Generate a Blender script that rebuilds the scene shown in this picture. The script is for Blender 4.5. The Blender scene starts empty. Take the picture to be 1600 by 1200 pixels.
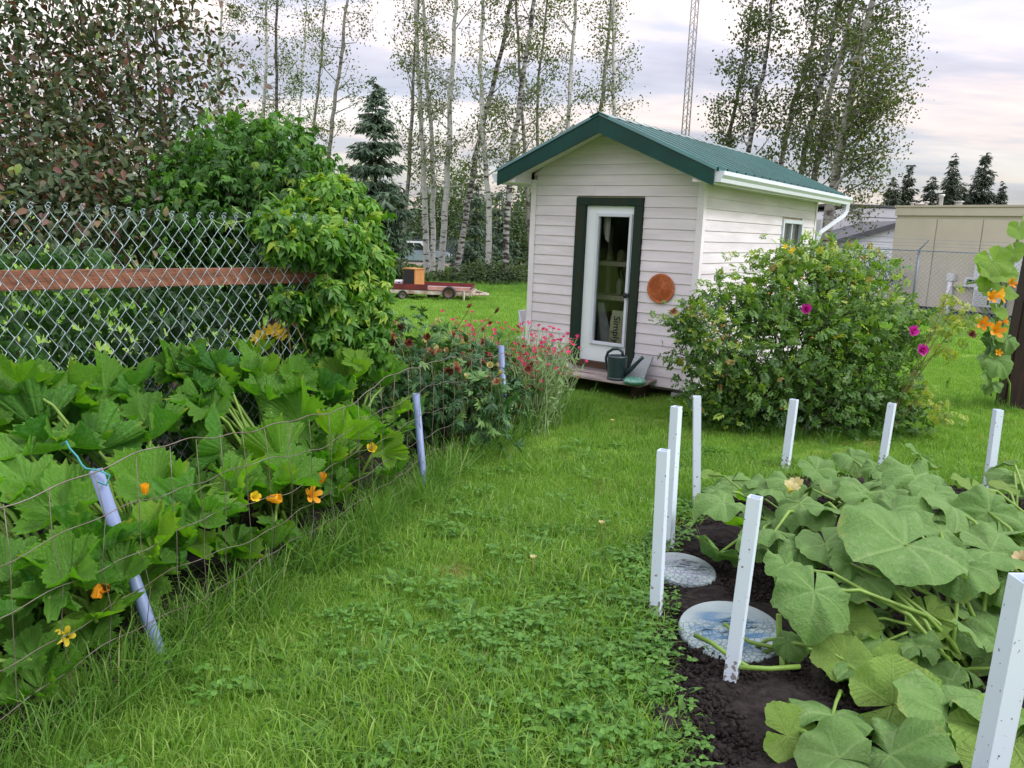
import bpy, bmesh, math, random
import numpy as np
from mathutils import Vector, Matrix

S = bpy.context.scene
COL = S.collection
PI = math.pi
R = math.radians

# ------------------------------------------------------------------ camera
F_PX, PITCH, ROLL, EYE = 1256.94, 0.1911, 0.0384, 1.75      # focal length for a 1600 px wide frame
_cp, _sp, _c, _s = math.cos(PITCH), math.sin(PITCH), math.cos(ROLL), math.sin(ROLL)
FW = np.array([0, _cp, -_sp]); UP0 = np.array([0, _sp, _cp]); RT0 = np.array([1.0, 0, 0])
RT = _c * RT0 + _s * UP0
UP = -_s * RT0 + _c * UP0
cd = bpy.data.cameras.new('camera')
cam = bpy.data.objects.new('camera', cd); COL.objects.link(cam)
cd.sensor_width = 36; cd.lens = 36 * F_PX / 1600
cd.clip_start = 0.05; cd.clip_end = 2000
m4 = Matrix.Identity(4)
for i in range(3):
    m4[i][0] = RT[i]; m4[i][1] = UP[i]; m4[i][2] = -FW[i]
m4[2][3] = EYE
cam.matrix_world = m4
S.camera = cam

# ------------------------------------------------------------------ world and sun
SUN_AZ, SUN_EL = R(112), R(42)         # azimuth from +Y towards +X
w = bpy.data.worlds.new('World'); S.world = w; w.use_nodes = True
nt = w.node_tree; nt.nodes.clear()
def N(t, typ, **kw):
    n = t.nodes.new(typ)
    for k, v in kw.items():
        if k.startswith('i_'):
            key = k[2:]
            n.inputs[int(key) if key.isdigit() else key].default_value = v
        else: setattr(n, k, v)
    return n
def Lk(t, a, b): t.links.new(a, b)
def ramp(t, stops, interp='LINEAR'):
    n = t.nodes.new('ShaderNodeValToRGB'); cr = n.color_ramp; cr.interpolation = interp
    while len(cr.elements) < len(stops): cr.elements.new(0.5)
    for e, (p, c) in zip(cr.elements, stops):
        e.position = p; e.color = (*c, 1) if len(c) == 3 else c
    return n
def mth(t, op, a=None, b=None, clamp=False):
    n = t.nodes.new('ShaderNodeMath'); n.operation = op; n.use_clamp = clamp
    for i, v in enumerate((a, b)):
        if v is None: continue
        if isinstance(v, (int, float)): n.inputs[i].default_value = v
        else: t.links.new(v, n.inputs[i])
    return n.outputs[0]
def mixc(t, fac, a, b, typ='MIX'):
    n = t.nodes.new('ShaderNodeMix'); n.data_type = 'RGBA'; n.blend_type = typ
    for s, v in ((n.inputs[0], fac), (n.inputs[6], a), (n.inputs[7], b)):
        if isinstance(v, (int, float)): s.default_value = v
        elif isinstance(v, (tuple, list)): s.default_value = (*v, 1) if len(v) == 3 else v
        else: t.links.new(v, s)
    return n.outputs[2]

tc = N(nt, 'ShaderNodeTexCoord')
sep = N(nt, 'ShaderNodeSeparateXYZ'); Lk(nt, tc.outputs['Generated'], sep.inputs[0])
zc = mth(nt, 'MAXIMUM', sep.outputs[2], 0.0)
den = mth(nt, 'ADD', zc, 0.16)
cx_ = mth(nt, 'DIVIDE', sep.outputs[0], den); cy_ = mth(nt, 'DIVIDE', sep.outputs[1], den)
comb = N(nt, 'ShaderNodeCombineXYZ'); Lk(nt, cx_, comb.inputs[0]); Lk(nt, cy_, comb.inputs[1])
mp = N(nt, 'ShaderNodeMapping'); mp.inputs['Location'].default_value = (3.1, 0.7, 0); mp.inputs['Rotation'].default_value = (0, 0, R(-28)); mp.inputs['Scale'].default_value = (0.55, 1.15, 1)
Lk(nt, comb.outputs[0], mp.inputs[0])
nz = N(nt, 'ShaderNodeTexNoise', i_Scale=1.5, i_Detail=7.0, i_Roughness=0.55, i_Distortion=0.35); Lk(nt, mp.outputs[0], nz.inputs['Vector'])
cl = ramp(nt, [(0.34, (0.40, 0.385, 0.445)), (0.45, (0.53, 0.50, 0.555)), (0.55, (0.80, 0.665, 0.61)), (0.66, (0.89, 0.80, 0.755))]); Lk(nt, nz.outputs['Fac'], cl.inputs[0])
# the overcast grows brighter towards the zenith, as an even overcast sky does
zb = N(nt, 'ShaderNodeMapRange', i_1=0.05, i_2=0.9, i_3=0.57, i_4=2.8); Lk(nt, zc, zb.inputs[0])
nz2 = N(nt, 'ShaderNodeTexNoise', i_Scale=0.9, i_Detail=4.0); Lk(nt, mp.outputs[0], nz2.inputs['Vector'])
cov = ramp(nt, [(0.3, (0.66,)*3), (0.7, (0.94,)*3)]); Lk(nt, nz2.outputs['Fac'], cov.inputs[0])
sky = N(nt, 'ShaderNodeTexSky', sky_type='NISHITA', sun_disc=False)
sky.sun_elevation = SUN_EL; sky.sun_rotation = SUN_AZ
bg1 = N(nt, 'ShaderNodeBackground', i_Strength=0.12); Lk(nt, sky.outputs[0], bg1.inputs[0])
zt = ramp(nt, [(0.12, (1, 1, 1)), (0.6, (0.93, 0.99, 1.08))]); Lk(nt, zc, zt.inputs[0])
bg2 = N(nt, 'ShaderNodeBackground'); Lk(nt, mixc(nt, 1.0, cl.outputs[0], zt.outputs[0], 'MULTIPLY'), bg2.inputs[0]); Lk(nt, zb.outputs[0], bg2.inputs[1])
mxs = N(nt, 'ShaderNodeMixShader'); Lk(nt, cov.outputs[0], mxs.inputs[0]); Lk(nt, bg1.outputs[0], mxs.inputs[1]); Lk(nt, bg2.outputs[0], mxs.inputs[2])
wo = N(nt, 'ShaderNodeOutputWorld'); Lk(nt, mxs.outputs[0], wo.inputs[0])

ld = bpy.data.lights.new('sun', 'SUN'); ld.energy = 1.5; ld.angle = R(14); ld.color = (1.0, 0.97, 0.93)
sun = bpy.data.objects.new('sun', ld); COL.objects.link(sun)
sd = Vector((math.sin(SUN_AZ) * math.cos(SUN_EL), math.cos(SUN_AZ) * math.cos(SUN_EL), math.sin(SUN_EL)))
sun.rotation_euler = sd.to_track_quat('Z', 'Y').to_euler()
sun.location = sd * 50

S.view_settings.view_transform = 'Standard'; S.view_settings.look = 'None'
S.view_settings.exposure = 0.85; S.view_settings.gamma = 1; S.view_settings.use_curve_mapping = False
S.cycles.use_denoising = True
S.cycles.max_bounces = 6; S.cycles.diffuse_bounces = 3; S.cycles.glossy_bounces = 3
S.cycles.transmission_bounces = 4; S.cycles.transparent_max_bounces = 8
S.cycles.caustics_reflective = False; S.cycles.caustics_refractive = False

# ------------------------------------------------------------------ where things stand
def terr(y):
    t = max(0.0, y - 10.0)
    z = -0.03 * t * t / (t + 3.0)
    return max(z, -2.6)
def ray(x, y): return FW + RT * (x - 800) / F_PX + UP * (600 - y) / F_PX
def P(x, y, Y):
    d = ray(x, y); return np.array([0, 0, EYE]) + d * (Y / d[1])
def at(x, y, z=0.0):
    """ground point seen at photo pixel (x, y)"""
    d = ray(x, y); Y = (z - EYE) / d[2] * d[1]
    for _ in range(40):
        Y = 0.5 * Y + 0.5 * (terr(Y) + z - EYE) / d[2] * d[1]
    return np.array([0, 0, EYE]) + d * (Y / d[1])

# ------------------------------------------------------------------ object helpers
def empty(name, label, cat, loc=(0, 0, 0), rz=0.0, group=None):
    o = bpy.data.objects.new(name, None); COL.objects.link(o)
    o.location = [float(v) for v in loc]; o.rotation_euler = (0, 0, rz)
    o.empty_display_size = 0.1
    o['label'] = label; o['category'] = cat
    if group: o['group'] = group
    return o
def tag(o, label, cat, group=None):
    o['label'] = label; o['category'] = cat
    if group: o['group'] = group
    return o
def struct(o): o['kind'] = 'structure'; return o
def link(name, me, parent=None, mat=None, smooth=None):
    o = bpy.data.objects.new(name, me); COL.objects.link(o)
    if parent is not None: o.parent = parent
    return o
def stuff(o): o['kind'] = 'stuff'; return o

class MB:
    """collects vertices and faces of one mesh"""
    def __init__(s): s.v = []; s.f = []; s.mi = []
    def add(s, vs, fs, mi=0):
        b = len(s.v); s.v.extend([tuple(map(float, p)) for p in vs])
        s.f.extend([tuple(i + b for i in f) for f in fs]); s.mi.extend([mi] * len(fs)); return s
    def box(s, x0, x1, y0, y1, z0, z1, mi=0):
        return s.add([(x0, y0, z0), (x1, y0, z0), (x1, y1, z0), (x0, y1, z0), (x0, y0, z1), (x1, y0, z1), (x1, y1, z1), (x0, y1, z1)],
                     [(0, 3, 2, 1), (4, 5, 6, 7), (0, 1, 5, 4), (1, 2, 6, 5), (2, 3, 7, 6), (3, 0, 4, 7)], mi)
    def prism(s, poly, axis, lo, hi, mi=0):
        """poly: 2D points; extruded along axis 0/1/2 from lo to hi"""
        n = len(poly); vs = []
        for t in (lo, hi):
            for (a, b) in poly:
                vs.append((t, a, b) if axis == 0 else (a, t, b) if axis == 1 else (a, b, t))
        fs = [tuple(range(n)), tuple(range(2 * n - 1, n - 1, -1))]
        fs += [(i, i + n, (i + 1) % n + n, (i + 1) % n) for i in range(n)]
        return s.add(vs, fs, mi)
    def tube(s, pts, rad, n=6, mi=0, cap=True):
        vs, fs = tube(pts, rad, n, cap); return s.add(vs, fs, mi)
    def lathe(s, prof, n=20, c=(0, 0, 0), mi=0):
        vs = []; fs = []
        for (r, z) in prof:
            for k in range(n):
                a = 2 * PI * k / n; vs.append((c[0] + r * math.cos(a), c[1] + r * math.sin(a), c[2] + z))
        for j in range(len(prof) - 1):
            for k in range(n):
                fs.append((j * n + k, j * n + (k + 1) % n, (j + 1) * n + (k + 1) % n, (j + 1) * n + k))
        return s.add(vs, fs, mi)
    def mesh(s, name, mats, smooth=False, fix=True):
        me = bpy.data.meshes.new(name); me.from_pydata(s.v, [], s.f)
        for m in (mats if isinstance(mats, (list, tuple)) else [mats]): me.materials.append(m)
        if any(s.mi): me.polygons.foreach_set('material_index', s.mi)
        if fix:
            bm = bmesh.new(); bm.from_mesh(me); bmesh.ops.recalc_face_normals(bm, faces=bm.faces); bm.to_mesh(me); bm.free()
        if smooth: me.polygons.foreach_set('use_smooth', [True] * len(me.polygons))
        me.update(); return me
    def build(s, name, mats, parent=None, smooth=False, bevel=0.0, seg=2, fix=True):
        me = s.mesh(name, mats, smooth, fix)
        if bevel:
            bm = bmesh.new(); bm.from_mesh(me)
            es = [e for e in bm.edges if len(e.link_faces) == 2 and e.calc_face_angle(0) > 0.6]
            bmesh.ops.bevel(bm, geom=es, offset=bevel, segments=seg, affect='EDGES', clamp_overlap=True)
            bm.to_mesh(me); bm.free(); me.update()
        return link(name, me, parent)

def tube(pts, rad, n=6, cap=True):
    pts = [Vector([float(c) for c in p]) for p in pts]
    k = len(pts)
    if isinstance(rad, (int, float)): rad = [rad] * k
    vs = []; fs = []; ref = None
    for i, p in enumerate(pts):
        d = (pts[min(i + 1, k - 1)] - pts[max(i - 1, 0)])
        if d.length < 1e-9: d = Vector((0, 0, 1))
        d.normalize()
        if ref is None: ref = Vector((1, 0, 0)) if abs(d.x) < 0.8 else Vector((0, 1, 0))
        u = (ref - d * ref.dot(d)); u.normalize(); v = d.cross(u); ref = u
        for j in range(n):
            a = 2 * PI * j / n
            q = p + (u * math.cos(a) + v * math.sin(a)) * rad[i]; vs.append((q.x, q.y, q.z))
    for i in range(k - 1):
        for j in range(n):
            fs.append((i * n + j, i * n + (j + 1) % n, (i + 1) * n + (j + 1) % n, (i + 1) * n + j))
    if cap: fs.append(tuple(range(n - 1, -1, -1))); fs.append(tuple((k - 1) * n + j for j in range(n)))
    return vs, fs

def fast_mesh(name, V, F, mats, var=None, smooth=False, mi=None):
    """V (n,3) and F (m,3 or 4) arrays; var: one number per face, kept as attribute 'var'"""
    V = np.asarray(V, np.float32); F = np.asarray(F, np.int32); k = F.shape[1]
    me = bpy.data.meshes.new(name)
    me.vertices.add(len(V)); me.vertices.foreach_set('co', V.ravel())
    me.loops.add(F.size); me.loops.foreach_set('vertex_index', F.ravel())
    me.polygons.add(len(F)); me.polygons.foreach_set('loop_start', np.arange(0, F.size, k, dtype=np.int32))
    me.polygons.foreach_set('loop_total', np.full(len(F), k, np.int32))
    for m in (mats if isinstance(mats, (list, tuple)) else [mats]): me.materials.append(m)
    if mi is not None: me.polygons.foreach_set('material_index', np.asarray(mi, np.int32))
    if var is not None:
        at_ = me.attributes.new('var', 'FLOAT', 'FACE'); at_.data.foreach_set('value', np.asarray(var, np.float32))
    if smooth: me.polygons.foreach_set('use_smooth', np.ones(len(F), bool))
    me.update(calc_edges=True); return me

def unit(a): return a / np.maximum(np.linalg.norm(a, axis=-1, keepdims=True), 1e-9)
def frames(ax, nr):
    """rotation matrices whose y column is ax and z column is close to nr"""
    y = unit(ax); x = unit(np.cross(y, nr)); z = np.cross(x, y)
    return np.stack([x, y, z], axis=-1)
def scatter(proto, Pp, Rm, Sc, var):
    pv, pf = proto; pv = np.asarray(pv, float); pf = np.asarray(pf, int)
    n = len(Pp); V = np.einsum('nij,kj->nki', Rm, pv) * Sc[:, None, None] + Pp[:, None, :]
    F = pf[None] + (np.arange(n) * len(pv))[:, None, None]
    return V.reshape(-1, 3), F.reshape(-1, pf.shape[1]), np.repeat(var, len(pf))

# ------------------------------------------------------------------ materials
def mat(name, col, rough=0.7, spec=0.3, metal=0.0, var=0.0, scale=8.0, bump=0.0, bscale=60.0, col2=None, stretch=(1, 1, 1), coord='Object', coat=0.0):
    m = bpy.data.materials.new(name); m.use_nodes = True; t = m.node_tree
    b = t.nodes['Principled BSDF']; b.inputs['Roughness'].default_value = rough; b.inputs['Metallic'].default_value = metal
    b.inputs['Specular IOR Level'].default_value = spec
    b.inputs['Base Color'].default_value = (*col, 1)
    if coat: b.inputs['Coat Weight'].default_value = coat
    if var or col2 or bump:
        tcn = N(t, 'ShaderNodeTexCoord'); mpn = N(t, 'ShaderNodeMapping'); mpn.inputs['Scale'].default_value = stretch
        Lk(t, tcn.outputs[coord], mpn.inputs[0])
        oi = N(t, 'ShaderNodeObjectInfo'); of = N(t, 'ShaderNodeVectorMath', operation='ADD'); Lk(t, mpn.outputs[0], of.inputs[0])
        sc_ = mth(t, 'MULTIPLY', oi.outputs['Random'], 17.0); cb = N(t, 'ShaderNodeCombineXYZ'); Lk(t, sc_, cb.inputs[0]); Lk(t, sc_, cb.inputs[2]); Lk(t, cb.outputs[0], of.inputs[1])
        nn = N(t, 'ShaderNodeTexNoise', i_Scale=scale, i_Detail=6.0, i_Roughness=0.6); Lk(t, of.outputs[0], nn.inputs['Vector'])
        c2 = col2 if col2 else tuple(c * (1 - var) for c in col)
        rp = ramp(t, [(0.35, c2), (0.65, col)]); Lk(t, nn.outputs['Fac'], rp.inputs[0]); Lk(t, rp.outputs[0], b.inputs['Base Color'])
        if bump:
            nb = N(t, 'ShaderNodeTexNoise', i_Scale=bscale, i_Detail=4.0); Lk(t, of.outputs[0], nb.inputs['Vector'])
            bp = N(t, 'ShaderNodeBump', i_Strength=bump, i_Distance=0.01); Lk(t, nb.outputs['Fac'], bp.inputs['Height']); Lk(t, bp.outputs[0], b.inputs['Normal'])
    return m

def leafmat(name, stops, trans=0.35, rough=0.5, spec=0.35, tcol=None, use='var', noise=0.35, nscale=3.0):
    """foliage: colour from a ramp driven by the piece's own number plus slow noise; part of the light passes through"""
    m = bpy.data.materials.new(name); m.use_nodes = True; t = m.node_tree; t.nodes.clear()
    if use == 'var':
        a = N(t, 'ShaderNodeAttribute', attribute_name='var'); v = a.outputs['Fac']
    else:
        a = N(t, 'ShaderNodeObjectInfo'); v = a.outputs['Random']
    g = N(t, 'ShaderNodeNewGeometry')
    nn = N(t, 'ShaderNodeTexNoise', i_Scale=nscale, i_Detail=3.0); Lk(t, g.outputs['Position'], nn.inputs['Vector'])
    k = mth(t, 'ADD', v, mth(t, 'MULTIPLY', mth(t, 'SUBTRACT', nn.outputs['Fac'], 0.5), noise), True)
    rp = ramp(t, stops); Lk(t, k, rp.inputs[0])
    b = N(t, 'ShaderNodeBsdfPrincipled', i_Roughness=rough); b.inputs['Specular IOR Level'].default_value = spec
    Lk(t, rp.outputs[0], b.inputs['Base Color'])
    tr = N(t, 'ShaderNodeBsdfTranslucent')
    tint = mixc(t, 1.0, rp.outputs[0], tcol or (1.6, 1.7, 0.5), 'MULTIPLY'); Lk(t, tint, tr.inputs[0])
    mx = N(t, 'ShaderNodeMixShader', i_0=trans); Lk(t, b.outputs[0], mx.inputs[1]); Lk(t, tr.outputs[0], mx.inputs[2])
    o = N(t, 'ShaderNodeOutputMaterial'); Lk(t, mx.outputs[0], o.inputs[0])
    return m

def bigleafmat(name, top, pale, vein, dust=None, trans=0.3, side=15.0, mott=0.5, tcol=(1.5, 1.9, 0.35), VK=0.5, BK=0.8, ucol=None, VW=0.03):
    """large veined leaf: uv.x = distance to the nearest main vein, uv.y = distance from the stalk"""
    m = bpy.data.materials.new(name); m.use_nodes = True; t = m.node_tree; t.nodes.clear()
    uv = N(t, 'ShaderNodeUVMap'); sp = N(t, 'ShaderNodeSeparateXYZ'); Lk(t, uv.outputs[0], sp.inputs[0])
    oi = N(t, 'ShaderNodeObjectInfo'); g = N(t, 'ShaderNodeNewGeometry'); to = N(t, 'ShaderNodeTexCoord')
    ofs = N(t, 'ShaderNodeVectorMath', operation='ADD'); Lk(t, to.outputs['Object'], ofs.inputs[0])
    rr = mth(t, 'MULTIPLY', oi.outputs['Random'], 23.0); cb = N(t, 'ShaderNodeCombineXYZ'); Lk(t, rr, cb.inputs[0]); Lk(t, cb.outputs[0], ofs.inputs[1])
    n1 = N(t, 'ShaderNodeTexNoise', i_Scale=2.2, i_Detail=4.0); Lk(t, ofs.outputs[0], n1.inputs['Vector'])
    n2 = N(t, 'ShaderNodeTexNoise', i_Scale=11.0, i_Detail=5.0, i_Roughness=0.65); Lk(t, ofs.outputs[0], n2.inputs['Vector'])
    k = mth(t, 'ADD', mth(t, 'MULTIPLY', oi.outputs['Random'], 0.75), mth(t, 'MULTIPLY', mth(t, 'SUBTRACT', n1.outputs['Fac'], 0.25), 0.7), True)
    base = mixc(t, k, top, pale)
    # side veins run outwards at an angle from each main vein
    wv = mth(t, 'SUBTRACT', sp.outputs[1], mth(t, 'MULTIPLY', sp.outputs[0], 0.9))
    wv = mth(t, 'ADD', wv, mth(t, 'MULTIPLY', n2.outputs['Fac'], 0.06))
    pp = mth(t, 'PINGPONG', mth(t, 'MULTIPLY', wv, side), 0.5)
    sv = N(t, 'ShaderNodeMapRange', i_1=0.02, i_2=0.10, i_3=0.5, i_4=0.0); Lk(t, pp, sv.inputs[0])
    mv = N(t, 'ShaderNodeMapRange', i_1=VW * 0.25, i_2=VW, i_3=1.0, i_4=0.0); Lk(t, sp.outputs[0], mv.inputs[0])
    vv = mth(t, 'MAXIMUM', sv.outputs[0], mv.outputs[0])
    c = mixc(t, mth(t, 'MULTIPLY', vv, VK), base, vein)
    if dust:
        dm = N(t, 'ShaderNodeMapRange', i_1=0.48, i_2=0.66, i_3=0.0, i_4=mott); Lk(t, n2.outputs['Fac'], dm.inputs[0])
        n3 = N(t, 'ShaderNodeTexNoise', i_Scale=1.1, i_Detail=2.0); Lk(t, ofs.outputs[0], n3.inputs['Vector'])
        d3 = N(t, 'ShaderNodeMapRange', i_1=0.42, i_2=0.62, i_3=0.15, i_4=1.0); Lk(t, n3.outputs['Fac'], d3.inputs[0])
        c = mixc(t, mth(t, 'MULTIPLY', dm.outputs[0], d3.outputs[0]), c, dust)
    eg = N(t, 'ShaderNodeMapRange', i_1=0.95, i_2=1.12, i_3=0.0, i_4=0.75); Lk(t, mth(t, 'ADD', sp.outputs[1], mth(t, 'MULTIPLY', mth(t, 'SUBTRACT', n1.outputs['Fac'], 0.5), 0.9)), eg.inputs[0])
    c = mixc(t, eg.outputs[0], c, (0.30, 0.27, 0.07))
    under = mixc(t, 0.55, c, ucol or vein)
    c = mixc(t, g.outputs['Backfacing'], c, under)
    h = mth(t, 'ADD', mth(t, 'MULTIPLY', vv, -0.6), mth(t, 'MULTIPLY', n2.outputs['Fac'], 1.6))
    bp = N(t, 'ShaderNodeBump', i_Strength=BK, i_Distance=0.014); Lk(t, h, bp.inputs['Height'])
    b = N(t, 'ShaderNodeBsdfPrincipled', i_Roughness=0.55); b.inputs['Specular IOR Level'].default_value = 0.25
    Lk(t, c, b.inputs['Base Color']); Lk(t, bp.outputs[0], b.inputs['Normal'])
    tr = N(t, 'ShaderNodeBsdfTranslucent'); Lk(t, mixc(t, 1.0, c, tcol, 'MULTIPLY'), tr.inputs[0])
    mx = N(t, 'ShaderNodeMixShader', i_0=trans); Lk(t, b.outputs[0], mx.inputs[1]); Lk(t, tr.outputs[0], mx.inputs[2])
    o = N(t, 'ShaderNodeOutputMaterial'); Lk(t, mx.outputs[0], o.inputs[0])
    return m

def glassmat(name, tint=(0.9, 0.95, 0.95), refl=1.0):
    m = bpy.data.materials.new(name); m.use_nodes = True; t = m.node_tree; t.nodes.clear()
    f = N(t, 'ShaderNodeFresnel', i_IOR=1.5); tr = N(t, 'ShaderNodeBsdfTransparent'); tr.inputs[0].default_value = (*tint, 1)
    gl = N(t, 'ShaderNodeBsdfGlossy', i_Roughness=0.02)
    mx = N(t, 'ShaderNodeMixShader'); Lk(t, mth(t, 'MULTIPLY', f.outputs[0], refl, True), mx.inputs[0]); Lk(t, tr.outputs[0], mx.inputs[1]); Lk(t, gl.outputs[0], mx.inputs[2])
    o = N(t, 'ShaderNodeOutputMaterial'); Lk(t, mx.outputs[0], o.inputs[0]); return m

M = {}
M['siding'] = mat('siding_vinyl', (0.735, 0.70, 0.755), 0.45, 0.4, var=0.2, scale=2.5, stretch=(0.5, 0.5, 3), bump=0.08, bscale=120)
M['white_trim'] = mat('white_trim', (0.76, 0.74, 0.79), 0.4, 0.4, var=0.10, scale=6)
M['vinyl'] = mat('white_vinyl', (0.62, 0.68, 0.76), 0.35, 0.5, var=0.06, scale=9)
M['door'] = mat('door_white', (0.74, 0.82, 0.86), 0.35, 0.5, var=0.05, scale=4)
M['green_paint'] = mat('green_fascia', (0.004, 0.052, 0.042), 0.45, 0.3, var=0.35, scale=3)
M['green_trim'] = mat('weathered_green_trim', (0.007, 0.032, 0.028), 0.6, 0.2, col2=(0.028, 0.032, 0.018), scale=5, stretch=(3, 3, 0.35), bump=0.2)
M['roof_metal'] = mat('green_metal_roof', (0.010, 0.115, 0.105), 0.28, 0.6, var=0.30, scale=2.5, metal=0.0)
M['ridge'] = mat('ridge_cap', (0.30, 0.36, 0.34), 0.5, 0.4, var=0.4, scale=9)
M['dark_wood'] = mat('dark_stained_post', (0.035, 0.016, 0.012), 0.6, 0.3, col2=(0.012, 0.007, 0.007), scale=6, stretch=(5, 5, 0.4), bump=0.3)
M['rail_wood'] = mat('brown_rail', (0.27, 0.115, 0.07), 0.65, 0.25, col2=(0.13, 0.055, 0.038), scale=5, stretch=(0.6, 6, 6), bump=0.35, bscale=40)
M['grey_wood'] = mat('weathered_boards', (0.40, 0.34, 0.33), 0.75, 0.2, col2=(0.22, 0.18, 0.17), scale=5, stretch=(0.6, 8, 8), bump=0.3, bscale=40)
M['plywood'] = mat('bare_plywood', (0.55, 0.47, 0.38), 0.7, 0.2, var=0.25, scale=3, stretch=(3, 3, .5))
M['galv'] = mat('galvanised_wire', (0.36, 0.46, 0.50), 0.4, 0.5, metal=0.5, var=0.25, scale=12)
M['rust_wire'] = mat('weathered_garden_wire', (0.19, 0.18, 0.16), 0.55, 0.4, metal=0.4, col2=(0.11, 0.08, 0.06), scale=9)
M['pvc'] = mat('grey_blue_conduit', (0.16, 0.22, 0.38), 0.4, 0.45, var=0.14, scale=7, bump=0.05)
M['dark'] = mat('dark_inside', (0.03, 0.026, 0.025), 0.8, 0.2)
M['black'] = mat('black_rubber', (0.018, 0.018, 0.02), 0.6, 0.3)
M['steel'] = mat('painted_steel', (0.45, 0.47, 0.48), 0.4, 0.5, metal=0.5)
M['terracotta'] = mat('terracotta', (0.42, 0.135, 0.06), 0.8, 0.2, var=0.25, scale=9, bump=0.2)
M['glass'] = glassmat('window_glass', (0.85, 0.88, 0.88), 0.6)
M['concrete'] = mat('pale_concrete', (0.40, 0.43, 0.42), 0.8, 0.2, var=0.2, scale=8, bump=0.25)
M['can'] = mat('dark_green_plastic', (0.022, 0.045, 0.050), 0.38, 0.5, var=0.2, scale=5)
M['soil'] = mat('black_soil', (0.030, 0.025, 0.023), 0.95, 0.1, col2=(0.011, 0.009, 0.009), scale=22, bump=0.9, bscale=70)
# ------------------------------------------------------------------ ground
def axis(pts):
    out = []
    for (a, b, s) in pts: out += list(np.arange(a, b, s))
    return np.array(out + [pts[-1][1]])
gx = axis([(-400, -40, 30), (-40, -8, 2), (-8, 10, 0.2), (10, 40, 2), (40, 400, 30)])
gy = axis([(-60, -2, 4), (-2, 12, 0.2), (12, 60, 1.2), (60, 120, 6), (120, 700, 40)])
rng = np.random.default_rng(1)
GX, GY = np.meshgrid(gx, gy)
GZ = np.vectorize(terr)(GY) + rng.normal(0, 0.006, GX.shape) * (GY < 14)
V = np.stack([GX, GY, GZ], -1).reshape(-1, 3); nx, ny = len(gx), len(gy)
I = np.arange(nx * ny).reshape(ny, nx)
F = np.stack([I[:-1, :-1], I[:-1, 1:], I[1:, 1:], I[1:, :-1]], -1).reshape(-1, 4)
def lawnmat():
    m = bpy.data.materials.new('lawn_ground'); m.use_nodes = True; t = m.node_tree; b = t.nodes['Principled BSDF']
    g = N(t, 'ShaderNodeNewGeometry'); mp_ = N(t, 'ShaderNodeMapping'); mp_.inputs['Scale'].default_value = (0.35, 2.2, 1); mp_.inputs['Rotation'].default_value = (0, 0, R(4)); Lk(t, g.outputs['Position'], mp_.inputs[0])
    n1 = N(t, 'ShaderNodeTexNoise', i_Scale=1.0, i_Detail=5.0, i_Roughness=0.65); Lk(t, mp_.outputs[0], n1.inputs['Vector'])
    n2 = N(t, 'ShaderNodeTexNoise', i_Scale=30.0, i_Detail=6.0, i_Roughness=0.7); Lk(t, g.outputs['Position'], n2.inputs['Vector'])
    k = mth(t, 'ADD', mth(t, 'MULTIPLY', n1.outputs['Fac'], 0.6), mth(t, 'MULTIPLY', n2.outputs['Fac'], 0.5))
    rp = ramp(t, [(0.35, (0.09, 0.165, 0.024)), (0.55, (0.16, 0.275, 0.042)), (0.75, (0.215, 0.33, 0.065))]); Lk(t, k, rp.inputs[0])
    Lk(t, rp.outputs[0], b.inputs['Base Color']); b.inputs['Roughness'].default_value = 0.9; b.inputs['Specular IOR Level'].default_value = 0.1
    bp = N(t, 'ShaderNodeBump', i_Strength=0.8, i_Distance=0.03); Lk(t, n2.outputs['Fac'], bp.inputs['Height']); Lk(t, bp.outputs[0], b.inputs['Normal'])
    return m
M['lawn'] = lawnmat()
struct(link('lawn', fast_mesh('lawn', V, F, M['lawn'], smooth=True)))

WIRE = [(-1.95, 1.2), (-1.30, 2.92), (-0.57, 5.2), (-0.03, 6.5)]       # line of the low wire fence
def wire_x(y): return float(np.interp(y, [p[1] for p in WIRE], [p[0] for p in WIRE]))
CH0 = np.array([-2.47, 3.9]); CHD = np.array([0.671, 0.742])            # line of the tall chain link fence
def chain_x(y): return CH0[0] + (y - CH0[1]) * CHD[0] / CHD[1]
SQ = [(0.52, 1.2), (0.54, 2.3), (0.60, 3.2), (0.82, 4.2), (1.2, 5.0), (2.0, 5.7), (2.9, 5.85), (3.6, 5.4), (3.7, 3.6), (3.1, 2.2), (2.3, 1.2)]
ZB = [(-1.95, 1.2), (-1.38, 2.92), (-0.66, 5.2), (-0.13, 6.5), (0.1, 7.6), (-0.6, 8.2), (-2.2, 8.0), (-6.5, 8.2), (-7, 1.2)]
def inside(poly, X, Y):
    X = np.asarray(X); Y = np.asarray(Y); r = np.zeros(X.shape, bool); n = len(poly)
    for i in range(n):
        x0, y0 = poly[i]; x1, y1 = poly[(i + 1) % n]
        c = ((y0 > Y) != (y1 > Y)) & (X < (x1 - x0) * (Y - y0) / (y1 - y0 + 1e-12) + x0)
        r ^= c
    return r
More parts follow.
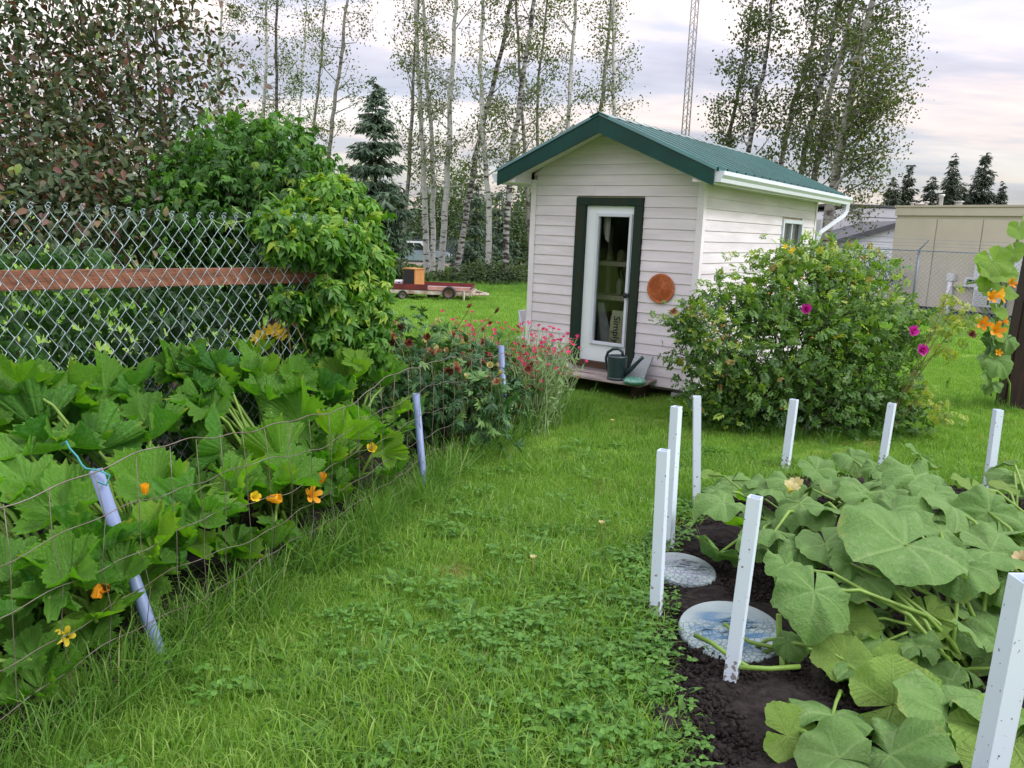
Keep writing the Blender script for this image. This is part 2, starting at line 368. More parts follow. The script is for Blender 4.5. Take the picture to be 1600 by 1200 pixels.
def soil_bed(name, poly, z):
    X0, X1 = min(p[0] for p in poly), max(p[0] for p in poly); Y0, Y1 = min(p[1] for p in poly), max(p[1] for p in poly)
    st = 0.05; xs = np.arange(X0, X1 + st, st); ys = np.arange(Y0, Y1 + st, st); A, B = np.meshgrid(xs, ys)
    ins = inside(poly, A, B)
    r = np.random.default_rng(5); h = r.normal(0, 1, A.shape)
    for _ in range(2): h = (h + np.roll(h, 1, 0) + np.roll(h, -1, 0) + np.roll(h, 1, 1) + np.roll(h, -1, 1)) / 5
    h2 = r.normal(0, 1, A.shape)
    for _ in range(10): h2 = (h2 + np.roll(h2, 1, 0) + np.roll(h2, -1, 0) + np.roll(h2, 1, 1) + np.roll(h2, -1, 1)) / 5
    Z = np.where(ins, z + h * 0.02 + h2 * 0.10, -0.05)
    V = np.stack([A, B, Z], -1).reshape(-1, 3); I = np.arange(A.size).reshape(A.shape)
    F = np.stack([I[:-1, :-1], I[:-1, 1:], I[1:, 1:], I[1:, :-1]], -1).reshape(-1, 4)
    k = ins.reshape(-1)[F].any(1)
    return struct(link(name, fast_mesh(name, V, F[k], M['soil'], smooth=True)))
soil_bed('squash_soil', SQ, 0.035)
soil_bed('garden_soil', ZB, 0.025)

# gravel strip along the pale building
def quad_strip(name, pts, m):
    mb = MB(); mb.add(pts, [(0, 1, 2, 3)]); return struct(mb.build(name, m))
M['gravel'] = mat('gravel', (0.26, 0.23, 0.20), 0.9, 0.1, col2=(0.13, 0.11, 0.09), scale=14, bump=0.6, bscale=40)
p1, p2, p3, p4 = at(1290, 508), at(1700, 500), at(1700, 478), at(1300, 470)
quad_strip('gravel_path', [(p[0], p[1], p[2] + 0.02) for p in (p1, p2, p3, p4)], M['gravel'])
q1, q2, q3, q4 = at(560, 414), at(860, 418), at(900, 405), at(540, 402)
quad_strip('far_road', [(p[0], p[1], p[2] + 0.03) for p in (q1, q2, q3, q4)], M['gravel'])

# ------------------------------------------------------------------ garden shed
YAW = -0.6237; CX, CY = 1.8721, 8.3902
W_, L_, Z0, ZE, HR, OV, EV = 2.105, 3.945, 0.12, 2.297, 2.93, 0.386, 0.245
HE = 2.375
shed = empty('garden_shed', 'small pale vinyl sided garden shed with green metal gable roof and glazed door', 'shed', (CX, CY, 0), YAW)
SA = np.array([math.cos(YAW), math.sin(YAW)]); SB = np.array([-math.sin(YAW), math.cos(YAW)])
def shed_pt(s, t, z): q = np.array([CX, CY]) + SA * s + SB * t; return (q[0], q[1], z)
DX0, DX1, DZ0, DZ1 = -1.495, -0.66, 0.265, 2.118            # outside of the green door trim
WY0, WY1, WZ0, WZ1 = 2.56, 3.29, 1.30, 1.945                # side window
wt = 0.08
slope = (HR - HE) / (W_ / 2 + EV)
def roof_z(x): return HE + (W_ / 2 + EV - abs(x + W_ / 2)) * slope       # top of the roof deck
mb = MB()
fi = 0.016
# front wall core round the door opening, behind the boards
mb.box(-W_, DX0 + .05, fi, wt, Z0, ZE); mb.box(DX1 - .05, 0 - fi, fi, wt, Z0, ZE); mb.box(DX0 + .05, DX1 - .05, fi, wt, DZ1 - .05, ZE)
mb.box(DX0 + .05, DX1 - .05, fi, wt, Z0, DZ0 + .02)
tri = [(-W_, ZE + .001), (-fi, ZE + .001), (-fi, roof_z(0) - .06), (-W_ / 2, HR - .06), (-W_, roof_z(-W_) - .06)]
mb.prism(tri, 1, fi, wt); mb.prism(tri, 1, L_ - wt, L_ - fi)
mb.box(-W_, -fi, L_ - wt, L_ - fi, Z0, ZE)
mb.box(-W_, -W_ + wt, wt + .001, L_ - wt - .001, Z0, ZE + .04)
# right wall with the window opening
mb.box(-wt, -fi, wt + .001, WY0, Z0, ZE + .03); mb.box(-wt, -fi, WY1, L_ - wt - .001, Z0, ZE + .03)
mb.box(-wt, -fi, WY0, WY1, Z0, WZ0); mb.box(-wt, -fi, WY0, WY1, WZ1, ZE + .03)
mb.build('wall', M['plywood'], shed)
mb = MB(); mb.box(-W_ + wt, -wt, wt, L_ - wt, Z0 - .04, Z0 + .02); mb.build('shed_floor', M['grey_wood'], shed)
mb = MB()
for (x, y) in [(-.1, .1), (-W_ + .1, .1), (-.1, L_ / 2), (-W_ + .1, L_ / 2), (-.1, L_ - .1), (-W_ + .1, L_ - .1)]: 
    mb = MB(); mb.box(x - .1, x + .1, y - .08, y + .08, -.1, Z0 - .041); mb.build('foundation_block', M['concrete'], shed)
# siding boards: each course a piece of its own, bottom edge proud
PITCH_B = 0.1118
def board_front(x0, x1, z0, z1, poly=None):
    b = MB(); k = 0.012
    if poly is None: poly = [(x0, z0), (x1, z0), (x1, z1), (x0, z1)]
    def dy(z): return -k * (1 - 0.8 * (z - z0) / PITCH_B)
    n = len(poly)
    fr = [(x, dy(z), z) for x, z in poly]; bk = [(x, fi - .001, z) for x, z in poly]
    b.add(fr + bk, [tuple(range(n)), tuple(range(2 * n - 1, n - 1, -1))] + [(i, i + n, (i + 1) % n + n, (i + 1) % n) for i in range(n)])
    b.build('siding_board', M['siding'], shed)
def clip_roof(x0, x1, z0, z1):
    """part of a course below the gable soffit"""
    def xr(z): return max(0.0, min(W_ / 2, (HR - .075 - z) / slope))
    a0, a1 = xr(z0), xr(z1); c = -W_ / 2
    l0, l1, r0, r1 = max(x0, c - a0), max(x0, c - a1), min(x1, c + a0), min(x1, c + a1)
    if r0 - l0 < .03: return None
    return [(l0, z0), (r0, z0), (r1, z1), (l1, z1)] if r1 - l1 > .005 else [(l0, z0), (r0, z0), ((l1 + r1) / 2, z1)]
CB = 0.055
z = 0.125
while z < HR - .12:
    z1 = z + PITCH_B - .001
    if z1 < DZ0 or z > DZ1 - 0.0:
        xs_ = [(-W_ + CB, -CB)] if z < ZE else [(-W_ + .002, -.002)]
        if abs(z - 2.137) < .06: xs_ = [(-W_ + CB, -1.28), (-1.2785, -CB)]
    else: xs_ = [(-W_ + CB, DX0 - .004), (DX1 + .004, -CB)]
    for (a, b_) in xs_:
        pl = clip_roof(a, b_, z, z1)
        if pl:
            if z < DZ0 and z1 > DZ0 and False: pass
            board_front(a, b_, z, z1, pl)
    z += PITCH_B
def board_side(xc, sgn, y0, y1, z0, z1):
    b = MB(); k = 0.012
    pts = []
    for (y, zz) in [(y0, z0), (y1, z0), (y1, z1), (y0, z1)]:
        pts.append((xc + sgn * k * (1 - .8 * (zz - z0) / PITCH_B), y, zz))
    bk = [(xc - sgn * (fi - .001), y, zz) for (y, zz) in [(y0, z0), (y1, z0), (y1, z1), (y0, z1)]]
    b.add(pts + bk, [(0, 1, 2, 3), (7, 6, 5, 4)] + [(i, i + 4, (i + 1) % 4 + 4, (i + 1) % 4) for i in range(4)])
    b.build('siding_board', M['siding'], shed)
z = 0.125; rr = random.Random(3)
while z < ZE - .02:
    z1 = min(z + PITCH_B - .001, ZE + .02)
    segs = [(CB, L_ - CB)]
    if z1 > WZ0 - .05 and z < WZ1 + .05: segs = [(CB, WY0 - .055), (WY1 + .055, L_ - CB)]
    elif rr.random() < .45:
        c = rr.uniform(1.0, 3.0); segs = [(CB, c), (c + .0015, L_ - CB)]
    for (a, b_) in segs: board_side(0.0, 1, a, b_, z, z1)
    z += PITCH_B * 1.0
z = 0.125
while z < ZE - .02:
    board_side(-W_, -1, CB, L_ - CB, z, min(z + PITCH_B - .001, ZE + .02)); z += PITCH_B
# corner posts
for (sx, sy) in [(0, 0), (-W_, 0), (0, L_), (-W_, L_)]:
    dx = .018 if sx == 0 else -.018; ix = -CB + .002 if sx == 0 else CB - .002
    dy_ = -.018 if sy == 0 else .018; iy = CB - .002 if sy == 0 else -CB + .002
    mb = MB(); xa, xb = sorted((sx + dx, sx + ix)); ya, yb = sorted((sy + dy_, sy + iy))
    t_ = .016
    L2 = [(sx + dx, sy + dy_), (sx + ix, sy + dy_), (sx + ix, sy + dy_ * .1), (sx + dx * .1, sy + dy_ * .1), (sx + dx * .1, sy + iy), (sx + dx, sy + iy)]
    mb.prism(L2, 2, Z0 - .012, ZE + .015); mb.build('corner_trim', M['white_trim'], shed)
# roof: deck, sheets with ribs, ridge cap, fascia, soffits
TH = 0.05
def sheet(y0, y1, side):
    xs0, xs1 = -W_ / 2, (EV + .03 if side > 0 else -W_ - EV - .03)
    prof = []; y = y0; p = 0.2475
    while y < y1 - 1e-4:
        for (d, h) in ((0.0, 0.0), (.014, .034), (.050, .034), (.064, 0.0)):
            if y + d < y1: prof.append((y + d, h))
        y += p
    prof.append((y1, 0.0)); b = MB(); vs = []; fs = []
    for (yy, h) in prof:
        for x in (xs0, xs1): vs.append((x, yy, roof_z(x) + h + .004))
    for i in range(len(prof) - 1): fs.append((2 * i, 2 * i + 1, 2 * i + 3, 2 * i + 2))
    k = len(vs)
    vs += [(v[0], v[1], v[2] - .003) for v in vs]; fs += [tuple(i + k for i in reversed(f)) for f in fs]
    fs += [(2 * i + 1, 2 * i + 1 + k, 2 * i + 3 + k, 2 * i + 3) for i in range(len(prof) - 1)]
    b.add(vs, fs); b.build('roof_sheet', M['roof_metal'], shed, fix=False)
yb = [-OV - .01 + i * .99 for i in range(5)] + [L_ + OV + .01]
for i in range(5):
    sheet(yb[i], yb[i + 1], 1); sheet(yb[i], yb[i + 1], -1)
mb = MB()
mb.prism([(-W_ / 2, HR), (EV, roof_z(EV)), (EV, roof_z(EV) - TH), (-W_ / 2, HR - TH), (-W_ - EV, roof_z(EV) - TH), (-W_ - EV, roof_z(EV))], 1, -OV + .03, L_ + OV - .03)
mb.build('roof_deck', M['grey_wood'], shed)
mb = MB()
for s_ in (-1, 1):
    mb.add([(-W_ / 2, -OV - .02, HR + .034), (-W_ / 2 + s_ * .11, -OV - .02, HR + .034 - .11 * slope), (-W_ / 2 + s_ * .11, L_ + OV + .02, HR + .034 - .11 * slope), (-W_ / 2, L_ + OV + .02, HR + .034)], [(0, 1, 2, 3)])
mb.build('ridge_cap', M['ridge'], shed)
FH = 0.17
for yy, nm in ((-OV, 0), (L_ + OV - .025, 1)):
    for s_ in (-1, 1):
        xo = -W_ / 2 + s_ * (W_ / 2 + EV)
        xm = -W_ / 2 + s_ * .0008
        mb = MB(); mb.prism([(xm, HR + .002), (xo, HE + .002), (xo, HE - FH * .9), (xm, HR - FH * 1.03)], 1, yy, yy + .025)
        mb.build('fascia_board', M['green_paint'], shed)
# gable soffit panels: pale boards under the overhang, each its own
for yy0, yy1 in ((-OV + .026, -.014), (L_ + .001, L_ + OV - .03)):
    for s_ in (-1, 1):
        n = 9
        for i in range(n):
            t0, t1 = i / n, (i + 1) / n - .006
            x0 = -W_ / 2 + s_ * (W_ / 2 + EV) * t0; x1 = -W_ / 2 + s_ * (W_ / 2 + EV) * t1
            mb = MB(); d = .085
            mb.prism([(x0, roof_z(x0) - d), (x1, roof_z(x1) - d), (x1, roof_z(x1) - d + .02), (x0, roof_z(x0) - d + .02)], 1, yy0, yy1)
            mb.build('soffit_panel', M['white_trim'], shed)
# eave soffits and side fascia
for s_ in (-1, 1):
    xa, xb = (0.019, EV - .03) if s_ > 0 else (-W_ - EV + .03, -W_ - .019)
    mb = MB(); mb.box(xa, xb, -OV + .027, L_ + OV - .031, ZE + .003, ZE + .015); mb.build('soffit_panel', M['white_trim'], shed)
    rx = [(.022, 2.262), (EV - .03, 2.262), (EV - .03, 2.296), (.022, 2.385)]
    if s_ < 0: rx = [(-W_ - x_, z_) for x_, z_ in rx]
    mb = MB(); mb.prism(rx, 1, -OV + .029, -.019); mb.build('eave_return', M['white_trim'], shed)
    xf = EV - .028 if s_ > 0 else -W_ - EV + .003
    mb = MB(); mb.box(xf, xf + .025, -OV + .026, L_ + OV - .03, HE - .135, HE - .045); mb.build('fascia_board', M['white_trim'], shed)
# gutter on the right eave and its downspout
def gutter(xs, sg):
    x0 = xs
    pr = [(x0, HE - .02), (x0, HE - .115), (x0 + sg * .065, HE - .115), (x0 + sg * .07, HE - .08), (x0 + sg * .095, HE - .05), (x0 + sg * .095, HE - .012), (x0 + sg * .085, HE - .012), (x0 + sg * .085, HE - .047), (x0 + sg * .062, HE - .076), (x0 + sg * .057, HE - .107), (x0 + sg * .008, HE - .107), (x0 + sg * .008, HE - .02)]
    b = MB(); b.prism(pr, 1, -OV + .03, L_ + OV + .16)
    for y in (-OV + .0275, L_ + OV + .16): b.prism([pr[0], pr[1], pr[2], pr[3], pr[4], pr[5]], 1, y, y + .0025)
    return b.build('gutter', M['vinyl'], shed)
gutter(EV + .001, 1); gutter(-W_ - EV - .001, -1)
mb = MB()
gxm = EV + .05
mb.tube([(gxm, L_ + OV + .06, HE - .11), (gxm, L_ + OV + .06, HE - .20), (gxm - .02, L_ + OV + .02, HE - .27), (.06, L_ + .09, HE - .52), (.05, L_ + .06, HE - .60), (.05, L_ + .06, 0.15)], .038, 4)
mb.build('downspout', M['vinyl'], shed)
# door trim, door, glass
for nm, (a, b_, c, d) in {'l': (DX0, DX0 + .125, DZ0, DZ1 - .085), 'r': (DX1 - .105, DX1, DZ0, DZ1 - .085), 't': (DX0, DX1, DZ1 - .084, DZ1)}.items():
    mb = MB(); mb.box(a, b_, -.032, .10, c, d); mb.build('door_trim', M['green_trim'], shed, bevel=.004)
mb = MB(); mb.box(DX0 + .06, DX1 - .06, -.05, .10, DZ0 - .035, DZ0 + .035); mb.build('threshold', mat('threshold_wood', (.09, .055, .035), .7, .2, var=.4, stretch=(1, 8, 8)), shed, bevel=.004)
lx0, lx1, lz0, lz1 = DX0 + .128, DX1 - .108, DZ0 + .038, DZ1 - .087
gx0, gx1, gz0, gz1 = -1.205, -.825, .53, 1.915
door = MB()
door.box(lx0, gx0, .01, .05, lz0, lz1); door.box(gx1, lx1, .01, .05, lz0, lz1); door.box(gx0, gx1, .01, .05, gz1, lz1); door.box(gx0, gx1, .01, .05, lz0, gz0)
door = door.build('door', M['door'], shed)
mb = MB(); bw = .035
for (a, b_, c, d) in [(gx0 - bw, gx0, gz0 - bw, gz1 + bw), (gx1, gx1 + bw, gz0 - bw, gz1 + bw), (gx0 + .001, gx1 - .001, gz1, gz1 + bw), (gx0 + .001, gx1 - .001, gz0 - bw, gz0)]: mb.box(a, b_, -.012, .009, c, d)
mb.build('glazing_bead', M['vinyl'], door, bevel=.004)
mb = MB(); mb.box(gx0 - .002, gx1 + .002, .026, .030, gz0 - .002, gz1 + .002); mb.build('glass', M['glass'], door)
mb = MB(); mb.lathe([(.001, 0), (.03, 0), (.03, .006), (.011, .01), (.011, .03), (.026, .036), (.03, .05), (.022, .064), (.001, .066)], 16)
kn = mb.build('handle', M['black'], door, True); kn.location = (lx1 - .035, .01, 1.075); kn.rotation_euler = (PI / 2, 0, 0)
# side window
fr = MB(); fw_ = .05
for (a, b_, c, d) in [(WY0 - fw_, WY0, WZ0 - fw_, WZ1 + fw_), (WY1, WY1 + fw_, WZ0 - fw_, WZ1 + fw_), (WY0 + .001, WY1 - .001, WZ1, WZ1 + fw_), (WY0 + .001, WY1 - .001, WZ0 - fw_, WZ0)]: fr.box(-.07, .03, a, b_, c, d)
wdw = fr.build('window', M['vinyl'], shed, bevel=.004)
for (a, b_) in ((WY0, (WY0 + WY1) / 2 - .016), ((WY0 + WY1) / 2 + .016, WY1)):
    mb = MB(); mb.box(-.02, -.016, a + .001, b_ - .001, WZ0 + .001, WZ1 - .001); mb.build('pane', M['glass'], wdw)
mb = MB(); mb.box(-.03, .01, (WY0 + WY1) / 2 - .015, (WY0 + WY1) / 2 + .015, WZ0 + .001, WZ1 - .001); mb.build('mullion', M['vinyl'], wdw)
M['curtain'] = mat('curtain', (.55, .58, .60), .9, .1, var=.2)
mb = MB(); n = 24; vs = []; fs = []
for i in range(n + 1):
    y = WY0 + (WY1 - WY0) * i / n; x = -.055 - .012 * math.sin(i * 1.9)
    vs += [(x, y, WZ0 - .02), (x, y, WZ1 + .02)]
fs = [(2 * i, 2 * i + 2, 2 * i + 3, 2 * i + 1) for i in range(n)]
mb.add(vs, fs); o = mb.build('curtain', M['curtain'], None, True); o.matrix_world = Matrix.Translation((CX, CY, 0)) @ Matrix.Rotation(YAW, 4, 'Z'); tag(o, 'pale curtain hanging behind the small side window of the shed', 'curtain')

# ---- things inside the shed, seen through the door
su = empty('shelving_unit', 'bare wood shelving unit behind the glazed shed door', 'shelves', shed_pt(-1.02, .72, Z0 + .02), YAW)
M['lumber'] = mat('bare_lumber', (.78, .68, .56), .7, .2, var=.25, stretch=(6, 6, .6))
for x in (-.55, -.06, .5):
    mb = MB(); mb.box(x - .022, x + .022, -.20, -.16, 0, 1.7); mb.build('upright', M['lumber'], su)
    mb = MB(); mb.box(x - .022, x + .022, .2, .24, 0, 1.7); mb.build('upright', M['lumber'], su)
for z in (.85, 1.25):
    mb = MB(); mb.box(-.6, .55, -.15, .19, z, z + .02); mb.build('shelf', M['lumber'], su)
    mb = MB(); mb.box(-.6, .55, -.222, -.201, z - .03, z + .022); mb.build('shelf_edge', M['lumber'], su)
def inside_thing(name, label, cat, mbs, loc, rz=0):
    t = empty(name, label, cat, shed_pt(*loc), YAW + rz)
    for nm, b, m, sm in mbs: b.build(nm, m, t, sm)
    return t
sackm = mat('sack_white', (.62, .60, .52), .6, .3, var=.15)
def sack(w_, d_, h_):
    b = MB(); n = 16; rings = [(.9, 0), (1.0, .06), (1.03, .3), (1.0, .6), (.95, .85), (.9, .93), (.86, 1.0)]
    vs = []; fs = []
    for (k, z) in rings:
        f_ = 1 if z < .85 else (1 - (z - .85) / .15 * .85)
        for j in range(n):
            a = 2 * PI * j / n; ca, sa_ = math.cos(a), math.sin(a)
            vs.append((w_ / 2 * k * math.copysign(abs(ca) ** .55, ca), d_ / 2 * k * f_ * math.copysign(abs(sa_) ** .7, sa_), h_ * z))
    for i in range(len(rings) - 1):
        for j in range(n): fs.append((i * n + j, i * n + (j + 1) % n, (i + 1) * n + (j + 1) % n, (i + 1) * n + j))
    fs += [tuple(range(n)), tuple((len(rings) - 1) * n + j for j in range(n))]
    b.add(vs, fs); return b
green_sack = mat('sack_olive', (.62, .62, .40), .55, .3, var=.3, scale=4)
bag = inside_thing('soil_bag', 'upright printed soil bag leaning inside the shed door', 'bag', [('bag_body', sack(.20, .12, .74), green_sack, True)], (-.975, .17, .14))
def lettering(txt, size, m, parent, loc, rot):
    cu = bpy.data.curves.new('lettering', 'FONT'); cu.body = txt; cu.size = size; cu.extrude = .0008; cu.align_x = 'CENTER'; cu.align_y = 'CENTER'
    to_ = bpy.data.objects.new('lettering_source', cu); COL.objects.link(to_)
    dg = bpy.context.evaluated_depsgraph_get(); me = bpy.data.meshes.new_from_object(to_.evaluated_get(dg))
    bpy.data.objects.remove(to_); me.name = 'lettering'; me.materials.clear(); me.materials.append(m)
    o = link('lettering', me, parent); o.location = loc; o.rotation_euler = rot; return o
lettering('Simply', .12, M['black'], bag, (.01, -.068, .53), (R(90), R(90), 0))
inside_thing('white_sack', 'pale slumped sack beside the printed bag inside the shed', 'sack', [('bag_body', sack(.16, .12, .5), sackm, True)], (-.865, .24, .14), .2)
b = MB(); vs = []; fs = []
for i in range(9):
    for j in range(7):
        u, v_ = i / 8, j / 6; vs.append((-.14 + .28 * v_ * (.35 + .65 * (1 - u)), .06 * math.sin(v_ * 7 + u * 3) * .5, .75 * u))
for i in range(8):
    for j in range(6): fs.append((i * 7 + j, i * 7 + j + 1, (i + 1) * 7 + j + 1, (i + 1) * 7 + j))
b.add(vs, fs)
inside_thing('folded_tarp', 'draped grey tarp at the lower hinge side inside the shed', 'tarp', [('tarp_sheet', b, mat('tarp_grey', (.36, .38, .36), .6, .3, var=.3, scale=6), True)], (-1.14, .20, .20))
b = MB(); vs = []; fs = []
for i in range(7):
    for j in range(5):
        u, v_ = i / 6, j / 4; vs.append((-.02 + .10 * v_ - .03 * u * v_ + .02 * u, .02 * math.sin(v_ * 6 + 1), -.30 * u * (.7 + .3 * v_)))
for i in range(6):
    for j in range(4): fs.append((i * 5 + j, i * 5 + j + 1, (i + 1) * 5 + j + 1, (i + 1) * 5 + j))
b.add(vs, fs)
inside_thing('hanging_cloth', 'small white cloth hanging at the top of the shed door glass', 'cloth', [('cloth', b, sackm, True)], (-1.21, .12, 1.93))
rr = random.Random(8)
cols = [(.5, .48, .42), (.09, .12, .16), (.30, .16, .10), (.13, .2, .15), (.45, .40, .2), (.2, .2, .22)]
for i in range(8):
    b = MB(); r_ = rr.uniform(.03, .06); h_ = rr.uniform(.08, .2)
    b.lathe([(.001, 0), (r_, 0), (r_, h_ * .8), (r_ * .55, h_ * .9), (r_ * .55, h_), (.001, h_)], 10)
    z_ = .872 if i < 4 else 1.272
    t = empty('garden_bottle', ['pale cream', 'dark blue', 'brown', 'dark green', 'mustard', 'charcoal', 'pale cream', 'dark blue'][i] + ' bottle on the ' + ('lower' if i < 4 else 'upper') + ' shelf inside the shed', 'bottle', shed_pt(-1.30 + .16 * (i % 4) + .02, .70, Z0 + .02 + z_), 0, 'bottles on the shed shelves')
    b.build('bottle_body', mat('bottle_plastic', cols[i % 6], .4, .4), t, True)
for i, (lx, a) in enumerate([(-1.06, .12), (-.88, -.1), (-.95, .05)]):
    t = empty('garden_tool', ['long handled hoe leaning inside the shed', 'long handled rake leaning inside the shed by the knob side', 'spade with pale shaft leaning inside the shed'][i], 'tool', shed_pt(lx, .55, Z0 + .02), YAW)
    b = MB(); b.tube([(0, 0, .02), (a, .18, 1.05)], .014, 8); b.build('shaft', M['lumber'], t)
    b = MB(); b.box(-.07, .07, -.01, .01, 0, .12 if i == 2 else .04); b.build('tool_head', M['steel'], t)

# ---- step in front of the door and what stands on it
stp = empty('wooden_step', 'low weathered plank step below the shed door', 'step', (CX, CY, 0), YAW)
for (a, b_, c, d, e, f_) in [(-1.66, -.36, -.20, -.012, .178, .20), (-1.60, -.36, -.43, -.205, .166, .19)]:
    mb = MB(); mb.box(a, b_, c, d, e, f_); mb.build('plank', M['grey_wood'], stp, bevel=.005)
mb = MB(); mb.box(-1.50, -1.44, -.34, -.03, 0, .163); mb.build('stringer', M['dark_wood'], stp); mb = MB(); mb.box(-.50, -.44, -.34, -.03, 0, .163); mb.build('stringer', M['dark_wood'], stp)

can = empty('watering_can', 'dark green plastic watering can standing on the plank step', 'watering can', shed_pt(-.70, -.31, .191), YAW + .1)
mb = MB(); mb.lathe([(.001, 0), (.098, 0), (.104, .008), (.104, .02), (.098, .028), (.105, .20), (.107, .25), (.098, .262), (.075, .266), (.07, .258), (.001, .25)], 20); mb.build('can_body', M['can'], can, False)
mb = MB(); mb.tube([(.085, 0, .07), (.16, 0, .13), (.25, 0, .235), (.285, 0, .275)], [.034, .026, .018, .020], 12); mb.build('spout', M['can'], can, True)
mb = MB(); mb.tube([(.06, 0, .262), (.05, 0, .31), (.0, 0, .335), (-.06, 0, .325), (-.115, 0, .285), (-.135, 0, .22), (-.125, 0, .13), (-.098, 0, .075)], [.016, .017, .017, .017, .016, .015, .014, .014], 10); mb.build('handle', M['can'], can, True)

slab = empty('granite_slab', 'speckled grey granite slab leaning against the shed beside the can', 'slab', shed_pt(-.50, -.27, .191), YAW)
M['granite'] = mat('granite', (.42, .46, .48), .5, .4, col2=(.13, .16, .17), scale=90)
mb = MB(); mb.box(-.12, .10, -.012, .012, 0, .32); o = mb.build('slab_face', M['granite'], slab, bevel=.003); o.rotation_euler = (R(-36), 0, R(-4))
M['malachite'] = mat('green_glaze', (.015, .13, .085), .18, .6, col2=(.16, .40, .30), scale=26, coat=.4)
st_ = empty('green_stone', 'round glossy green mottled stone disc lying at the granite slab', 'stone', shed_pt(-.44, -.385, .191), YAW)
mb = MB(); mb.lathe([(.001, 0), (.105, 0), (.125, .018), (.122, .04), (.095, .062), (.05, .072), (.001, .075)], 22); mb.build('stone_body', M['malachite'], st_, True)

plq = empty('wall_plaque', 'round woven terracotta coloured disc hanging on the shed wall', 'plaque', shed_pt(-.392, -.016, 1.18), YAW)
mb = MB(); prof = [(.001, .014)]
for i in range(1, 15):
    r_ = .142 * i / 15; prof += [(r_ - .003, .010), (r_, .015)]
prof += [(.146, .016), (.150, .010), (.148, 0), (.001, 0)]
mb.lathe(prof, 36); o = mb.build('woven_disc', mat('woven_rattan', (.50, .155, .055), .7, .25, var=.35, scale=40, bump=.3), plq, False); o.rotation_euler = (PI / 2, 0, 0)
mb = MB(); mb.tube([(.152 * math.cos(2 * PI * k / 36), -.008, .152 * math.sin(2 * PI * k / 36)) for k in range(37)], .008, 6); mb.build('rim', mat('rim_rattan', (.48, .17, .08), .7, .25, var=.3, scale=30), plq, True)

pot = empty('flower_pot', 'terracotta pot with pale band by the shed step', 'pot', shed_pt(-1.83, -.26, .0), YAW)
mb = MB(); mb.lathe([(.001, .10), (.095, .10), (.11, .20), (.135, .32), (.135, .34)], 22); mb.build('pot_body', mat('pot_band', (.66, .50, .44), .7, .2, var=.15), pot, True)
mb = MB(); mb.lathe([(.135, .335), (.150, .335), (.155, .39), (.150, .395), (.128, .395), (.122, .34), (.001, .335)], 22); mb.build('rim', M['terracotta'], pot, True)
mb = MB(); mb.lathe([(.001, 0), (.12, 0), (.12, .10), (.001, .10)], 14); mb.build('pot_base', M['terracotta'], pot, True)

ch = empty('folding_chair', 'pale metal folding chair leaning at the far side of the shed', 'chair', (.27, 10.6, -.10), .9)
for x in (-.2, .2):
    mb = MB(); mb.tube([(x, -.25, 0), (x, .0, .42), (x, .12, .80)], .012, 6); mb.build('leg', M['steel'], ch, True)
    mb = MB(); mb.tube([(x * .9, .22, 0), (x * .9, -.20, .42)], .012, 6); mb.build('leg', M['steel'], ch, True)
mb = MB(); mb.box(-.19, .19, -.22, .16, .425, .445); mb.build('seat', M['white_trim'], ch, bevel=.006)
mb = MB(); mb.box(-.19, .19, .10, .13, .58, .80); mb.build('backrest', M['white_trim'], ch, bevel=.006)
# ------------------------------------------------------------------ tall chain link fence
cf = empty('chain_link_fence', 'tall galvanised chain link fence with bare knuckled top and brown rail', 'fence', (CH0[0], CH0[1], 0), math.atan2(CHD[1], CHD[0]))
PW, PH, TOP = .0775, .112, 1.775
def chain_wire(rows, pw, ph, top, rad, n=4, hook=True):
    pts = []
    r_ = random.Random(3)
    for k in range(rows + 1):
        x = (pw / 2 if k % 2 else -pw / 2); z = top - .03 - k * ph / 2
        d = .004
        if k == 0 and hook:
            pts += [(x + .012, .010, top - .012), (x + .012, -.004, top + .004), (x - .004, -.008, top + .006), (x - .008, .006, top - .006)]
        s_ = 1 if k % 2 else -1
        pts += [(x - s_ * .008, d * s_, z + .012), (x, -d * s_, z), (x - s_ * .008, -d * s_, z - .012)]
    return tube(pts, rad, n)
wmes = []
for mir in (1, -1):
    vs, fs = chain_wire(31, PW / 2, PH, TOP, .0023)
    mb = MB(); mb.add([(v[0] * mir, v[1] * mir, v[2]) for v in vs], fs); wmes.append(mb.mesh('wire', M['galv'], True))
for i in range(-44, 54):
    o = link('wire', wmes[i % 2], cf); x_ = i * PW / 2
    o.location = (x_, 0.004 * math.sin(i * .45), .010 * math.sin(i * .19) - .012 * (i % 2))
mb = MB(); mb.box(-2.2, 2.04, .03, .07, 1.355, 1.455); mb.build('rail', M['rail_wood'], cf, bevel=.004)
for x in (-1.95, 2.10):
    mb = MB(); mb.tube([(x, .05, 0), (x, .05, 1.62)], .025, 10); mb.build('post', M['steel'], cf, True)
mb = MB(); mb.tube([(-1.95, .0, .12), (2.1, .0, .12)], .0025, 5); mb.build('tension_wire', M['galv'], cf)

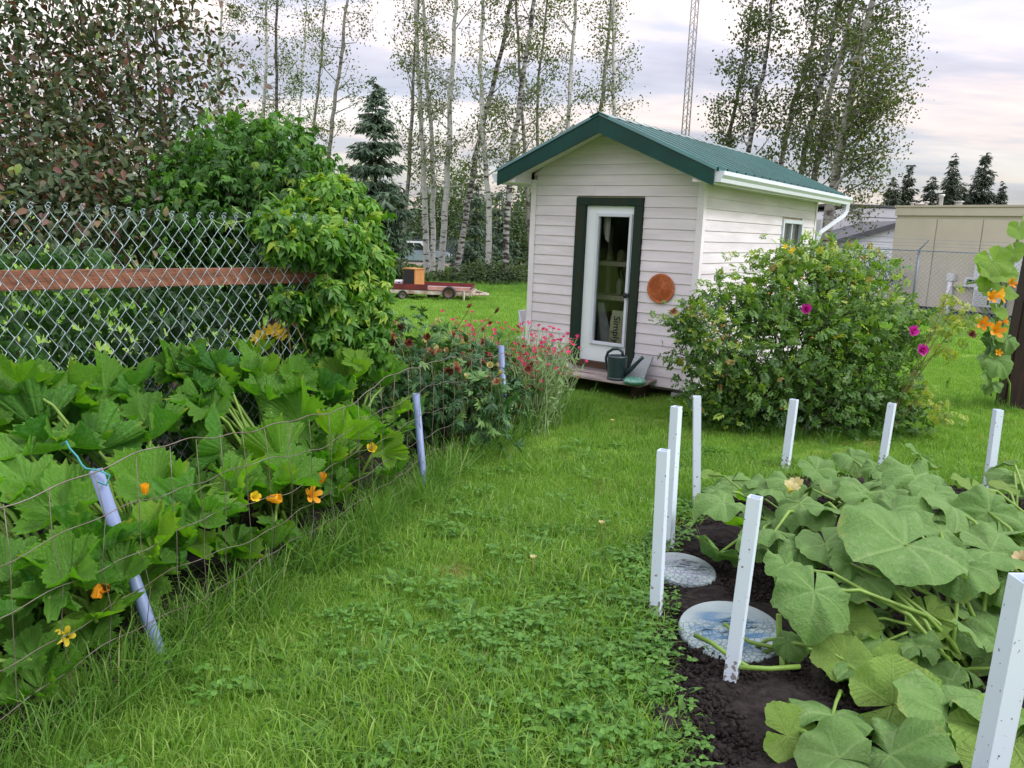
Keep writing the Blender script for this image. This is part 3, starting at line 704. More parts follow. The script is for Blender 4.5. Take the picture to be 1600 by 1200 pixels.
# ------------------------------------------------------------------ low wire fence along the bed
wf = empty('garden_wire_fence', 'low sagging wire fence on grey blue pipe posts along the zucchini bed', 'fence')
wy = np.arange(1.3, 6.75, .04)
def wpt(y, z, k=0): return (wire_x(y) + .015 * math.sin(y * 5 + k) + .03 * (z - .4) * -1, y, z)
tops = lambda y: .86 - .012 * (y - 2.9) + .03 * math.sin(y * 2.6 + .6) - .035 * math.sin((y - 2.9) / 2.3 * PI) ** 2
lv = [1.0, .80, .60, .42, .25, .10]
for k, h in enumerate(lv):
    pts = [wpt(y, max(.02, tops(y) * h + .012 * math.sin(y * 7 + k * 2) + .006 * math.sin(y * 23 + k)), k) for y in wy]
    mb = MB(); mb.tube(pts, .0026 if k == 0 else .0018, 5); mb.build('wire', M['rust_wire'], wf, True)
for i, y in enumerate(np.arange(1.4, 6.7, .155)):
    rr = random.Random(i); pts = []
    for k, h in enumerate(lv + [.0]):
        yy = y + rr.uniform(-.018, .018); pts.append(wpt(yy, max(0.0, tops(yy) * h)))
    mb = MB(); mb.tube(pts, .0017, 4); mb.build('wire', M['rust_wire'], wf, True)
pipes = [((258, 1045), (150, 735)), ((663, 768), (650, 615)), ((791, 690), (783, 540))]
for i, (b_, t_) in enumerate(pipes):
    g = at(*b_); q = P(t_[0], t_[1], g[1] + (0.0 if i else -.05)); d = q - g
    mb = MB(); n = 16; ring = [(.024, 0), (.024, 1), (.0195, 1), (.0195, .93)]
    ax = Vector(d).normalized(); L = Vector(d).length + .12
    mb.lathe([(.024, 0), (.024, L), (.0195, L), (.0195, L - .10), (.001, L - .10)], n)
    o = mb.build('post', M['pvc'], wf, True); o.location = Vector(g) - ax * .12; o.rotation_euler = ax.to_track_quat('Z', 'Y').to_euler()
    if i == 0:
        o['label'] = 'leaning pipe post with a twist of teal wire at its top'
        tw = MB(); q_ = Vector(q)
        pts = [q_ + Vector((-.10, -.03, .10)), q_ + Vector((-.085, -.03, .115)), q_ + Vector((-.075, -.03, .09)), q_ + Vector((-.05, -.03, .06)), q_ + Vector((-.035, -.03, .03)), q_ + Vector((-.02, -.03, .015)), q_ + Vector((.03, -.035, .012)), q_ + Vector((.06, -.02, -.01)), q_ + Vector((.05, -.03, -.045)), q_ + Vector((.02, -.035, -.03))]
        tw.tube(pts, .004, 5); tw.build('tie_wire', mat('teal_tie', (.03, .22, .24), .4, .4), wf, True)

# ------------------------------------------------------------------ white stakes round the squash bed
stakes = [
 ('A', (1024, 970), (1037, 703), .024, 'white vinyl stake alone at the left side of the squash bed by the weeds'),
 ('B', (1043, 868), (1057, 635), .024, 'white vinyl stake rising out of the grass by the far round stepping stone'),
 ('C', (1088, 797), (1089, 619), .024, 'white vinyl stake at the far left corner of the squash bed near the shed'),
 ('D', (1140, 1075), (1180, 776), .025, 'large white stake standing before the painted stepping stone'),
 ('E', (1226, 738), (1241, 624), .027, 'short white stake before the rose bush leaning over squash leaves'),
 ('F', (1377, 735), (1394, 630), .026, 'white stake at the far edge of the squash bed under the rose bush'),
 ('G', (1542, 775), (1560, 640), .026, 'white stake at the far right corner of the squash bed on open lawn'),
 ('H', None, (1597, 903), .034, 'big dirt specked white stake cut by the right edge before the squash'),
]
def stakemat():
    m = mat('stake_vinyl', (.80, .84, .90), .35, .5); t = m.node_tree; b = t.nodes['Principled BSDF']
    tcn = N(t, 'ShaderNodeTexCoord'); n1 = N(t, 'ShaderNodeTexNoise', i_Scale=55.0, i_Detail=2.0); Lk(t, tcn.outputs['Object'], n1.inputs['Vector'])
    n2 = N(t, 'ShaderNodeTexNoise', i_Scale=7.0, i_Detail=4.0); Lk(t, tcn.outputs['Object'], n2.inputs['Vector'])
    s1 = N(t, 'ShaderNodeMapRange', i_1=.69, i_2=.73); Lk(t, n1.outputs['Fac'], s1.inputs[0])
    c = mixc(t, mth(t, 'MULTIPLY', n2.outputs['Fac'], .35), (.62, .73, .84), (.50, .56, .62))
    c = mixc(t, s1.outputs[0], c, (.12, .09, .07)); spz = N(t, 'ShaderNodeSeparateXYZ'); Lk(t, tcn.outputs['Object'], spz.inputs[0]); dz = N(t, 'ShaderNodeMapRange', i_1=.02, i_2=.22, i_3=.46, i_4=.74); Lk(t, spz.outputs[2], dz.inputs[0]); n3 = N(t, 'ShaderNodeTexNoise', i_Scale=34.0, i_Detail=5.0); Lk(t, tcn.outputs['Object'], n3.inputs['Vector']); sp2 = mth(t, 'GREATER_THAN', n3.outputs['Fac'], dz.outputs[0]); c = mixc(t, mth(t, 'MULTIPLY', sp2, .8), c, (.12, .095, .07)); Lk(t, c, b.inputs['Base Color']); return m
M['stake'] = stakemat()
for nm, b_, t_, hw, lab in stakes:
    if b_ is None: q = P(t_[0] + 8, t_[1], 2.15); g = np.array([q[0] - .0, q[1] + .03, -.05])
    else: g = at(*b_); q = P(t_[0], t_[1], g[1] + .02)
    d = Vector(q) - Vector(g); L = d.length; ax = d.normalized()
    s_ = empty('white_stake', lab, 'stake', g, 0, 'white vinyl stakes round the squash bed')
    mb = MB(); ti = hw - .004
    def ring(h, z): return [(-h, -h, z), (h, -h, z), (h, h, z), (-h, h, z)]
    vs = ring(hw, -.1) + ring(hw, L) + ring(ti, L) + ring(ti, L - .16)
    fs = [(0, 1, 5, 4), (1, 2, 6, 5), (2, 3, 7, 6), (3, 0, 4, 7)] + [(4 + i, 4 + (i + 1) % 4, 8 + (i + 1) % 4, 8 + i) for i in range(4)] + [(8 + i, 8 + (i + 1) % 4, 12 + (i + 1) % 4, 12 + i) for i in range(4)] + [(12, 13, 14, 15)]
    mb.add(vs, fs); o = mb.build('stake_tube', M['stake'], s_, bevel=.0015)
    rot = {'A': 20, 'B': 20, 'C': 15, 'D': 28, 'E': 8, 'F': 8, 'G': -6, 'H': 4}[nm]
    o.rotation_euler = (ax.to_track_quat('Z', 'Y').to_matrix() @ Matrix.Rotation(R(rot), 3, 'Z')).to_euler()

# ------------------------------------------------------------------ stepping stones
def stonemat(name, blue):
    m = mat(name, (.34, .38, .37), .75, .25); t = m.node_tree; b = t.nodes['Principled BSDF']
    tcn = N(t, 'ShaderNodeTexCoord')
    vo = N(t, 'ShaderNodeTexVoronoi', feature='DISTANCE_TO_EDGE', i_Scale=38.0); Lk(t, tcn.outputs['Object'], vo.inputs['Vector'])
    e = N(t, 'ShaderNodeMapRange', i_1=.02, i_2=.075, i_3=1.0, i_4=0.0); Lk(t, vo.outputs['Distance'], e.inputs[0])
    n1 = N(t, 'ShaderNodeTexNoise', i_Scale=4.0, i_Detail=5.0); Lk(t, tcn.outputs['Object'], n1.inputs['Vector'])
    sp = N(t, 'ShaderNodeSeparateXYZ'); Lk(t, tcn.outputs['Object'], sp.inputs[0])
    band = N(t, 'ShaderNodeMapRange', i_1=.02, i_2=.09, i_3=1.0, i_4=0.0); Lk(t, sp.outputs[1], band.inputs[0])
    lines = mth(t, 'MULTIPLY', e.outputs[0], band.outputs[0])
    mpn = N(t, 'ShaderNodeMapping'); mpn.inputs['Scale'].default_value = (2.0, 8.0, 1); Lk(t, tcn.outputs['Object'], mpn.inputs[0])
    n2 = N(t, 'ShaderNodeTexNoise', i_Scale=2.2, i_Detail=6.0, i_Distortion=1.0); Lk(t, mpn.outputs[0], n2.inputs['Vector'])
    ln = N(t, 'ShaderNodeVectorMath', operation='LENGTH'); Lk(t, tcn.outputs['Object'], ln.inputs[0])
    inn = N(t, 'ShaderNodeMapRange', i_1=.12, i_2=.20, i_3=1.0, i_4=0.0); Lk(t, ln.outputs['Value'], inn.inputs[0])
    wash = ramp(t, [(.42, (0, 0, 0)), (.58, (1, 1, 1))]); Lk(t, n2.outputs['Fac'], wash.inputs[0])
    c0 = mixc(t, n1.outputs['Fac'], (.19, .25, .25), (.29, .35, .35))
    c1 = mixc(t, mth(t, 'MULTIPLY', mth(t, 'MULTIPLY', wash.outputs[0], inn.outputs[0]), .9), c0, blue)
    c2 = mixc(t, mth(t, 'MULTIPLY', lines, .85), c1, (.08, .13, .16)); Lk(t, c2, b.inputs['Base Color'])
    bp = N(t, 'ShaderNodeBump', i_Strength=.6, i_Distance=.006); Lk(t, mth(t, 'MULTIPLY', lines, -1.0), bp.inputs['Height']); Lk(t, bp.outputs[0], b.inputs['Normal'])
    return m
for (px, lab, m_, rad, tl) in [((1142, 986), 'round pale stepping stone with blue wash and cobble pattern on black soil', stonemat('stone_blue', (.035, .13, .25)), .225, (7, -3)),
                          ((1066, 890), 'round grey stepping stone with white relief before the far left squash leaf', stonemat('stone_lilac', (.22, .23, .28)), .17, (5, 3))]:
    g = at(*px, .06); o_ = empty('stepping_stone', lab, 'stepping stone', (g[0], g[1], .03), 0, 'round stepping stones in the squash bed')
    mb = MB(); mb.lathe([(.001, .0), (rad * .97, .0), (rad, .012), (rad, .03), (rad * .985, .040), (rad * .96, .043), (rad * .7, .0435), (rad * .4, .0435), (.001, .0435)], 40)
    o = mb.build('stone_body', m_, o_, False); o.rotation_euler = (R(tl[0]), R(tl[1]), 0)
    # raised shapes in the middle: branch and ripples
    rr = random.Random(rad); b = MB()
    for k in range(9):
        a = rr.uniform(-.12, .10); y = -.02 + .012 * k; L = rr.uniform(.03, .07)
        b.tube([(a - L, y - .01, .042), (a, y + .006, .049), (a + L, y, .042)], [.002, .007, .002], 6)
    o = b.build('relief', m_, o_, True); o.rotation_euler = (R(tl[0]), R(tl[1]), 0)

# ------------------------------------------------------------------ utility trailer with its load
g = at(668, 470); TY = g[1]
M['red'] = mat('faded_red_paint', (.15, .022, .022), .55, .35, col2=(.085, .016, .018), scale=3)
M['pink'] = mat('faded_pink_paint', (.50, .27, .25), .6, .3, var=.3, scale=4)
M['frame_white'] = mat('trailer_frame', (.50, .49, .44), .6, .3, col2=(.25, .17, .12), scale=5)
k_ = TY / 1257.0
tr = empty('utility_trailer', 'flat red sided utility trailer parked at the lawn edge with spare wheel', 'trailer', (g[0], g[1], g[2]), R(-2))
x0, x1, dep = -115 * k_, 66 * k_, 1.5
hz = 17 * k_; bt = 25 * k_
mb = MB(); mb.box(x0, x1, .03, dep - .03, hz - .03, hz + .01); mb.build('bed', M['grey_wood'], tr)
for (a, b_, y0_, y1_, m_, zt) in [(x0, 0, 0, .03, 'red', bt), (.01, x1, 0.002, .028, 'pink', bt - .04), (x0, x1, dep - .03, dep, 'red', bt - .02)]:
    mb = MB(); mb.box(a, b_, y0_, y1_, hz - .01, zt); mb.build('side_board', M[m_], tr, bevel=.008)
mb = MB(); mb.box(x1 - .03, x1, .03, dep - .03, hz + .011, bt - .06); mb.build('end_board', M['red'], tr, bevel=.008)
for y in (-.012, dep - .06):
    mb = MB(); mb.box(x0, x1 + .01, y, y + .07, hz - .13, hz - .032); mb.build('frame_rail', M['frame_white'], tr, bevel=.01)
mb = MB(); mb.box(x1 + .012, x1 + .06, .0, dep, hz - .13, hz - .03); mb.build('frame_rail', M['frame_white'], tr, bevel=.01)
def wheel(parent, loc, r_, w__, rim, name='wheel'):
    b = MB(); b.lathe([(r_ * .62, -w__ / 2), (r_ * .94, -w__ / 2), (r_, -w__ * .3), (r_, w__ * .3), (r_ * .94, w__ / 2), (r_ * .62, w__ / 2), (r_ * .62, -w__ / 2)], 24)
    o = b.build(name, M['black'], parent, True); o.location = loc; o.rotation_euler = (PI / 2, 0, 0)
    b = MB(); b.lathe([(.001, -w__ * .2), (r_ * .2, -w__ * .2), (r_ * .25, w__ * .1), (r_ * .5, w__ * .12), (r_ * .62, w__ * .42), (r_ * .62, -w__ * .42), (r_ * .5, -w__ * .1), (.001, -w__ * .1)], 20)
    b.build('rim', rim, o, True); return o
rimm = mat('rim_grey', (.33, .30, .27), .6, .3, var=.4, scale=8); rimr = mat('rim_rust', (.25, .16, .13), .7, .2, var=.4, scale=8)
wr = 7.5 * k_
for (x, y, m_) in [(-39 * k_, .04, rimm), (-39 * k_, dep - .04, rimm)]: wheel(tr, (x, y, wr), wr, .16, m_)
for (x, y) in [(4 * k_, .35), (4 * k_, dep - .3)]: wheel(tr, (x, y, wr), wr, .16, rimm)
wheel(tr, (34 * k_, -.10, bt - 11 * k_), 10.3 * k_, .15, rimr, 'spare_wheel')
mb = MB(); mb.tube([(x1 + .05, .1, hz - .09), (x1 + .45, dep / 2, hz - .12)], .04, 6); mb.tube([(x1 + .05, dep - .1, hz - .09), (x1 + .45, dep / 2, hz - .12)], .04, 6); mb.build('tow_bar', M['frame_white'], tr)
mb = MB(); mb.tube([(57 * k_, -.03, 0), (57 * k_, -.03, hz)], .03, 8); mb.build('jack', M['frame_white'], tr)
cb_ = empty('wooden_cabinet', 'small wooden cabinet with black front standing on the trailer', 'cabinet', (g[0] - 25 * k_, g[1] + .42, g[2] + hz + .01), R(57))
s_ = 12 * k_; h_ = 31 * k_
M['pine'] = mat('orange_pine', (.46, .22, .075), .5, .35, var=.25, stretch=(4, 4, .5))
mb = MB(); mb.box(-s_, s_, -s_, s_, 0, h_ - .03); mb.build('carcass', M['pine'], cb_, bevel=.008)
mb = MB(); mb.box(-s_ - .02, s_ + .02, -s_ - .02, s_ + .02, h_ - .029, h_); mb.build('top_board', M['pine'], cb_, bevel=.008)
mb = MB(); mb.box(-s_ - .012, -s_ - .001, -s_ + .02, s_ - .02, .02, h_ - .04); mb.build('front_panel', M['black'], cb_)
cr = empty('white_cooler', 'low white plastic cooler box beside the cabinet on the trailer', 'cooler', (g[0] - 52 * k_, g[1] + .5, g[2] + hz + .01), R(4))
mb = MB(); mb.box(-9.5 * k_, 9.5 * k_, -.2, .2, 0, 8 * k_); mb.build('cooler_body', M['white_trim'], cr, bevel=.03)
mb = MB(); mb.box(-10 * k_, 10 * k_, -.22, .22, 8 * k_ + .001, 11 * k_); mb.build('cooler_lid', M['white_trim'], cr, bevel=.03)
mb = MB(); mb.box(3 * k_, 5 * k_, -.245, -.221, 7 * k_, 9.5 * k_); mb.build('latch', M['black'], cr)

# ------------------------------------------------------------------ pickup truck beyond the trees
TKY = 66.0; gt = P(632, 405, TKY); tz = terr(TKY) + .1; kk = TKY / 1257 * 1.0
tk = empty('pickup_truck', 'blue grey crew cab pickup truck parked behind the birch trunks', 'truck', (P(650, 405, TKY)[0] - .1, TKY, tz), R(-1.5))
M['truck'] = mat('truck_paint', (.25, .30, .42), .3, .5, metal=.3, coat=.5)
M['truck_roof'] = mat('truck_roof_paint', (.55, .58, .62), .3, .5, coat=.5)
M['tint'] = mat('tinted_glass', (.02, .025, .03), .08, .6)
body = MB(); body.prism([(-2.9, .55), (-2.9, 1.18), (-1.1, 1.2), (-1.05, 1.22), (1.35, 1.22), (2.6, 1.13), (2.85, 1.0), (2.9, .55), (2.4, .40), (-2.5, .40)], 1, -.98, .98)
body.build('body', M['truck'], tk, bevel=.06)
c = MB(); c.prism([(-1.08, 1.221), (-1.0, 1.86), (-.8, 1.93), (.45, 1.93), (.65, 1.88), (1.3, 1.221)], 1, -.84, .84); c.build('cab', M['truck_roof'], tk, bevel=.06)
for (a, b_, c_, d_) in [(-.85, -.0, -.75, -.02), (.06, 1.05, .06, .55)]:
    for sy in (-1, 1):
        mb = MB(); mb.prism([(a, 1.27), (b_, 1.27), (d_, 1.80), (c_, 1.80)], 1, sy * .842 - .006, sy * .842 + .006); mb.build('window', M['tint'], tk)
mb = MB(); mb.prism([(1.22, 1.28), (.70, 1.83), (.72, 1.85), (1.26, 1.30)], 1, -.76, .76); mb.build('windscreen', M['tint'], tk)
for x in (-1.75, 1.85):
    for sy in (-.9, .9): wheel(tk, (x, sy, .38), .38, .24, rimm)
mb = MB(); mb.box(2.9, 3.02, -.92, .92, .48, .70); mb.build('bumper', M['steel'], tk, bevel=.03)
mb = MB(); mb.box(2.88, 2.93, -.55, .55, .74, 1.02); mb.build('grille', M['black'], tk)
for sy in (-.78, .78):
    mb = MB(); mb.box(2.84, 2.93, sy - .16, sy + .16, .78, 1.0); mb.build('headlight', M['vinyl'], tk, bevel=.02)
    mb = MB(); mb.box(.95, 1.15, math.copysign(1.0, sy) - .12, math.copysign(1.0, sy) + .12, 1.25, 1.45); mb.build('mirror', M['black'], tk, bevel=.03)
for sy in (-.985, .985):
    for x in (-1.0, .02, 1.12):
        mb = MB(); mb.box(x - .008, x + .008, sy - .004, sy + .004, .5, 1.2); mb.build('door_seam', M['black'], tk)
    for x in (-.15, .90):
        mb = MB(); mb.box(x - .1, x + .1, sy - .015, sy + .015, 1.05, 1.09); mb.build('door_handle', M['black'], tk)

# ------------------------------------------------------------------ security fences far off
M['fence_grey'] = mat('fence_grey_steel', (.13, .17, .22), .45, .4, metal=.3)
def line_fence(name, label, pA, pB, zb, ht, npost, barb, cell, rad, lean=.35):
    A = Vector(pA); B = Vector(pB); d = B - A; L = d.length; rz = math.atan2(d.y, d.x)
    f_ = empty(name, label, 'fence', (A.x, A.y, zb), rz)
    for i in range(npost + 1):
        x = L * i / npost; mb = MB(); mb.tube([(x, 0, 0), (x, 0, ht)], .027, 8)
        if barb: mb.tube([(x, 0, ht), (x + .05, -lean * .0 + .0, ht + .05), (x + .16, -lean, ht + .24)], .016, 6)
        mb.build('post', M['fence_grey'], f_, True)
    mb = MB(); mb.tube([(0, -.04, ht - .03), (L, -.04, ht - .03)], .014, 6); mb.build('top_rail', M['fence_grey'], f_, True)
    if barb:
        for t in (.33, .66, 1.0):
            mb = MB(); mb.tube([(0 + .16 * t, -lean * t, ht + .24 * t), (L + .16 * t, -lean * t, ht + .24 * t)], .0035, 4); mb.build('barbed_wire', M['fence_grey'], f_)
    # woven mesh as crossing diagonal wires
    mb = MB(); x = -ht; 
    vs = []; fs = []
    def rod(a, b):
        i = len(vs); n_ = Vector((0, 1, 0)); dd = Vector((b[0] - a[0], 0, b[1] - a[1])).normalized(); u = n_.cross(dd) * rad
        if u.z < 0: u = -u
        for (q, o_) in ((a, u), (a, -u * .5 + n_ * rad), (a, -u * .5 - n_ * rad), (b, u), (b, -u * .5 + n_ * rad), (b, -u * .5 - n_ * rad)):
            vs.append((q[0] + o_.x, o_.y, q[1] + o_.z))
        fs.extend([(i, i + 1, i + 4, i + 3), (i + 1, i + 2, i + 5, i + 4), (i + 2, i, i + 3, i + 5)])
    while x < L:
        for s_ in (1, -1):
            a0, a1 = x, x + ht
            lo, hi = max(a0, 0), min(a1, L)
            if hi - lo > .02:
                za, zb_ = (lo - x, hi - x)
                if s_ < 0: za, zb_ = ht - za, ht - zb_
                rod((lo, za), (hi, zb_))
        x += cell
    mb.add(vs, fs); o = mb.build('fence_mesh', M['fence_grey'], f_, fix=False); o['kind'] = 'stuff'
    return f_
pa = at(1281, 500); pb = at(1426, 507); dd = (pb - pa)
fr_ = line_fence('security_fence', 'tall galvanised security fence with angled barbed arms before the tan building', pa, pa + dd * 2.9, pa[2], 1.86, 3, True, .11, .0040, .10)
pa2 = P(560, 400, 76); pb2 = P(760, 405, 76)
line_fence('yard_fence', 'distant grey chain link fence with barbed strands behind the pickup truck', pa2, pb2, terr(76), 2.3, 6, True, .25, .008)

# ------------------------------------------------------------------ tan panelled building
M['tan'] = mat('tan_panel', (.50, .465, .385), .7, .25, var=.10, scale=1.2)
M['tan_band'] = mat('tan_band', (.46, .42, .34), .6, .3, var=.12, scale=1.5)
M['plinth'] = mat('dark_plinth', (.035, .032, .035), .8, .2)
bA = at(1390, 484); YB = bA[1]
C1 = P(1402, 322, YB); k2 = 60 / 68.0
YB2 = YB * .87; C2 = P(1600, 322, YB2)
dx, dy_ = C2[0] - C1[0], C2[1] - C1[1]; rzb = math.atan2(dy_, dx); LB = math.hypot(dx, dy_); HB = C1[2] - bA[2]
tb = empty('tan_building', 'flat roofed tan panelled building behind the security fence', 'building', (C1[0], C1[1], bA[2]), rzb)
LW = LB * 1.9; DW = 9.0
mb = MB(); mb.box(.02, LW, .03, DW, .25, HB - .25); mb.build('wall', M['tan_band'], tb)
mb = MB(); mb.box(.05, LW - .05, .06, DW - .05, -.2, .249); mb.build('plinth', M['plinth'], tb)
np_ = 6; pwid = LB / 2.75
for i in range(np_):
    mb = MB(); mb.box(i * pwid + .012, (i + 1) * pwid - .012, .0, .029, .25, HB - .40); mb.build('wall_panel', M['tan'], tb, bevel=.006)
    mb = MB(); mb.box(-.0, .019, .04 + i * 1.5, .04 + (i + 1) * 1.5 - .02, .25, HB - .40); mb.build('wall_panel', M['tan'], tb)
mb = MB(); mb.box(-.03, LW, -.03, DW, HB - .30, HB - .05); mb.build('parapet_band', M['tan'], tb, bevel=.01)
mb = MB(); mb.box(-.06, LW + .03, -.06, DW + .03, HB - .049, HB + .02); mb.build('roof', M['tan_band'], tb, bevel=.01)
for i, (px_, hp, r_) in enumerate([(1407, 6, .05), (1431, 7, .05), (1456, 17, .06), (1486, 7, .09)]):
    t_ = (px_ - 1402) / 198.0; xx = LB * t_ * 1.0 / (1 + .0 * t_)
    mb = MB(); h_ = hp * YB / 1257
    mb.lathe([(r_, 0), (r_, h_ * .8), (r_ * 1.5, h_ * .82), (r_ * 1.5, h_), (.001, h_)], 12); o = mb.build('roof_vent', M['steel'], tb, True); o.location = (xx, .6, HB + .02)
# service pipe, meter boxes, cooling unit on the wall
def on_wall(px_, py_):
    """point of the tan wall seen at a photo pixel (local)"""
    d = ray(px_, py_); nn = np.array([-math.sin(rzb), math.cos(rzb), 0]); o0 = np.array([0, 0, EYE]); p0 = np.array([C1[0], C1[1], 0])
    t = ((p0 - o0) @ nn) / (d @ nn); q = o0 + d * t - np.array([C1[0], C1[1], bA[2]])
    return q[0] * math.cos(rzb) + q[1] * math.sin(rzb), q[2]
def wall_box(name, label, cat, a, b_, depth, m_):
    xa, za = on_wall(*a); xb, zb_ = on_wall(*b_)
    mid = (xa + xb) / 2
    w_ = empty(name, label, cat, (C1[0] + math.cos(rzb) * mid, C1[1] + math.sin(rzb) * mid, bA[2] + zb_), rzb)
    mb = MB(); h = (xb - xa) / 2; mb.box(-h, h, -depth, -.002, 0, za - zb_); mb.build('housing', m_, w_, bevel=.02)
    return w_, h, za - zb_
M['box_white'] = mat('box_white', (.60, .62, .66), .5, .4, var=.1)
wb, h, hh = wall_box('electric_meter_box', 'pale electric meter box on the tan building wall', 'meter box', (1512, 433), (1532, 450), .18, M['box_white'])
mb = MB(); mb.box(-h * .5, h * .5, -.19, -.181, hh * .5, hh * .8); mb.build('meter_window', M['tint'], wb)
wb, h, hh = wall_box('grey_switch_box', 'small tan grey switch box next to the meter box', 'switch box', (1494, 440), (1510, 450), .14, M['tan_band'])
mb = MB(); mb.box(h * .2, h * .4, -.15, -.141, hh * .4, hh * .6); mb.build('latch', M['steel'], wb)
wb, h, hh = wall_box('service_pipe', 'white grey service pipe with wide head on the tan wall', 'pipe', (1484, 427), (1494, 440), .16, M['box_white'])
mb = MB(); mb.tube([(0, -.08, -.01), (0, -.08, -1.6)], .09, 12); mb.build('pipe', M['box_white'], wb, True)
wb, h, hh = wall_box('cooling_unit', 'white outdoor cooling unit low on the tan building wall', 'cooling unit', (1534, 448), (1572, 482), .4, M['box_white'])
mb = MB()
for i in range(7): mb.box(-h * .85, h * .85, -.412, -.401, hh * (.12 + .11 * i), hh * (.17 + .11 * i))
mb.build('grille', M['steel'], wb)
wall_box('white_vent_hood', 'large white sheet metal hood above the cooling unit', 'hood', (1536, 400), (1640, 446), .35, M['box_white'])

# ------------------------------------------------------------------ grey building and its white gabled neighbour
M['pale_grey'] = mat('pale_grey_wall', (.55, .55, .60), .7, .25, var=.08, scale=1)
M['grey_roof'] = mat('grey_roof', (.10, .105, .12), .7, .25, var=.2)
M['white_side'] = mat('white_siding', (.70, .74, .80), .6, .3, var=.08)
YG = 36.0; A0 = P(1283, 345, YG); A1 = P(1420, 326, YG); gz = terr(YG)
gb = empty('grey_building', 'pale grey flat walled building behind the white gable', 'building', (A0[0], YG, gz), R(-2))
wg = A1[0] - A0[0] + 2; hg = A1[2] - gz
mb = MB(); mb.prism([(0, 0), (wg, 0), (wg, hg), (1.1, hg - .05), (.3, hg - .25), (0, hg - .6)], 1, 0, 8); mb.build('wall', M['pale_grey'], gb)
mb = MB(); mb.box(.25, wg, -.04, 8.05, hg + .002, hg + .10); mb.build('roof', M['grey_roof'], gb)
lp = P(1357, 354, YG); 
mb = MB(); mb.box(-.22, .22, -.25, -.002, -.14, .14); o = mb.build('wall_lamp', M['grey_roof'], gb, bevel=.03); o.location = (lp[0] - A0[0], -.0, lp[2] - gz)
for i in range(5):
    mb = MB(); mb.box(.02, wg - .02, -.012, -.002, .5 + .75 * i, .52 + .75 * i); mb.build('wall_seam', M['grey_roof'], gb)
YH = 32.0; H0 = P(1303, 377, YH); H1 = P(1405, 347, YH); hz_ = terr(YH)
hb = empty('white_gabled_shed', 'white sided outbuilding with grey roof edge before the grey building', 'building', (H0[0], YH, hz_), R(-3))
w2 = (H1[0] - H0[0]); e2 = H0[2] - hz_ - .15; r2 = H1[2] - hz_ - .15
mb = MB(); mb.prism([(0, 0), (2 * w2, 0), (2 * w2, e2), (w2, r2), (0, e2)], 1, 0, 6); mb.build('wall', M['white_side'], hb)
for s_ in (0, 1):
    a = (-.15, e2 - .05), (w2, r2 + .02)
    xs = [(-.15, e2 - .04), (w2 - .001, r2 + .0), (w2 - .001, r2 + .20), (-.15, e2 + .16)]
    if s_: xs = [(2 * w2 - x, z) for x, z in xs]
    mb = MB(); mb.prism(xs, 1, -.2, 6.1); mb.build('roof', M['grey_roof'], hb)
zz = .25
while zz < e2 + .6:
    mb = MB(); xl = max(0.02, (zz - e2) / max(r2 - e2, .1) * w2) if zz > e2 else .02
    mb.box(xl + .05, 2 * w2 - xl - .05, -.02, -.002, zz, zz + .19); mb.build('siding_board', M['white_side'], hb); zz += .21
bw = at(1385, 462)
bx = empty('brown_bin', 'brown wooden bin low beside the tan building corner', 'bin', (bw[0] - .2, bw[1] + 1.5, bw[2]), R(-10))
M['brownwood'] = mat('brown_boards', (.24, .17, .13), .8, .2, var=.3)
for i in range(4):
    mb = MB(); mb.box(-.7, .5, -.02, .01, .02 + .32 * i, .32 + .32 * i); mb.build('board', M['brownwood'], bx)
mb = MB(); mb.box(-.7, .5, .011, .9, 0, 1.28); mb.build('bin_body', M['brownwood'], bx)

# ------------------------------------------------------------------ lattice tower
YT = 70.0; T0 = P(1071, 210, YT); T1 = P(1067, 150, YT)
tz0 = terr(YT); tw_ = empty('lattice_tower', 'slender steel lattice radio mast rising behind the shed roof', 'tower', (T0[0], YT, tz0))
M['mast'] = mat('mast_steel', (.20, .19, .19), .5, .4, metal=.3)
rw = .36; topz = 30.0
for k in range(3):
    a = 2 * PI * k / 3 + .4; mb = MB(); mb.tube([(rw * math.cos(a), rw * math.sin(a), 0), (rw * .9 * math.cos(a), rw * .9 * math.sin(a), topz)], .05, 6); mb.build('leg', M['mast'], tw_, True)
mb = MB(); z = .3; k = 0
while z < topz - .6:
    for j in range(3):
        a0, a1 = 2 * PI * j / 3 + .4, 2 * PI * (j + 1) / 3 + .4
        if k % 2: a0, a1 = a1, a0
        mb.tube([(rw * math.cos(a0), rw * math.sin(a0), z), (rw * math.cos(a1), rw * math.sin(a1), z + .55)], .020, 4)
    z += .55; k += 1
mb.build('lattice_bracing', M['mast'], tw_)

# ------------------------------------------------------------------ dark post on the right
dp = at(1564, 638)
po = empty('timber_post', 'thick dark stained timber post at the right edge of the lawn', 'post', dp, R(-8))
mb = MB(); mb.prism([(-.02, -.09), (.30, -.09), (.30, .14), (-.02, .14)], 2, -.1, 2.6); o = mb.build('post_body', M['dark_wood'], po, bevel=.015); o.rotation_euler = (0, R(2), 0)
mb = MB()
for i in range(9): mb.box(.16 + .018 * (i % 3), .172 + .018 * (i % 3), -.097, -.091, .60 + .02 * (i // 3), .612 + .02 * (i // 3))
mb.build('nail_plate', M['vinyl'], po)
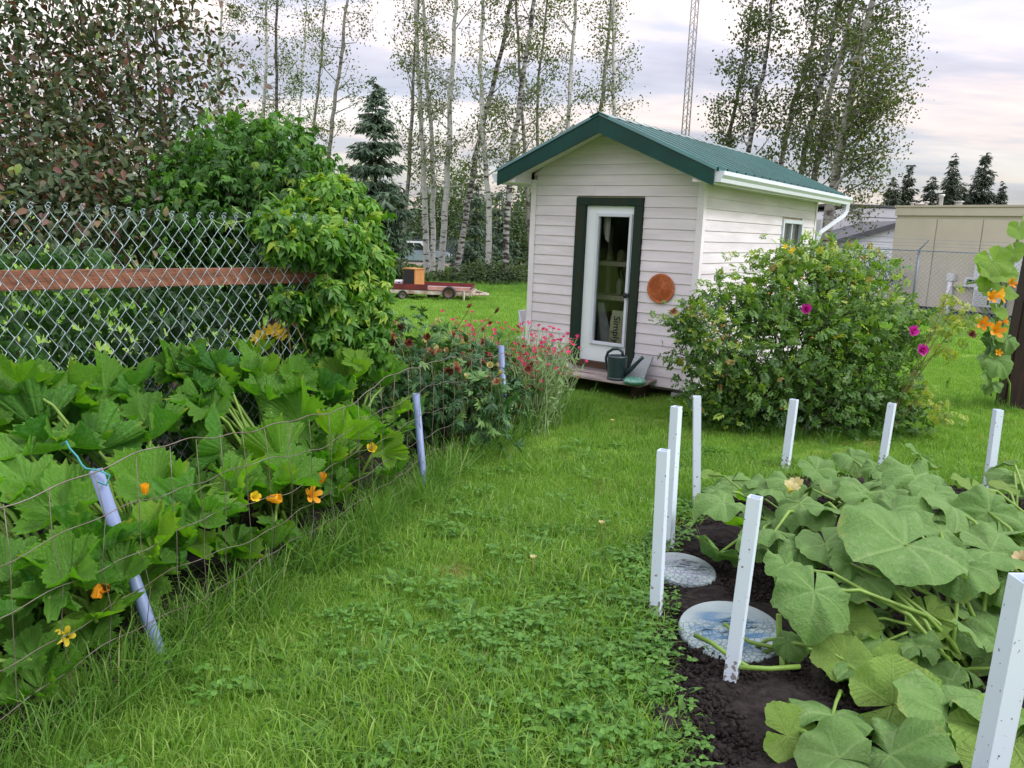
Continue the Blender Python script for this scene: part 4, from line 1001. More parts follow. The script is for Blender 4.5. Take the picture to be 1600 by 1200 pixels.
# ================================================================== vegetation
def leaf_proto(w=.5, fold=.10, curl=.18):
    v = [(0, 0, 0), (0, .33, -curl * .1), (0, .68, -curl * .46), (0, 1, -curl), (-w / 2, .3, fold - curl * .09), (-w * .40, .65, fold * .8 - curl * .42), (w / 2, .3, fold - curl * .09), (w * .40, .65, fold * .8 - curl * .42)]
    f = [(0, 1, 4), (1, 5, 4), (1, 2, 5), (2, 3, 5), (0, 6, 1), (1, 6, 7), (1, 7, 2), (2, 7, 3)]
    return np.array(v, float), np.array(f, int)
QUAD = (np.array([(0, 0, 0), (-.32, .5, .06), (0, 1, -.06), (.32, .5, .06)], float), np.array([(0, 3, 2), (0, 2, 1)], int))
def simple4(w=.5, fold=.08, curl=.12):
    v = [(0, 0, 0), (-w / 2, .42, fold), (0, .5, 0), (w / 2, .42, fold), (0, 1, -curl)]
    return np.array(v, float), np.array([(0, 2, 1), (0, 3, 2), (1, 2, 4), (2, 3, 4)], int)
def compound(parts, base):
    """parts: (x, y, z, heading, pitch, scale) leaflets built from base proto"""
    V = []; F = []; n = 0
    for (x, y, z, hd, pt, s) in parts:
        ch, sh, cp_, sp_ = math.cos(hd), math.sin(hd), math.cos(pt), math.sin(pt)
        v = base[0] * s
        v = np.stack([v[:, 0], v[:, 1] * cp_ + v[:, 2] * sp_, -v[:, 1] * sp_ + v[:, 2] * cp_], -1)
        v = np.stack([v[:, 0] * ch + v[:, 1] * sh, -v[:, 0] * sh + v[:, 1] * ch, v[:, 2]], -1) + np.array([x, y, z])
        V.append(v); F.append(base[1] + n); n += len(v)
    return np.concatenate(V), np.concatenate(F)
def creeper_proto(sd):
    r = random.Random(sd)
    return compound([(0, 0, 0, a + r.uniform(-.15, .15), r.uniform(.2, .7), s) for a, s in ((-1.35, .62), (-.68, .85), (0, 1.0), (.68, .85), (1.35, .62))], simple4(.42, .07, .2))
def rose_proto(sd):
    r = random.Random(sd); pts = [(0, .58, -.03, 0, .2, .42)]
    for y in (.12, .32, .52):
        for s_ in (-1, 1): pts.append((s_ * .02, y, -.05 * y, s_ * (1.0 + r.uniform(-.2, .2)), r.uniform(0, .4), .34 + .1 * y))
    return compound(pts, simple4(.62, .06, .12))
def peony_proto(sd):
    r = random.Random(sd); pts = []
    for y, n in ((.25, 2), (.45, 3), (.55, 4)):
        for i in range(n): pts.append((0, y, 0, (i - (n - 1) / 2) * .75 + r.uniform(-.15, .15), r.uniform(.0, .5), r.uniform(.42, .55)))
    return compound(pts, simple4(.30, .05, .15))

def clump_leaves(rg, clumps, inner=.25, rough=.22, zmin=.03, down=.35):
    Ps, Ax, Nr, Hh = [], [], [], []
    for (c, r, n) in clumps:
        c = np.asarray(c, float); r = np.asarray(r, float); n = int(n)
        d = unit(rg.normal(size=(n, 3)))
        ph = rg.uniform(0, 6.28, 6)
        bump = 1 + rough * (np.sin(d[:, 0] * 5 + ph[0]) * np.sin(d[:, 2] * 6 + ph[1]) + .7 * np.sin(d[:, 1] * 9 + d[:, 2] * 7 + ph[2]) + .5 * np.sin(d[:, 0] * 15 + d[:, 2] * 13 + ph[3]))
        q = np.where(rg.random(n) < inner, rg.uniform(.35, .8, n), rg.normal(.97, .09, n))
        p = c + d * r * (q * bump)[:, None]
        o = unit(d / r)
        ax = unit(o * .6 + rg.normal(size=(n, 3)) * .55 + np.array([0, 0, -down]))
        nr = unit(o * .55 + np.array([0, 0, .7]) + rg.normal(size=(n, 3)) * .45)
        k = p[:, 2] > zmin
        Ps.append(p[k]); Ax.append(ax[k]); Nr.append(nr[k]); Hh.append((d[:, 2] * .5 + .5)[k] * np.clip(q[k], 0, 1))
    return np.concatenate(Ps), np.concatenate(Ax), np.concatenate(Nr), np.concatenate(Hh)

CAMP = np.array([0, 0, EYE])
def foliage(parent, protos, Pp, Ax, Nr, Sc, var, mt_stuff, mt_part=None, nparts=0, pname='leaf', sname='foliage', rg=None):
    """leaves of one plant: the nearest ones are parts of their own, the rest one part"""
    Rm = frames(Ax, Nr); loc = np.array(parent.location)
    order = np.argsort(np.linalg.norm(Pp - CAMP, axis=1) + (rg.random(len(Pp)) * .25 if rg is not None else 0))
    sel = order[:nparts]; rest = order[nparts:]
    if nparts:
        mes = []
        for k, (pv, pf) in enumerate(protos):
            mes.append(fast_mesh(pname, pv, pf, mt_part, smooth=False))
        for i in sel:
            o = bpy.data.objects.new(pname, mes[i % len(mes)]); COL.objects.link(o); o.parent = parent
            M4 = np.eye(4); M4[:3, :3] = Rm[i] * Sc[i]; M4[:3, 3] = Pp[i] - loc
            o.matrix_local = Matrix(M4.tolist())
    if len(rest):
        Vs, Fs, vs_, off = [], [], [], 0
        for k, pr in enumerate(protos):
            id_ = rest[k::len(protos)]
            if not len(id_): continue
            V, F, vv = scatter(pr, Pp[id_] - loc, Rm[id_], Sc[id_], var[id_])
            Vs.append(V); Fs.append(F + off); vs_.append(vv); off += len(V)
        o = link(sname, fast_mesh(sname, np.concatenate(Vs), np.concatenate(Fs), mt_stuff, np.concatenate(vs_)), parent)
        o['kind'] = 'stuff'
    return sel

def stems(parent, roots, tips, rad, m, name='stems', sag=.15, rg=None, n=4):
    mb = MB(); loc = np.array(parent.location)
    for a, b in zip(roots, tips):
        a = np.asarray(a) - loc; b = np.asarray(b) - loc; mid = (a + b) / 2 + (rg.normal(size=3) * .06 if rg is not None else 0) + np.array([0, 0, sag * np.linalg.norm(b - a) * .3])
        mb.tube([a, a * .3 + mid * .7 - np.array([0, 0, .0]), mid * .55 + b * .45, b], [rad, rad * .8, rad * .6, rad * .35], n, cap=False)
    o = mb.build(name, m, parent, True, fix=False); o['kind'] = 'stuff'; return o

G_ = lambda *c: tuple(c)
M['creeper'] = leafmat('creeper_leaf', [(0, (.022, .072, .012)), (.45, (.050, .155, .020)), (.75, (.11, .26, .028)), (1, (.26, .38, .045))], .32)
M['creeper_o'] = leafmat('creeper_leaf_single', [(0, (.020, .068, .012)), (.4, (.045, .145, .020)), (.75, (.10, .24, .03)), (1, (.25, .36, .045))], .32, use='obj')
M['hedge'] = leafmat('hedge_leaf', [(0, (.012, .040, .010)), (.5, (.024, .080, .016)), (.85, (.05, .14, .022)), (1, (.14, .25, .035))], .28)
M['hedge_o'] = leafmat('hedge_leaf_single', [(0, (.014, .048, .012)), (.5, (.03, .095, .018)), (.85, (.07, .17, .026)), (1, (.18, .29, .04))], .28, use='obj')
M['cherry'] = leafmat('cherry_leaf', [(0, (.026, .055, .024)), (.3, (.050, .095, .038)), (.55, (.085, .105, .045)), (.75, (.10, .060, .045)), (.9, (.17, .07, .055)), (1, (.14, .22, .04))], .25, tcol=(1.5, 1.2, .7), noise=.6, nscale=1.3)
M['cherry_o'] = leafmat('cherry_leaf_single', [(0, (.03, .062, .03)), (.3, (.060, .105, .048)), (.55, (.09, .11, .05)), (.75, (.105, .065, .05)), (.9, (.17, .08, .06)), (1, (.15, .23, .045))], .25, tcol=(1.5, 1.2, .7), use='obj', noise=.6, nscale=1.3)
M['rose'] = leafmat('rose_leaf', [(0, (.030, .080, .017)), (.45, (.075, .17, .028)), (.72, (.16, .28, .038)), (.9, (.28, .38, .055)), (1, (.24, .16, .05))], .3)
M['rose_o'] = leafmat('rose_leaf_single', [(0, (.030, .080, .018)), (.45, (.070, .16, .030)), (.75, (.15, .26, .04)), (.95, (.26, .35, .055)), (1, (.24, .16, .05))], .3, use='obj')
M['peony'] = leafmat('peony_leaf', [(0, (.028, .078, .028)), (.6, (.058, .155, .046)), (1, (.13, .25, .055))], .2)
M['peony_o'] = leafmat('peony_leaf_single', [(0, (.026, .075, .028)), (.6, (.055, .145, .046)), (1, (.12, .23, .055))], .2, use='obj')
M['campion'] = leafmat('campion_leaf', [(0, (.09, .19, .06)), (.6, (.18, .29, .11)), (1, (.32, .38, .22))], .2)
M['aspen'] = leafmat('aspen_leaf', [(0, (.050, .075, .024)), (.5, (.095, .135, .036)), (.85, (.16, .20, .055)), (1, (.26, .19, .08))], .3, noise=.5, nscale=.4)
M['poplar'] = leafmat('poplar_leaf', [(0, (.038, .060, .020)), (.55, (.075, .110, .034)), (.9, (.14, .17, .05)), (1, (.22, .15, .05))], .28, noise=.5, nscale=.4)
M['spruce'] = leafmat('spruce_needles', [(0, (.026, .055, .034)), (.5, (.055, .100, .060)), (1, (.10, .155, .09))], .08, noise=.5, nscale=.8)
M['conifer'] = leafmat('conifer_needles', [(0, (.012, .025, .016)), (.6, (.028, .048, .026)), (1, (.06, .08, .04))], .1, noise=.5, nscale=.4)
M['under'] = leafmat('undergrowth_leaf', [(0, (.022, .045, .016)), (.5, (.05, .09, .028)), (.9, (.10, .15, .045)), (1, (.20, .15, .08))], .25, noise=.6, nscale=.35)
M['twig'] = mat('twig_bark', (.10, .075, .06), .8, .2, var=.4, scale=10)
M['green_stem'] = mat('green_stem', (.16, .28, .045), .5, .35, var=.3, scale=14)
M['vine_stem'] = mat('vine_stem', (.22, .20, .07), .6, .3, var=.4, scale=12)
def barkmat(name, pale, dark, scar=.58):
    m = mat(name, pale, .75, .2); t = m.node_tree; b = t.nodes['Principled BSDF']
    tcn = N(t, 'ShaderNodeTexCoord'); mp_ = N(t, 'ShaderNodeMapping'); mp_.inputs['Scale'].default_value = (1.0, 1.0, 3.2); Lk(t, tcn.outputs['Object'], mp_.inputs[0])
    oi = N(t, 'ShaderNodeObjectInfo'); cb = N(t, 'ShaderNodeCombineXYZ'); Lk(t, mth(t, 'MULTIPLY', oi.outputs['Random'], 31.0), cb.inputs[2])
    va = N(t, 'ShaderNodeVectorMath', operation='ADD'); Lk(t, mp_.outputs[0], va.inputs[0]); Lk(t, cb.outputs[0], va.inputs[1])
    n1 = N(t, 'ShaderNodeTexNoise', i_Scale=2.4, i_Detail=5.0, i_Roughness=.7); Lk(t, va.outputs[0], n1.inputs['Vector'])
    n2 = N(t, 'ShaderNodeTexNoise', i_Scale=.55, i_Detail=2.0); Lk(t, va.outputs[0], n2.inputs['Vector'])
    k = N(t, 'ShaderNodeMapRange', i_1=scar - .03, i_2=scar + .04); Lk(t, n1.outputs['Fac'], k.inputs[0])
    c = mixc(t, n2.outputs['Fac'], tuple(x * .78 for x in pale), pale); c = mixc(t, k.outputs[0], c, dark); Lk(t, c, b.inputs['Base Color']); return m
M['bark_white'] = barkmat('aspen_bark', (.50, .50, .50), (.05, .045, .045))
M['bark_grey'] = barkmat('grey_bark', (.26, .25, .24), (.06, .05, .05), .55)
M['bark_dark'] = barkmat('dark_bark', (.12, .11, .10), (.03, .025, .025), .5)
M['bark_half'] = barkmat('scarred_bark', (.34, .34, .34), (.035, .03, .03), .49)

# ------------------------------------------------------------------ trees beyond the lawn
def aspen(name, label, path, rad, bark, nleaf, seed, h_top=15.0, crown_z=3.4, leafm='aspen', spread=1.5, lsize=.085, nbr=16, group='aspens beyond the lawn', cat='tree'):
    rg = np.random.default_rng(seed); pts = [np.asarray(p, float) for p in path]
    base = pts[0]; t_ = empty(name, label, cat, base, 0, group)
    d = pts[-1] - pts[-2]; d = d / max(d[2], .5)
    while pts[-1][2] < h_top: pts.append(pts[-1] + d * 1.6 + np.append(rg.normal(size=2) * .10, 0)); d[:2] *= .8
    # resample
    pts = np.array(pts); zz = pts[:, 2]; n = 26; zs = np.linspace(zz[0], zz[-1], n)
    cur = np.stack([np.interp(zs, zz, pts[:, 0]), np.interp(zs, zz, pts[:, 1]), zs], -1)
    for _ in range(2): cur[1:-1] = (cur[:-2] + 2 * cur[1:-1] + cur[2:]) / 4
    cur[:, :2] += rg.normal(size=(n, 2)) * .022
    rr_ = rad * (1 - .80 * np.linspace(0, 1, n)) ** .85; rr_[0] *= 1.35
    mb = MB(); mb.tube(cur - base, list(rr_), 9); mb.build('trunk', M[bark], t_, True, fix=False)
    mb = MB(); lp = []
    def pos(z): return np.array([np.interp(z, zs, cur[:, 0]), np.interp(z, zs, cur[:, 1]), z])
    for i in range(nbr):
        z = crown_z + (h_top - crown_z - .3) * (i + rg.random()) / nbr
        a = rg.uniform(0, 2 * PI); el = rg.uniform(.15, .9); L = spread * rg.uniform(.45, 1.0) * (1 - .45 * (z - crown_z) / (h_top - crown_z))
        p0 = pos(z); u = np.array([math.cos(a) * math.cos(el), math.sin(a) * math.cos(el), math.sin(el)])
        p1 = p0 + u * L * .5 + rg.normal(size=3) * .08; p2 = p0 + u * L + np.array([0, 0, .25 * L]) + rg.normal(size=3) * .12
        br = rad * .30 * (1 - .5 * (z - crown_z) / (h_top - crown_z))
        mb.tube([p0 - base, p1 - base, p2 - base], [br, br * .6, br * .2], 5, cap=False)
        lp += [(p1, .22), (p2, .32), (p1 * .5 + p2 * .5, .3)]
        for j in range(4):
            q0 = p0 + (p2 - p0) * rg.uniform(.35, 1); q1 = q0 + unit(u + rg.normal(size=3) * .8) * L * rg.uniform(.25, .55)
            qm = (q0 + q1) / 2 + rg.normal(size=3) * .05
            mb.tube([q0 - base, qm - base, q1 - base], [br * .35, br * .25, br * .1], 4, cap=False)
            lp += [(q1, .26), (qm, .22)]
    o = mb.build('limbs', M['bark_grey' if bark != 'bark_white' else 'bark_white'], t_, True, fix=False); o['kind'] = 'stuff'
    C_ = np.array([p for p, _ in lp]); Rr = np.array([r for _, r in lp])
    wgt = rg.random(len(C_)) ** 3.0; wgt /= wgt.sum()
    id_ = rg.choice(len(C_), nleaf, p=wgt)
    Pp = C_[id_] + rg.normal(size=(nleaf, 3)) * Rr[id_][:, None] * np.array([1, 1, .8])
    Ax = unit(rg.normal(size=(nleaf, 3)) + np.array([0, 0, -.5])); Nr = unit(rg.normal(size=(nleaf, 3)) + np.array([0, 0, .6]))
    Sc = lsize * rg.uniform(.7, 1.35, nleaf)
    V, F, vv = scatter(QUAD, Pp - base, frames(Ax, Nr), Sc, np.clip(rg.normal(.45, .22, nleaf), 0, 1))
    o = link('crown', fast_mesh('crown', V, F, M[leafm], vv), t_); o['kind'] = 'stuff'
    return t_
def pxpath(Y, pts):
    out = [P(x, y, Y) for x, y in pts]; b0 = out[0].copy(); b0[2] = terr(Y) - .1; out[0] = b0
    if out[1][2] <= b0[2] + .2: out.pop(1)
    return out
ASP = [
 # label, Y, pixel path base->top, radius, bark, leaves
 ('slim pale birch trunk beside the spruce, rising from behind the trailer cabinet', 38, [(622, 443), (633, 350), (641, 220), (646, 150)], .115, 'bark_grey', 900),
 ('straight white birch standing left in the close pair before the pickup truck', 37, [(668, 443), (664, 330), (660, 220), (657, 150)], .15, 'bark_white', 800),
 ('white birch standing close on the right of its pair before the pickup truck', 37.6, [(676, 441), (677, 330), (675, 220), (668, 150)], .13, 'bark_white', 800),
 ('pale birch over the trailer bed with a forked upper trunk', 36.5, [(688, 443), (694, 350), (701, 250), (703, 150)], .16, 'bark_white', 1000),
 ('birch leaning right with blackened upper trunk over the trailer end', 36, [(709, 446), (727, 340), (742, 250), (756, 185), (765, 150)], .15, 'bark_half', 900),
 ('crooked white birch between the leaning birch and the shed eave', 35, [(761, 446), (767, 340), (759, 270), (754, 200), (752, 150)], .14, 'bark_white', 900),
 ('dark mottled birch trunk just beside the shed eave', 34.5, [(788, 446), (793, 330), (798, 250), (806, 200), (812, 150)], .15, 'bark_half', 1100),
 ('thin birch partly hidden by the front left corner of the shed', 36, [(830, 446), (825, 330), (819, 220), (814, 150)], .10, 'bark_grey', 900),
 ('slim birch trunk above the falling left slope of the shed roof', 38, [(846, 446), (843, 300), (840, 220), (838, 150)], .10, 'bark_grey', 900),
 ('birch trunk above the upper left slope of the shed roof', 36, [(884, 446), (886, 300), (887, 200), (889, 150)], .12, 'bark_white', 1000),
 ('birch trunk rising directly behind the shed roof peak', 37, [(930, 446), (936, 300), (938, 190), (941, 150)], .13, 'bark_grey', 900),
 ('pale birch trunk just right of the shed roof peak', 36, [(962, 446), (960, 300), (959, 190), (959, 150)], .13, 'bark_white', 900),
 ('slender bent grey trunk over the creeper dome between two birches', 40, [(474, 430), (482, 250), (490, 200), (497, 150)], .09, 'bark_grey', 700),
 ('grey birch trunk beside the spruce crown above the creeper', 39, [(500, 430), (511, 270), (517, 210), (523, 150)], .13, 'bark_grey', 800),
 ('dark thin trunk above the top of the creeper dome', 40, [(424, 430), (428, 260), (430, 205), (432, 150)], .11, 'bark_dark', 700),
 ('white birch trunk behind the left shoulder of the creeper dome', 41, [(404, 430), (408, 260), (411, 200), (413, 150)], .14, 'bark_white', 600),
 ('pale thin birch behind the purple leaved cherry tree', 42, [(330, 430), (338, 260), (340, 200), (342, 150)], .12, 'bark_white', 1300),
 ('grey birch deep behind the purple cherry foliage at the left', 43, [(180, 430), (190, 260), (194, 200), (197, 150)], .13, 'bark_grey', 1300),
 ('thin pale sapling between the creeper dome and the spruce', 44, [(455, 430), (462, 260), (466, 190), (470, 150)], .08, 'bark_white', 700),
]
for i, (lab, Y, px, r_, bk, nl) in enumerate(ASP):
    aspen('birch_tree', lab, pxpath(Y, px), r_, bk, int(nl * 2.6), 100 + i, h_top=14 + (i * 37 % 5) * .6, crown_z=3.0, spread=1.9, nbr=24, lsize=.11)
POP = [
 ('slender grey poplar nearest the radio mast behind the shed roof', 33, [(1128, 440), (1137, 232), (1145, 190), (1152, 150)], .12, 2600),
 ('dark trunked poplar behind the middle of the green shed roof', 32, [(1160, 440), (1168, 236), (1175, 195), (1182, 150)], .14, 2800),
 ('leaning poplar over the far half of the green shed roof', 32, [(1205, 440), (1219, 262), (1231, 200), (1243, 150)], .13, 2800),
 ('poplar with thin dark trunk rising above the back end of the shed roof', 31, [(1236, 440), (1250, 270), (1263, 210), (1278, 150)], .14, 3200),
 ('pale barked poplar leaning right behind the shed roof corner', 30, [(1258, 440), (1270, 285), (1284, 215), (1297, 150)], .15, 3400),
 ('thick pale poplar beside the downspout, its crown reaching over the grey building', 28, [(1282, 440), (1296, 330), (1312, 240), (1331, 150)], .20, 3600),
]
for i, (lab, Y, px, r_, nl) in enumerate(POP):
    aspen('poplar_tree', lab, pxpath(Y, px), r_, 'bark_half' if i in (1, 3) else 'bark_grey', int(nl * 1.15), 200 + i, h_top=11.5 + i * .2, crown_z=2.6 + .2 * i, leafm='poplar', spread=1.6 + .12 * i, lsize=.125, nbr=26, group='poplars behind the shed roof')
# outer boughs of the last poplar
def bough(parent, pts, nleaf, seed, m, sp=.28, ls=.10):
    rg = np.random.default_rng(seed); loc = np.array(parent.location); pts = [np.asarray(p) for p in pts]
    mb = MB(); mb.tube([p - loc for p in pts], list(np.linspace(.05, .012, len(pts))), 5, cap=False); lp = []
    for j in range(26):
        k = rg.uniform(.25, 1) * (len(pts) - 1); i = min(int(k), len(pts) - 2); q = pts[i] + (pts[i + 1] - pts[i]) * (k - i)
        e = q + unit(rg.normal(size=3)) * rg.uniform(.2, .6); mb.tube([q - loc, (q + e) / 2 - loc + rg.normal(size=3) * .04, e - loc], [.012, .009, .004], 4, cap=False); lp.append(e)
    mb.build('limb', M['bark_grey'], parent, True, fix=False)
    C_ = np.array(lp); id_ = rg.integers(0, len(C_), nleaf); Pp = C_[id_] + rg.normal(size=(nleaf, 3)) * sp
    Ax = unit(rg.normal(size=(nleaf, 3)) + [0, 0, -.5]); Nr = unit(rg.normal(size=(nleaf, 3)) + [0, 0, .6])
    V, F, vv = scatter(QUAD, Pp - loc, frames(Ax, Nr), ls * rg.uniform(.7, 1.3, nleaf), np.clip(rg.normal(.45, .22, nleaf), 0, 1))
    o = link('crown', fast_mesh('crown', V, F, M[m], vv), parent); o['kind'] = 'stuff'
big_pop = [o for o in bpy.data.objects if o.get('label', '').startswith('thick pale poplar')][0]
YP = 28
for k, (pts, nl) in enumerate([([(1300, 300), (1335, 250), (1370, 235), (1395, 225)], 900), ([(1318, 220), (1360, 180), (1395, 165), (1405, 150)], 1000), ([(1292, 345), (1320, 300), (1350, 285), (1372, 275)], 600),
                     ([(1325, 200), (1350, 160), (1375, 120), (1400, 90)], 1000), ([(1300, 320), (1325, 325), (1340, 335), (1345, 345)], 350), ([(1330, 160), (1360, 130), (1390, 60), (1415, 40)], 900), ([(1310, 260), (1330, 240), (1345, 210), (1362, 205)], 900)]):
    bough(big_pop, [P(x, y, YP + (k % 3 - 1) * .5) for x, y in pts], nl, 300 + k, 'poplar')

def spruce(label, base, h, r0, seed, m='spruce', whorls=34, per=8, dens=26, name='spruce_tree', group=None, ns=1.0, zlo=.05, bark='bark_dark', up=False, wide=False):
    rg = np.random.default_rng(seed); t_ = empty(name, label, 'tree', base, 0, group)
    mb = MB(); mb.tube([(0, 0, 0), (0, 0, h * .5), (0, 0, h)], [h * .016, h * .010, .01], 7); mb.build('trunk', M[bark], t_, True)
    Pp, Ax, Nr, Sc, Vv = [], [], [], [], []; lb = MB()
    for i in range(whorls):
        f = min(.995, (i + rg.random() * 1.6) / whorls); z = h * (zlo + (1 - zlo) * f)
        Lm = (min(1.0, .22 + 2.1 * f) if wide else 1.0) * r0 * (1 - f) ** .8 * rg.uniform(.7, 1.1) + .05
        for j in range(per):
            a = 2 * PI * (j + rg.random() * .8) / per + i * .7; L = Lm * rg.uniform(.7, 1.1); u = np.array([math.cos(a), math.sin(a), 0]); sd_ = np.array([-u[1], u[0], 0])
            z += rg.normal() * h * .012; dr = (rg.uniform(.18, .42) * (1 - f * .9) if not up else -rg.uniform(.5, 1.1)); n = max(5, int(dens * (L / r0 + .15)))
            s = np.sort(rg.uniform(.08, 1, n)); zc = z - dr * L * np.sin(s * 2.2) + .12 * L * s * s
            p = u * (L * s)[:, None]; p[:, 2] = zc
            lb.tube([(0, 0, z), u * L * .5 + [0, 0, z - dr * L * .89 + .03 * L], u * L + [0, 0, z - dr * L * .8 + .12 * L]], [.012 * h / 6, .008 * h / 6, .003], 4, cap=False)
            side = np.where(rg.random(n) < .5, -1, 1)[:, None]
            ax = unit(u * .7 + sd_ * side * rg.uniform(.3, 1.1, (n, 1)) + np.array([0, 0, 1]) * rg.uniform(-.9, .05, (n, 1)))
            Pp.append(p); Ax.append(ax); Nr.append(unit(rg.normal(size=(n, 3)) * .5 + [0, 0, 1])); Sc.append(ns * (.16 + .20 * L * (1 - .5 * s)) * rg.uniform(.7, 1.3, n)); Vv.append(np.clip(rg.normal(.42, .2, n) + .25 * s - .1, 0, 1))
    lb.build('limbs', M[bark], t_, True, fix=False)['kind'] = 'stuff'
    pr = (np.array([(0, 0, 0), (-.12, .3, -.04), (-.05, .75, -.10), (0, 1, -.16), (.05, .75, -.10), (.12, .3, -.04), (-.03, .55, .05), (.03, .55, .05)], float), np.array([(0, 6, 1), (1, 6, 2), (0, 5, 7), (5, 4, 7), (2, 6, 3), (3, 7, 4), (0, 7, 6), (3, 6, 7)], int))
    V, F, vv = scatter(pr, np.concatenate(Pp), frames(np.concatenate(Ax), np.concatenate(Nr)), np.concatenate(Sc), np.concatenate(Vv))
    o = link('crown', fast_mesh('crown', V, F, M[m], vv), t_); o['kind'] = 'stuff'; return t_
def gnd(px, Y): p = P(px, 400, Y); return (p[0], Y, terr(Y) - .1)
def top_h(px, py, Y): return P(px, py, Y)[2] - terr(Y) + .1
spruce('tall dark green spruce with drooping boughs standing before the birch stand', gnd(586, 33), top_h(588, 132, 33), 2.6, 1, whorls=46, per=9, dens=38, ns=1.15, wide=True)
for i, (px, py, Y, r_, lab) in enumerate([(742, 270, 42, 1.6, 'dark spruce between the leaning birch and the crooked white birch'), (778, 300, 44, 1.5, 'short dark spruce close to the shed wall behind the birches'), (716, 325, 84, 2.6, 'small dim spruce behind the trailer bed'), (806, 318, 48, 1.4, 'half hidden spruce at the shed corner deep in the wood'), (640, 330, 84, 3.0, 'dim spruce behind the pickup truck cab')]):
    spruce(lab, gnd(px, Y), top_h(px, py, Y), r_, 20 + i, whorls=22, per=7, dens=18, ns=1.3, group='small spruces in the wood')
YC = 62
for i, (px, py, r_, lab) in enumerate([(1382, 282, 1.2, 'dark conifer over the grey building roof nearest the poplar'), (1405, 262, 1.1, 'narrow dark conifer between the poplar and the tan building corner'), (1442, 276, 2.0, 'broad dark conifer over the left end of the tan roof'), (1471, 244, 1.2, 'tall ragged conifer over the thick roof vent pipe'), (1489, 285, 1.3, 'low pointed conifer right after the tall ragged one'), (1518, 238, 1.7, 'tallest dark conifer standing alone over the tan roof'), (1551, 292, 1.0, 'sparse small conifer at the end of the row over the tan roof')]):
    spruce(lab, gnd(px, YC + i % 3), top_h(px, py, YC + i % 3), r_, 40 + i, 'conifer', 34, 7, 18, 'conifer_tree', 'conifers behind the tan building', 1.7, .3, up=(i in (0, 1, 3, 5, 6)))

def shrub(label, clumps, seed, m='under', n_scale=1.0, size=.10, name='wild_shrub', group='shrubs at the lawn edge', cat='shrub', base=None):
    rg = np.random.default_rng(seed)
    b = base if base is not None else np.array([clumps[0][0][0], clumps[0][0][1], terr(clumps[0][0][1])])
    t_ = empty(name, label, cat, b, 0, group)
    Pp, Ax, Nr, Hh = clump_leaves(rg, clumps, .3, .3, b[2])
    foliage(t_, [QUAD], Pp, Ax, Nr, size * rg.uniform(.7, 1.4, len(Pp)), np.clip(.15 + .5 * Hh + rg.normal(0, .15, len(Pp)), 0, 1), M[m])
    stems(t_, [b] * 10, [Pp[i] for i in rg.integers(0, len(Pp), 10)], .02, M['twig'], rg=rg)
    return t_
# young leafy trees in the wood, then scrub along the mown edge
for i, (px, py, Y, rx, rz, n, lab) in enumerate([(712, 300, 79, 2.7, 4.8, 3600, 'young olive green tree behind the forked birch'), (655, 350, 79, 2.4, 3.0, 2400, 'round green bush rising behind the pickup truck'), (820, 330, 46, 1.5, 2.3, 2000, 'leafy young tree at the shed corner in the wood'),
        (540, 330, 50, 2.2, 2.8, 2600, 'hazy green young tree left of the spruce'), (440, 300, 52, 2.4, 3.0, 2600, 'pale leafy tree behind the creeper dome'), (770, 350, 54, 2.0, 2.0, 2000, 'low leafy tree behind the crooked birch')]):
    c = P(px, py, Y); z0 = terr(Y); zc = c[2] - rz * .3
    sh = shrub(lab, [((c[0], Y, zc), (rx, rx, rz), n), ((c[0] + .8, Y + .5, zc - 1.0), (rx * .9, rx, rz * .7), n * .5), ((c[0] - .8, Y - .5, zc - 1.3), (rx * .9, rx, rz * .7), n * .5)], 60 + i, 'under', size=.17, name='young_tree', group='young trees in the wood', cat='tree', base=np.array([c[0], Y, z0]))
for i, (px, py, rx, rz, n, lab) in enumerate([(750, 452, .9, .62, 1500, 'grey green scrub at the trailer tow bar'), (790, 452, .8, .55, 1400, 'low scrub at the mown edge under the dark mottled birch'), (822, 452, .7, .5, 900, 'low scrub touching the shed wall at the mown edge'), (600, 450, 1.0, .8, 1400, 'leafy scrub behind the trailer cooler'), (640, 442, .9, .6, 1200, 'leafy scrub behind the trailer cabinet'), (700, 440, 1.0, .6, 1300, 'leafy scrub behind the trailer bed'), (770, 438, 1.1, .75, 1400, 'dark scrub under the crooked white birch')]):
    Y = 34 + (i % 3); g = P(px, py, Y); z0 = terr(Y); rz *= (.45 if 600 < px < 735 else .85)
    shrub(lab, [((g[0], Y, z0 + rz * .6), (rx, .8, rz), n), ((g[0] + rx * .7, Y + .4, z0 + rz * .4), (rx * .6, .7, rz * .7), n * .5)], 80 + i, size=.11)
shrub('grey green shrub behind the security fence at the tan building corner', [((lambda q: ((q[0], q[1], q[2]), (.8, .6, .55), 1200))(P(1362, 425, 26)))], 95, size=.09, name='wild_shrub')
rg = np.random.default_rng(9)
n = 34000; X = rg.uniform(-46, 16, n); Y = rg.uniform(80, 90, n); hh = 3.6 + 1.7 * np.sin(X * .7) + 1.1 * np.sin(X * 1.9 + 1) + .8 * np.sin(X * 4.1); Z = -2.7 + (rg.random(n) ** .8) * (hh + 4.2)
Pp = np.stack([X, Y, Z], -1); Ax = unit(rg.normal(size=(n, 3))); Nr = unit(rg.normal(size=(n, 3)) + [0, -.5, .5])
V, F, vv = scatter(QUAD, Pp, frames(Ax, Nr), rg.uniform(.3, .6, n), np.clip(rg.normal(.4, .2, n), 0, 1))
o = link('far_woodland', fast_mesh('far_woodland', V, F, M['under'], vv)); o['kind'] = 'stuff'; o['label'] = 'far green wood behind the yard fence'; o['category'] = 'woodland'
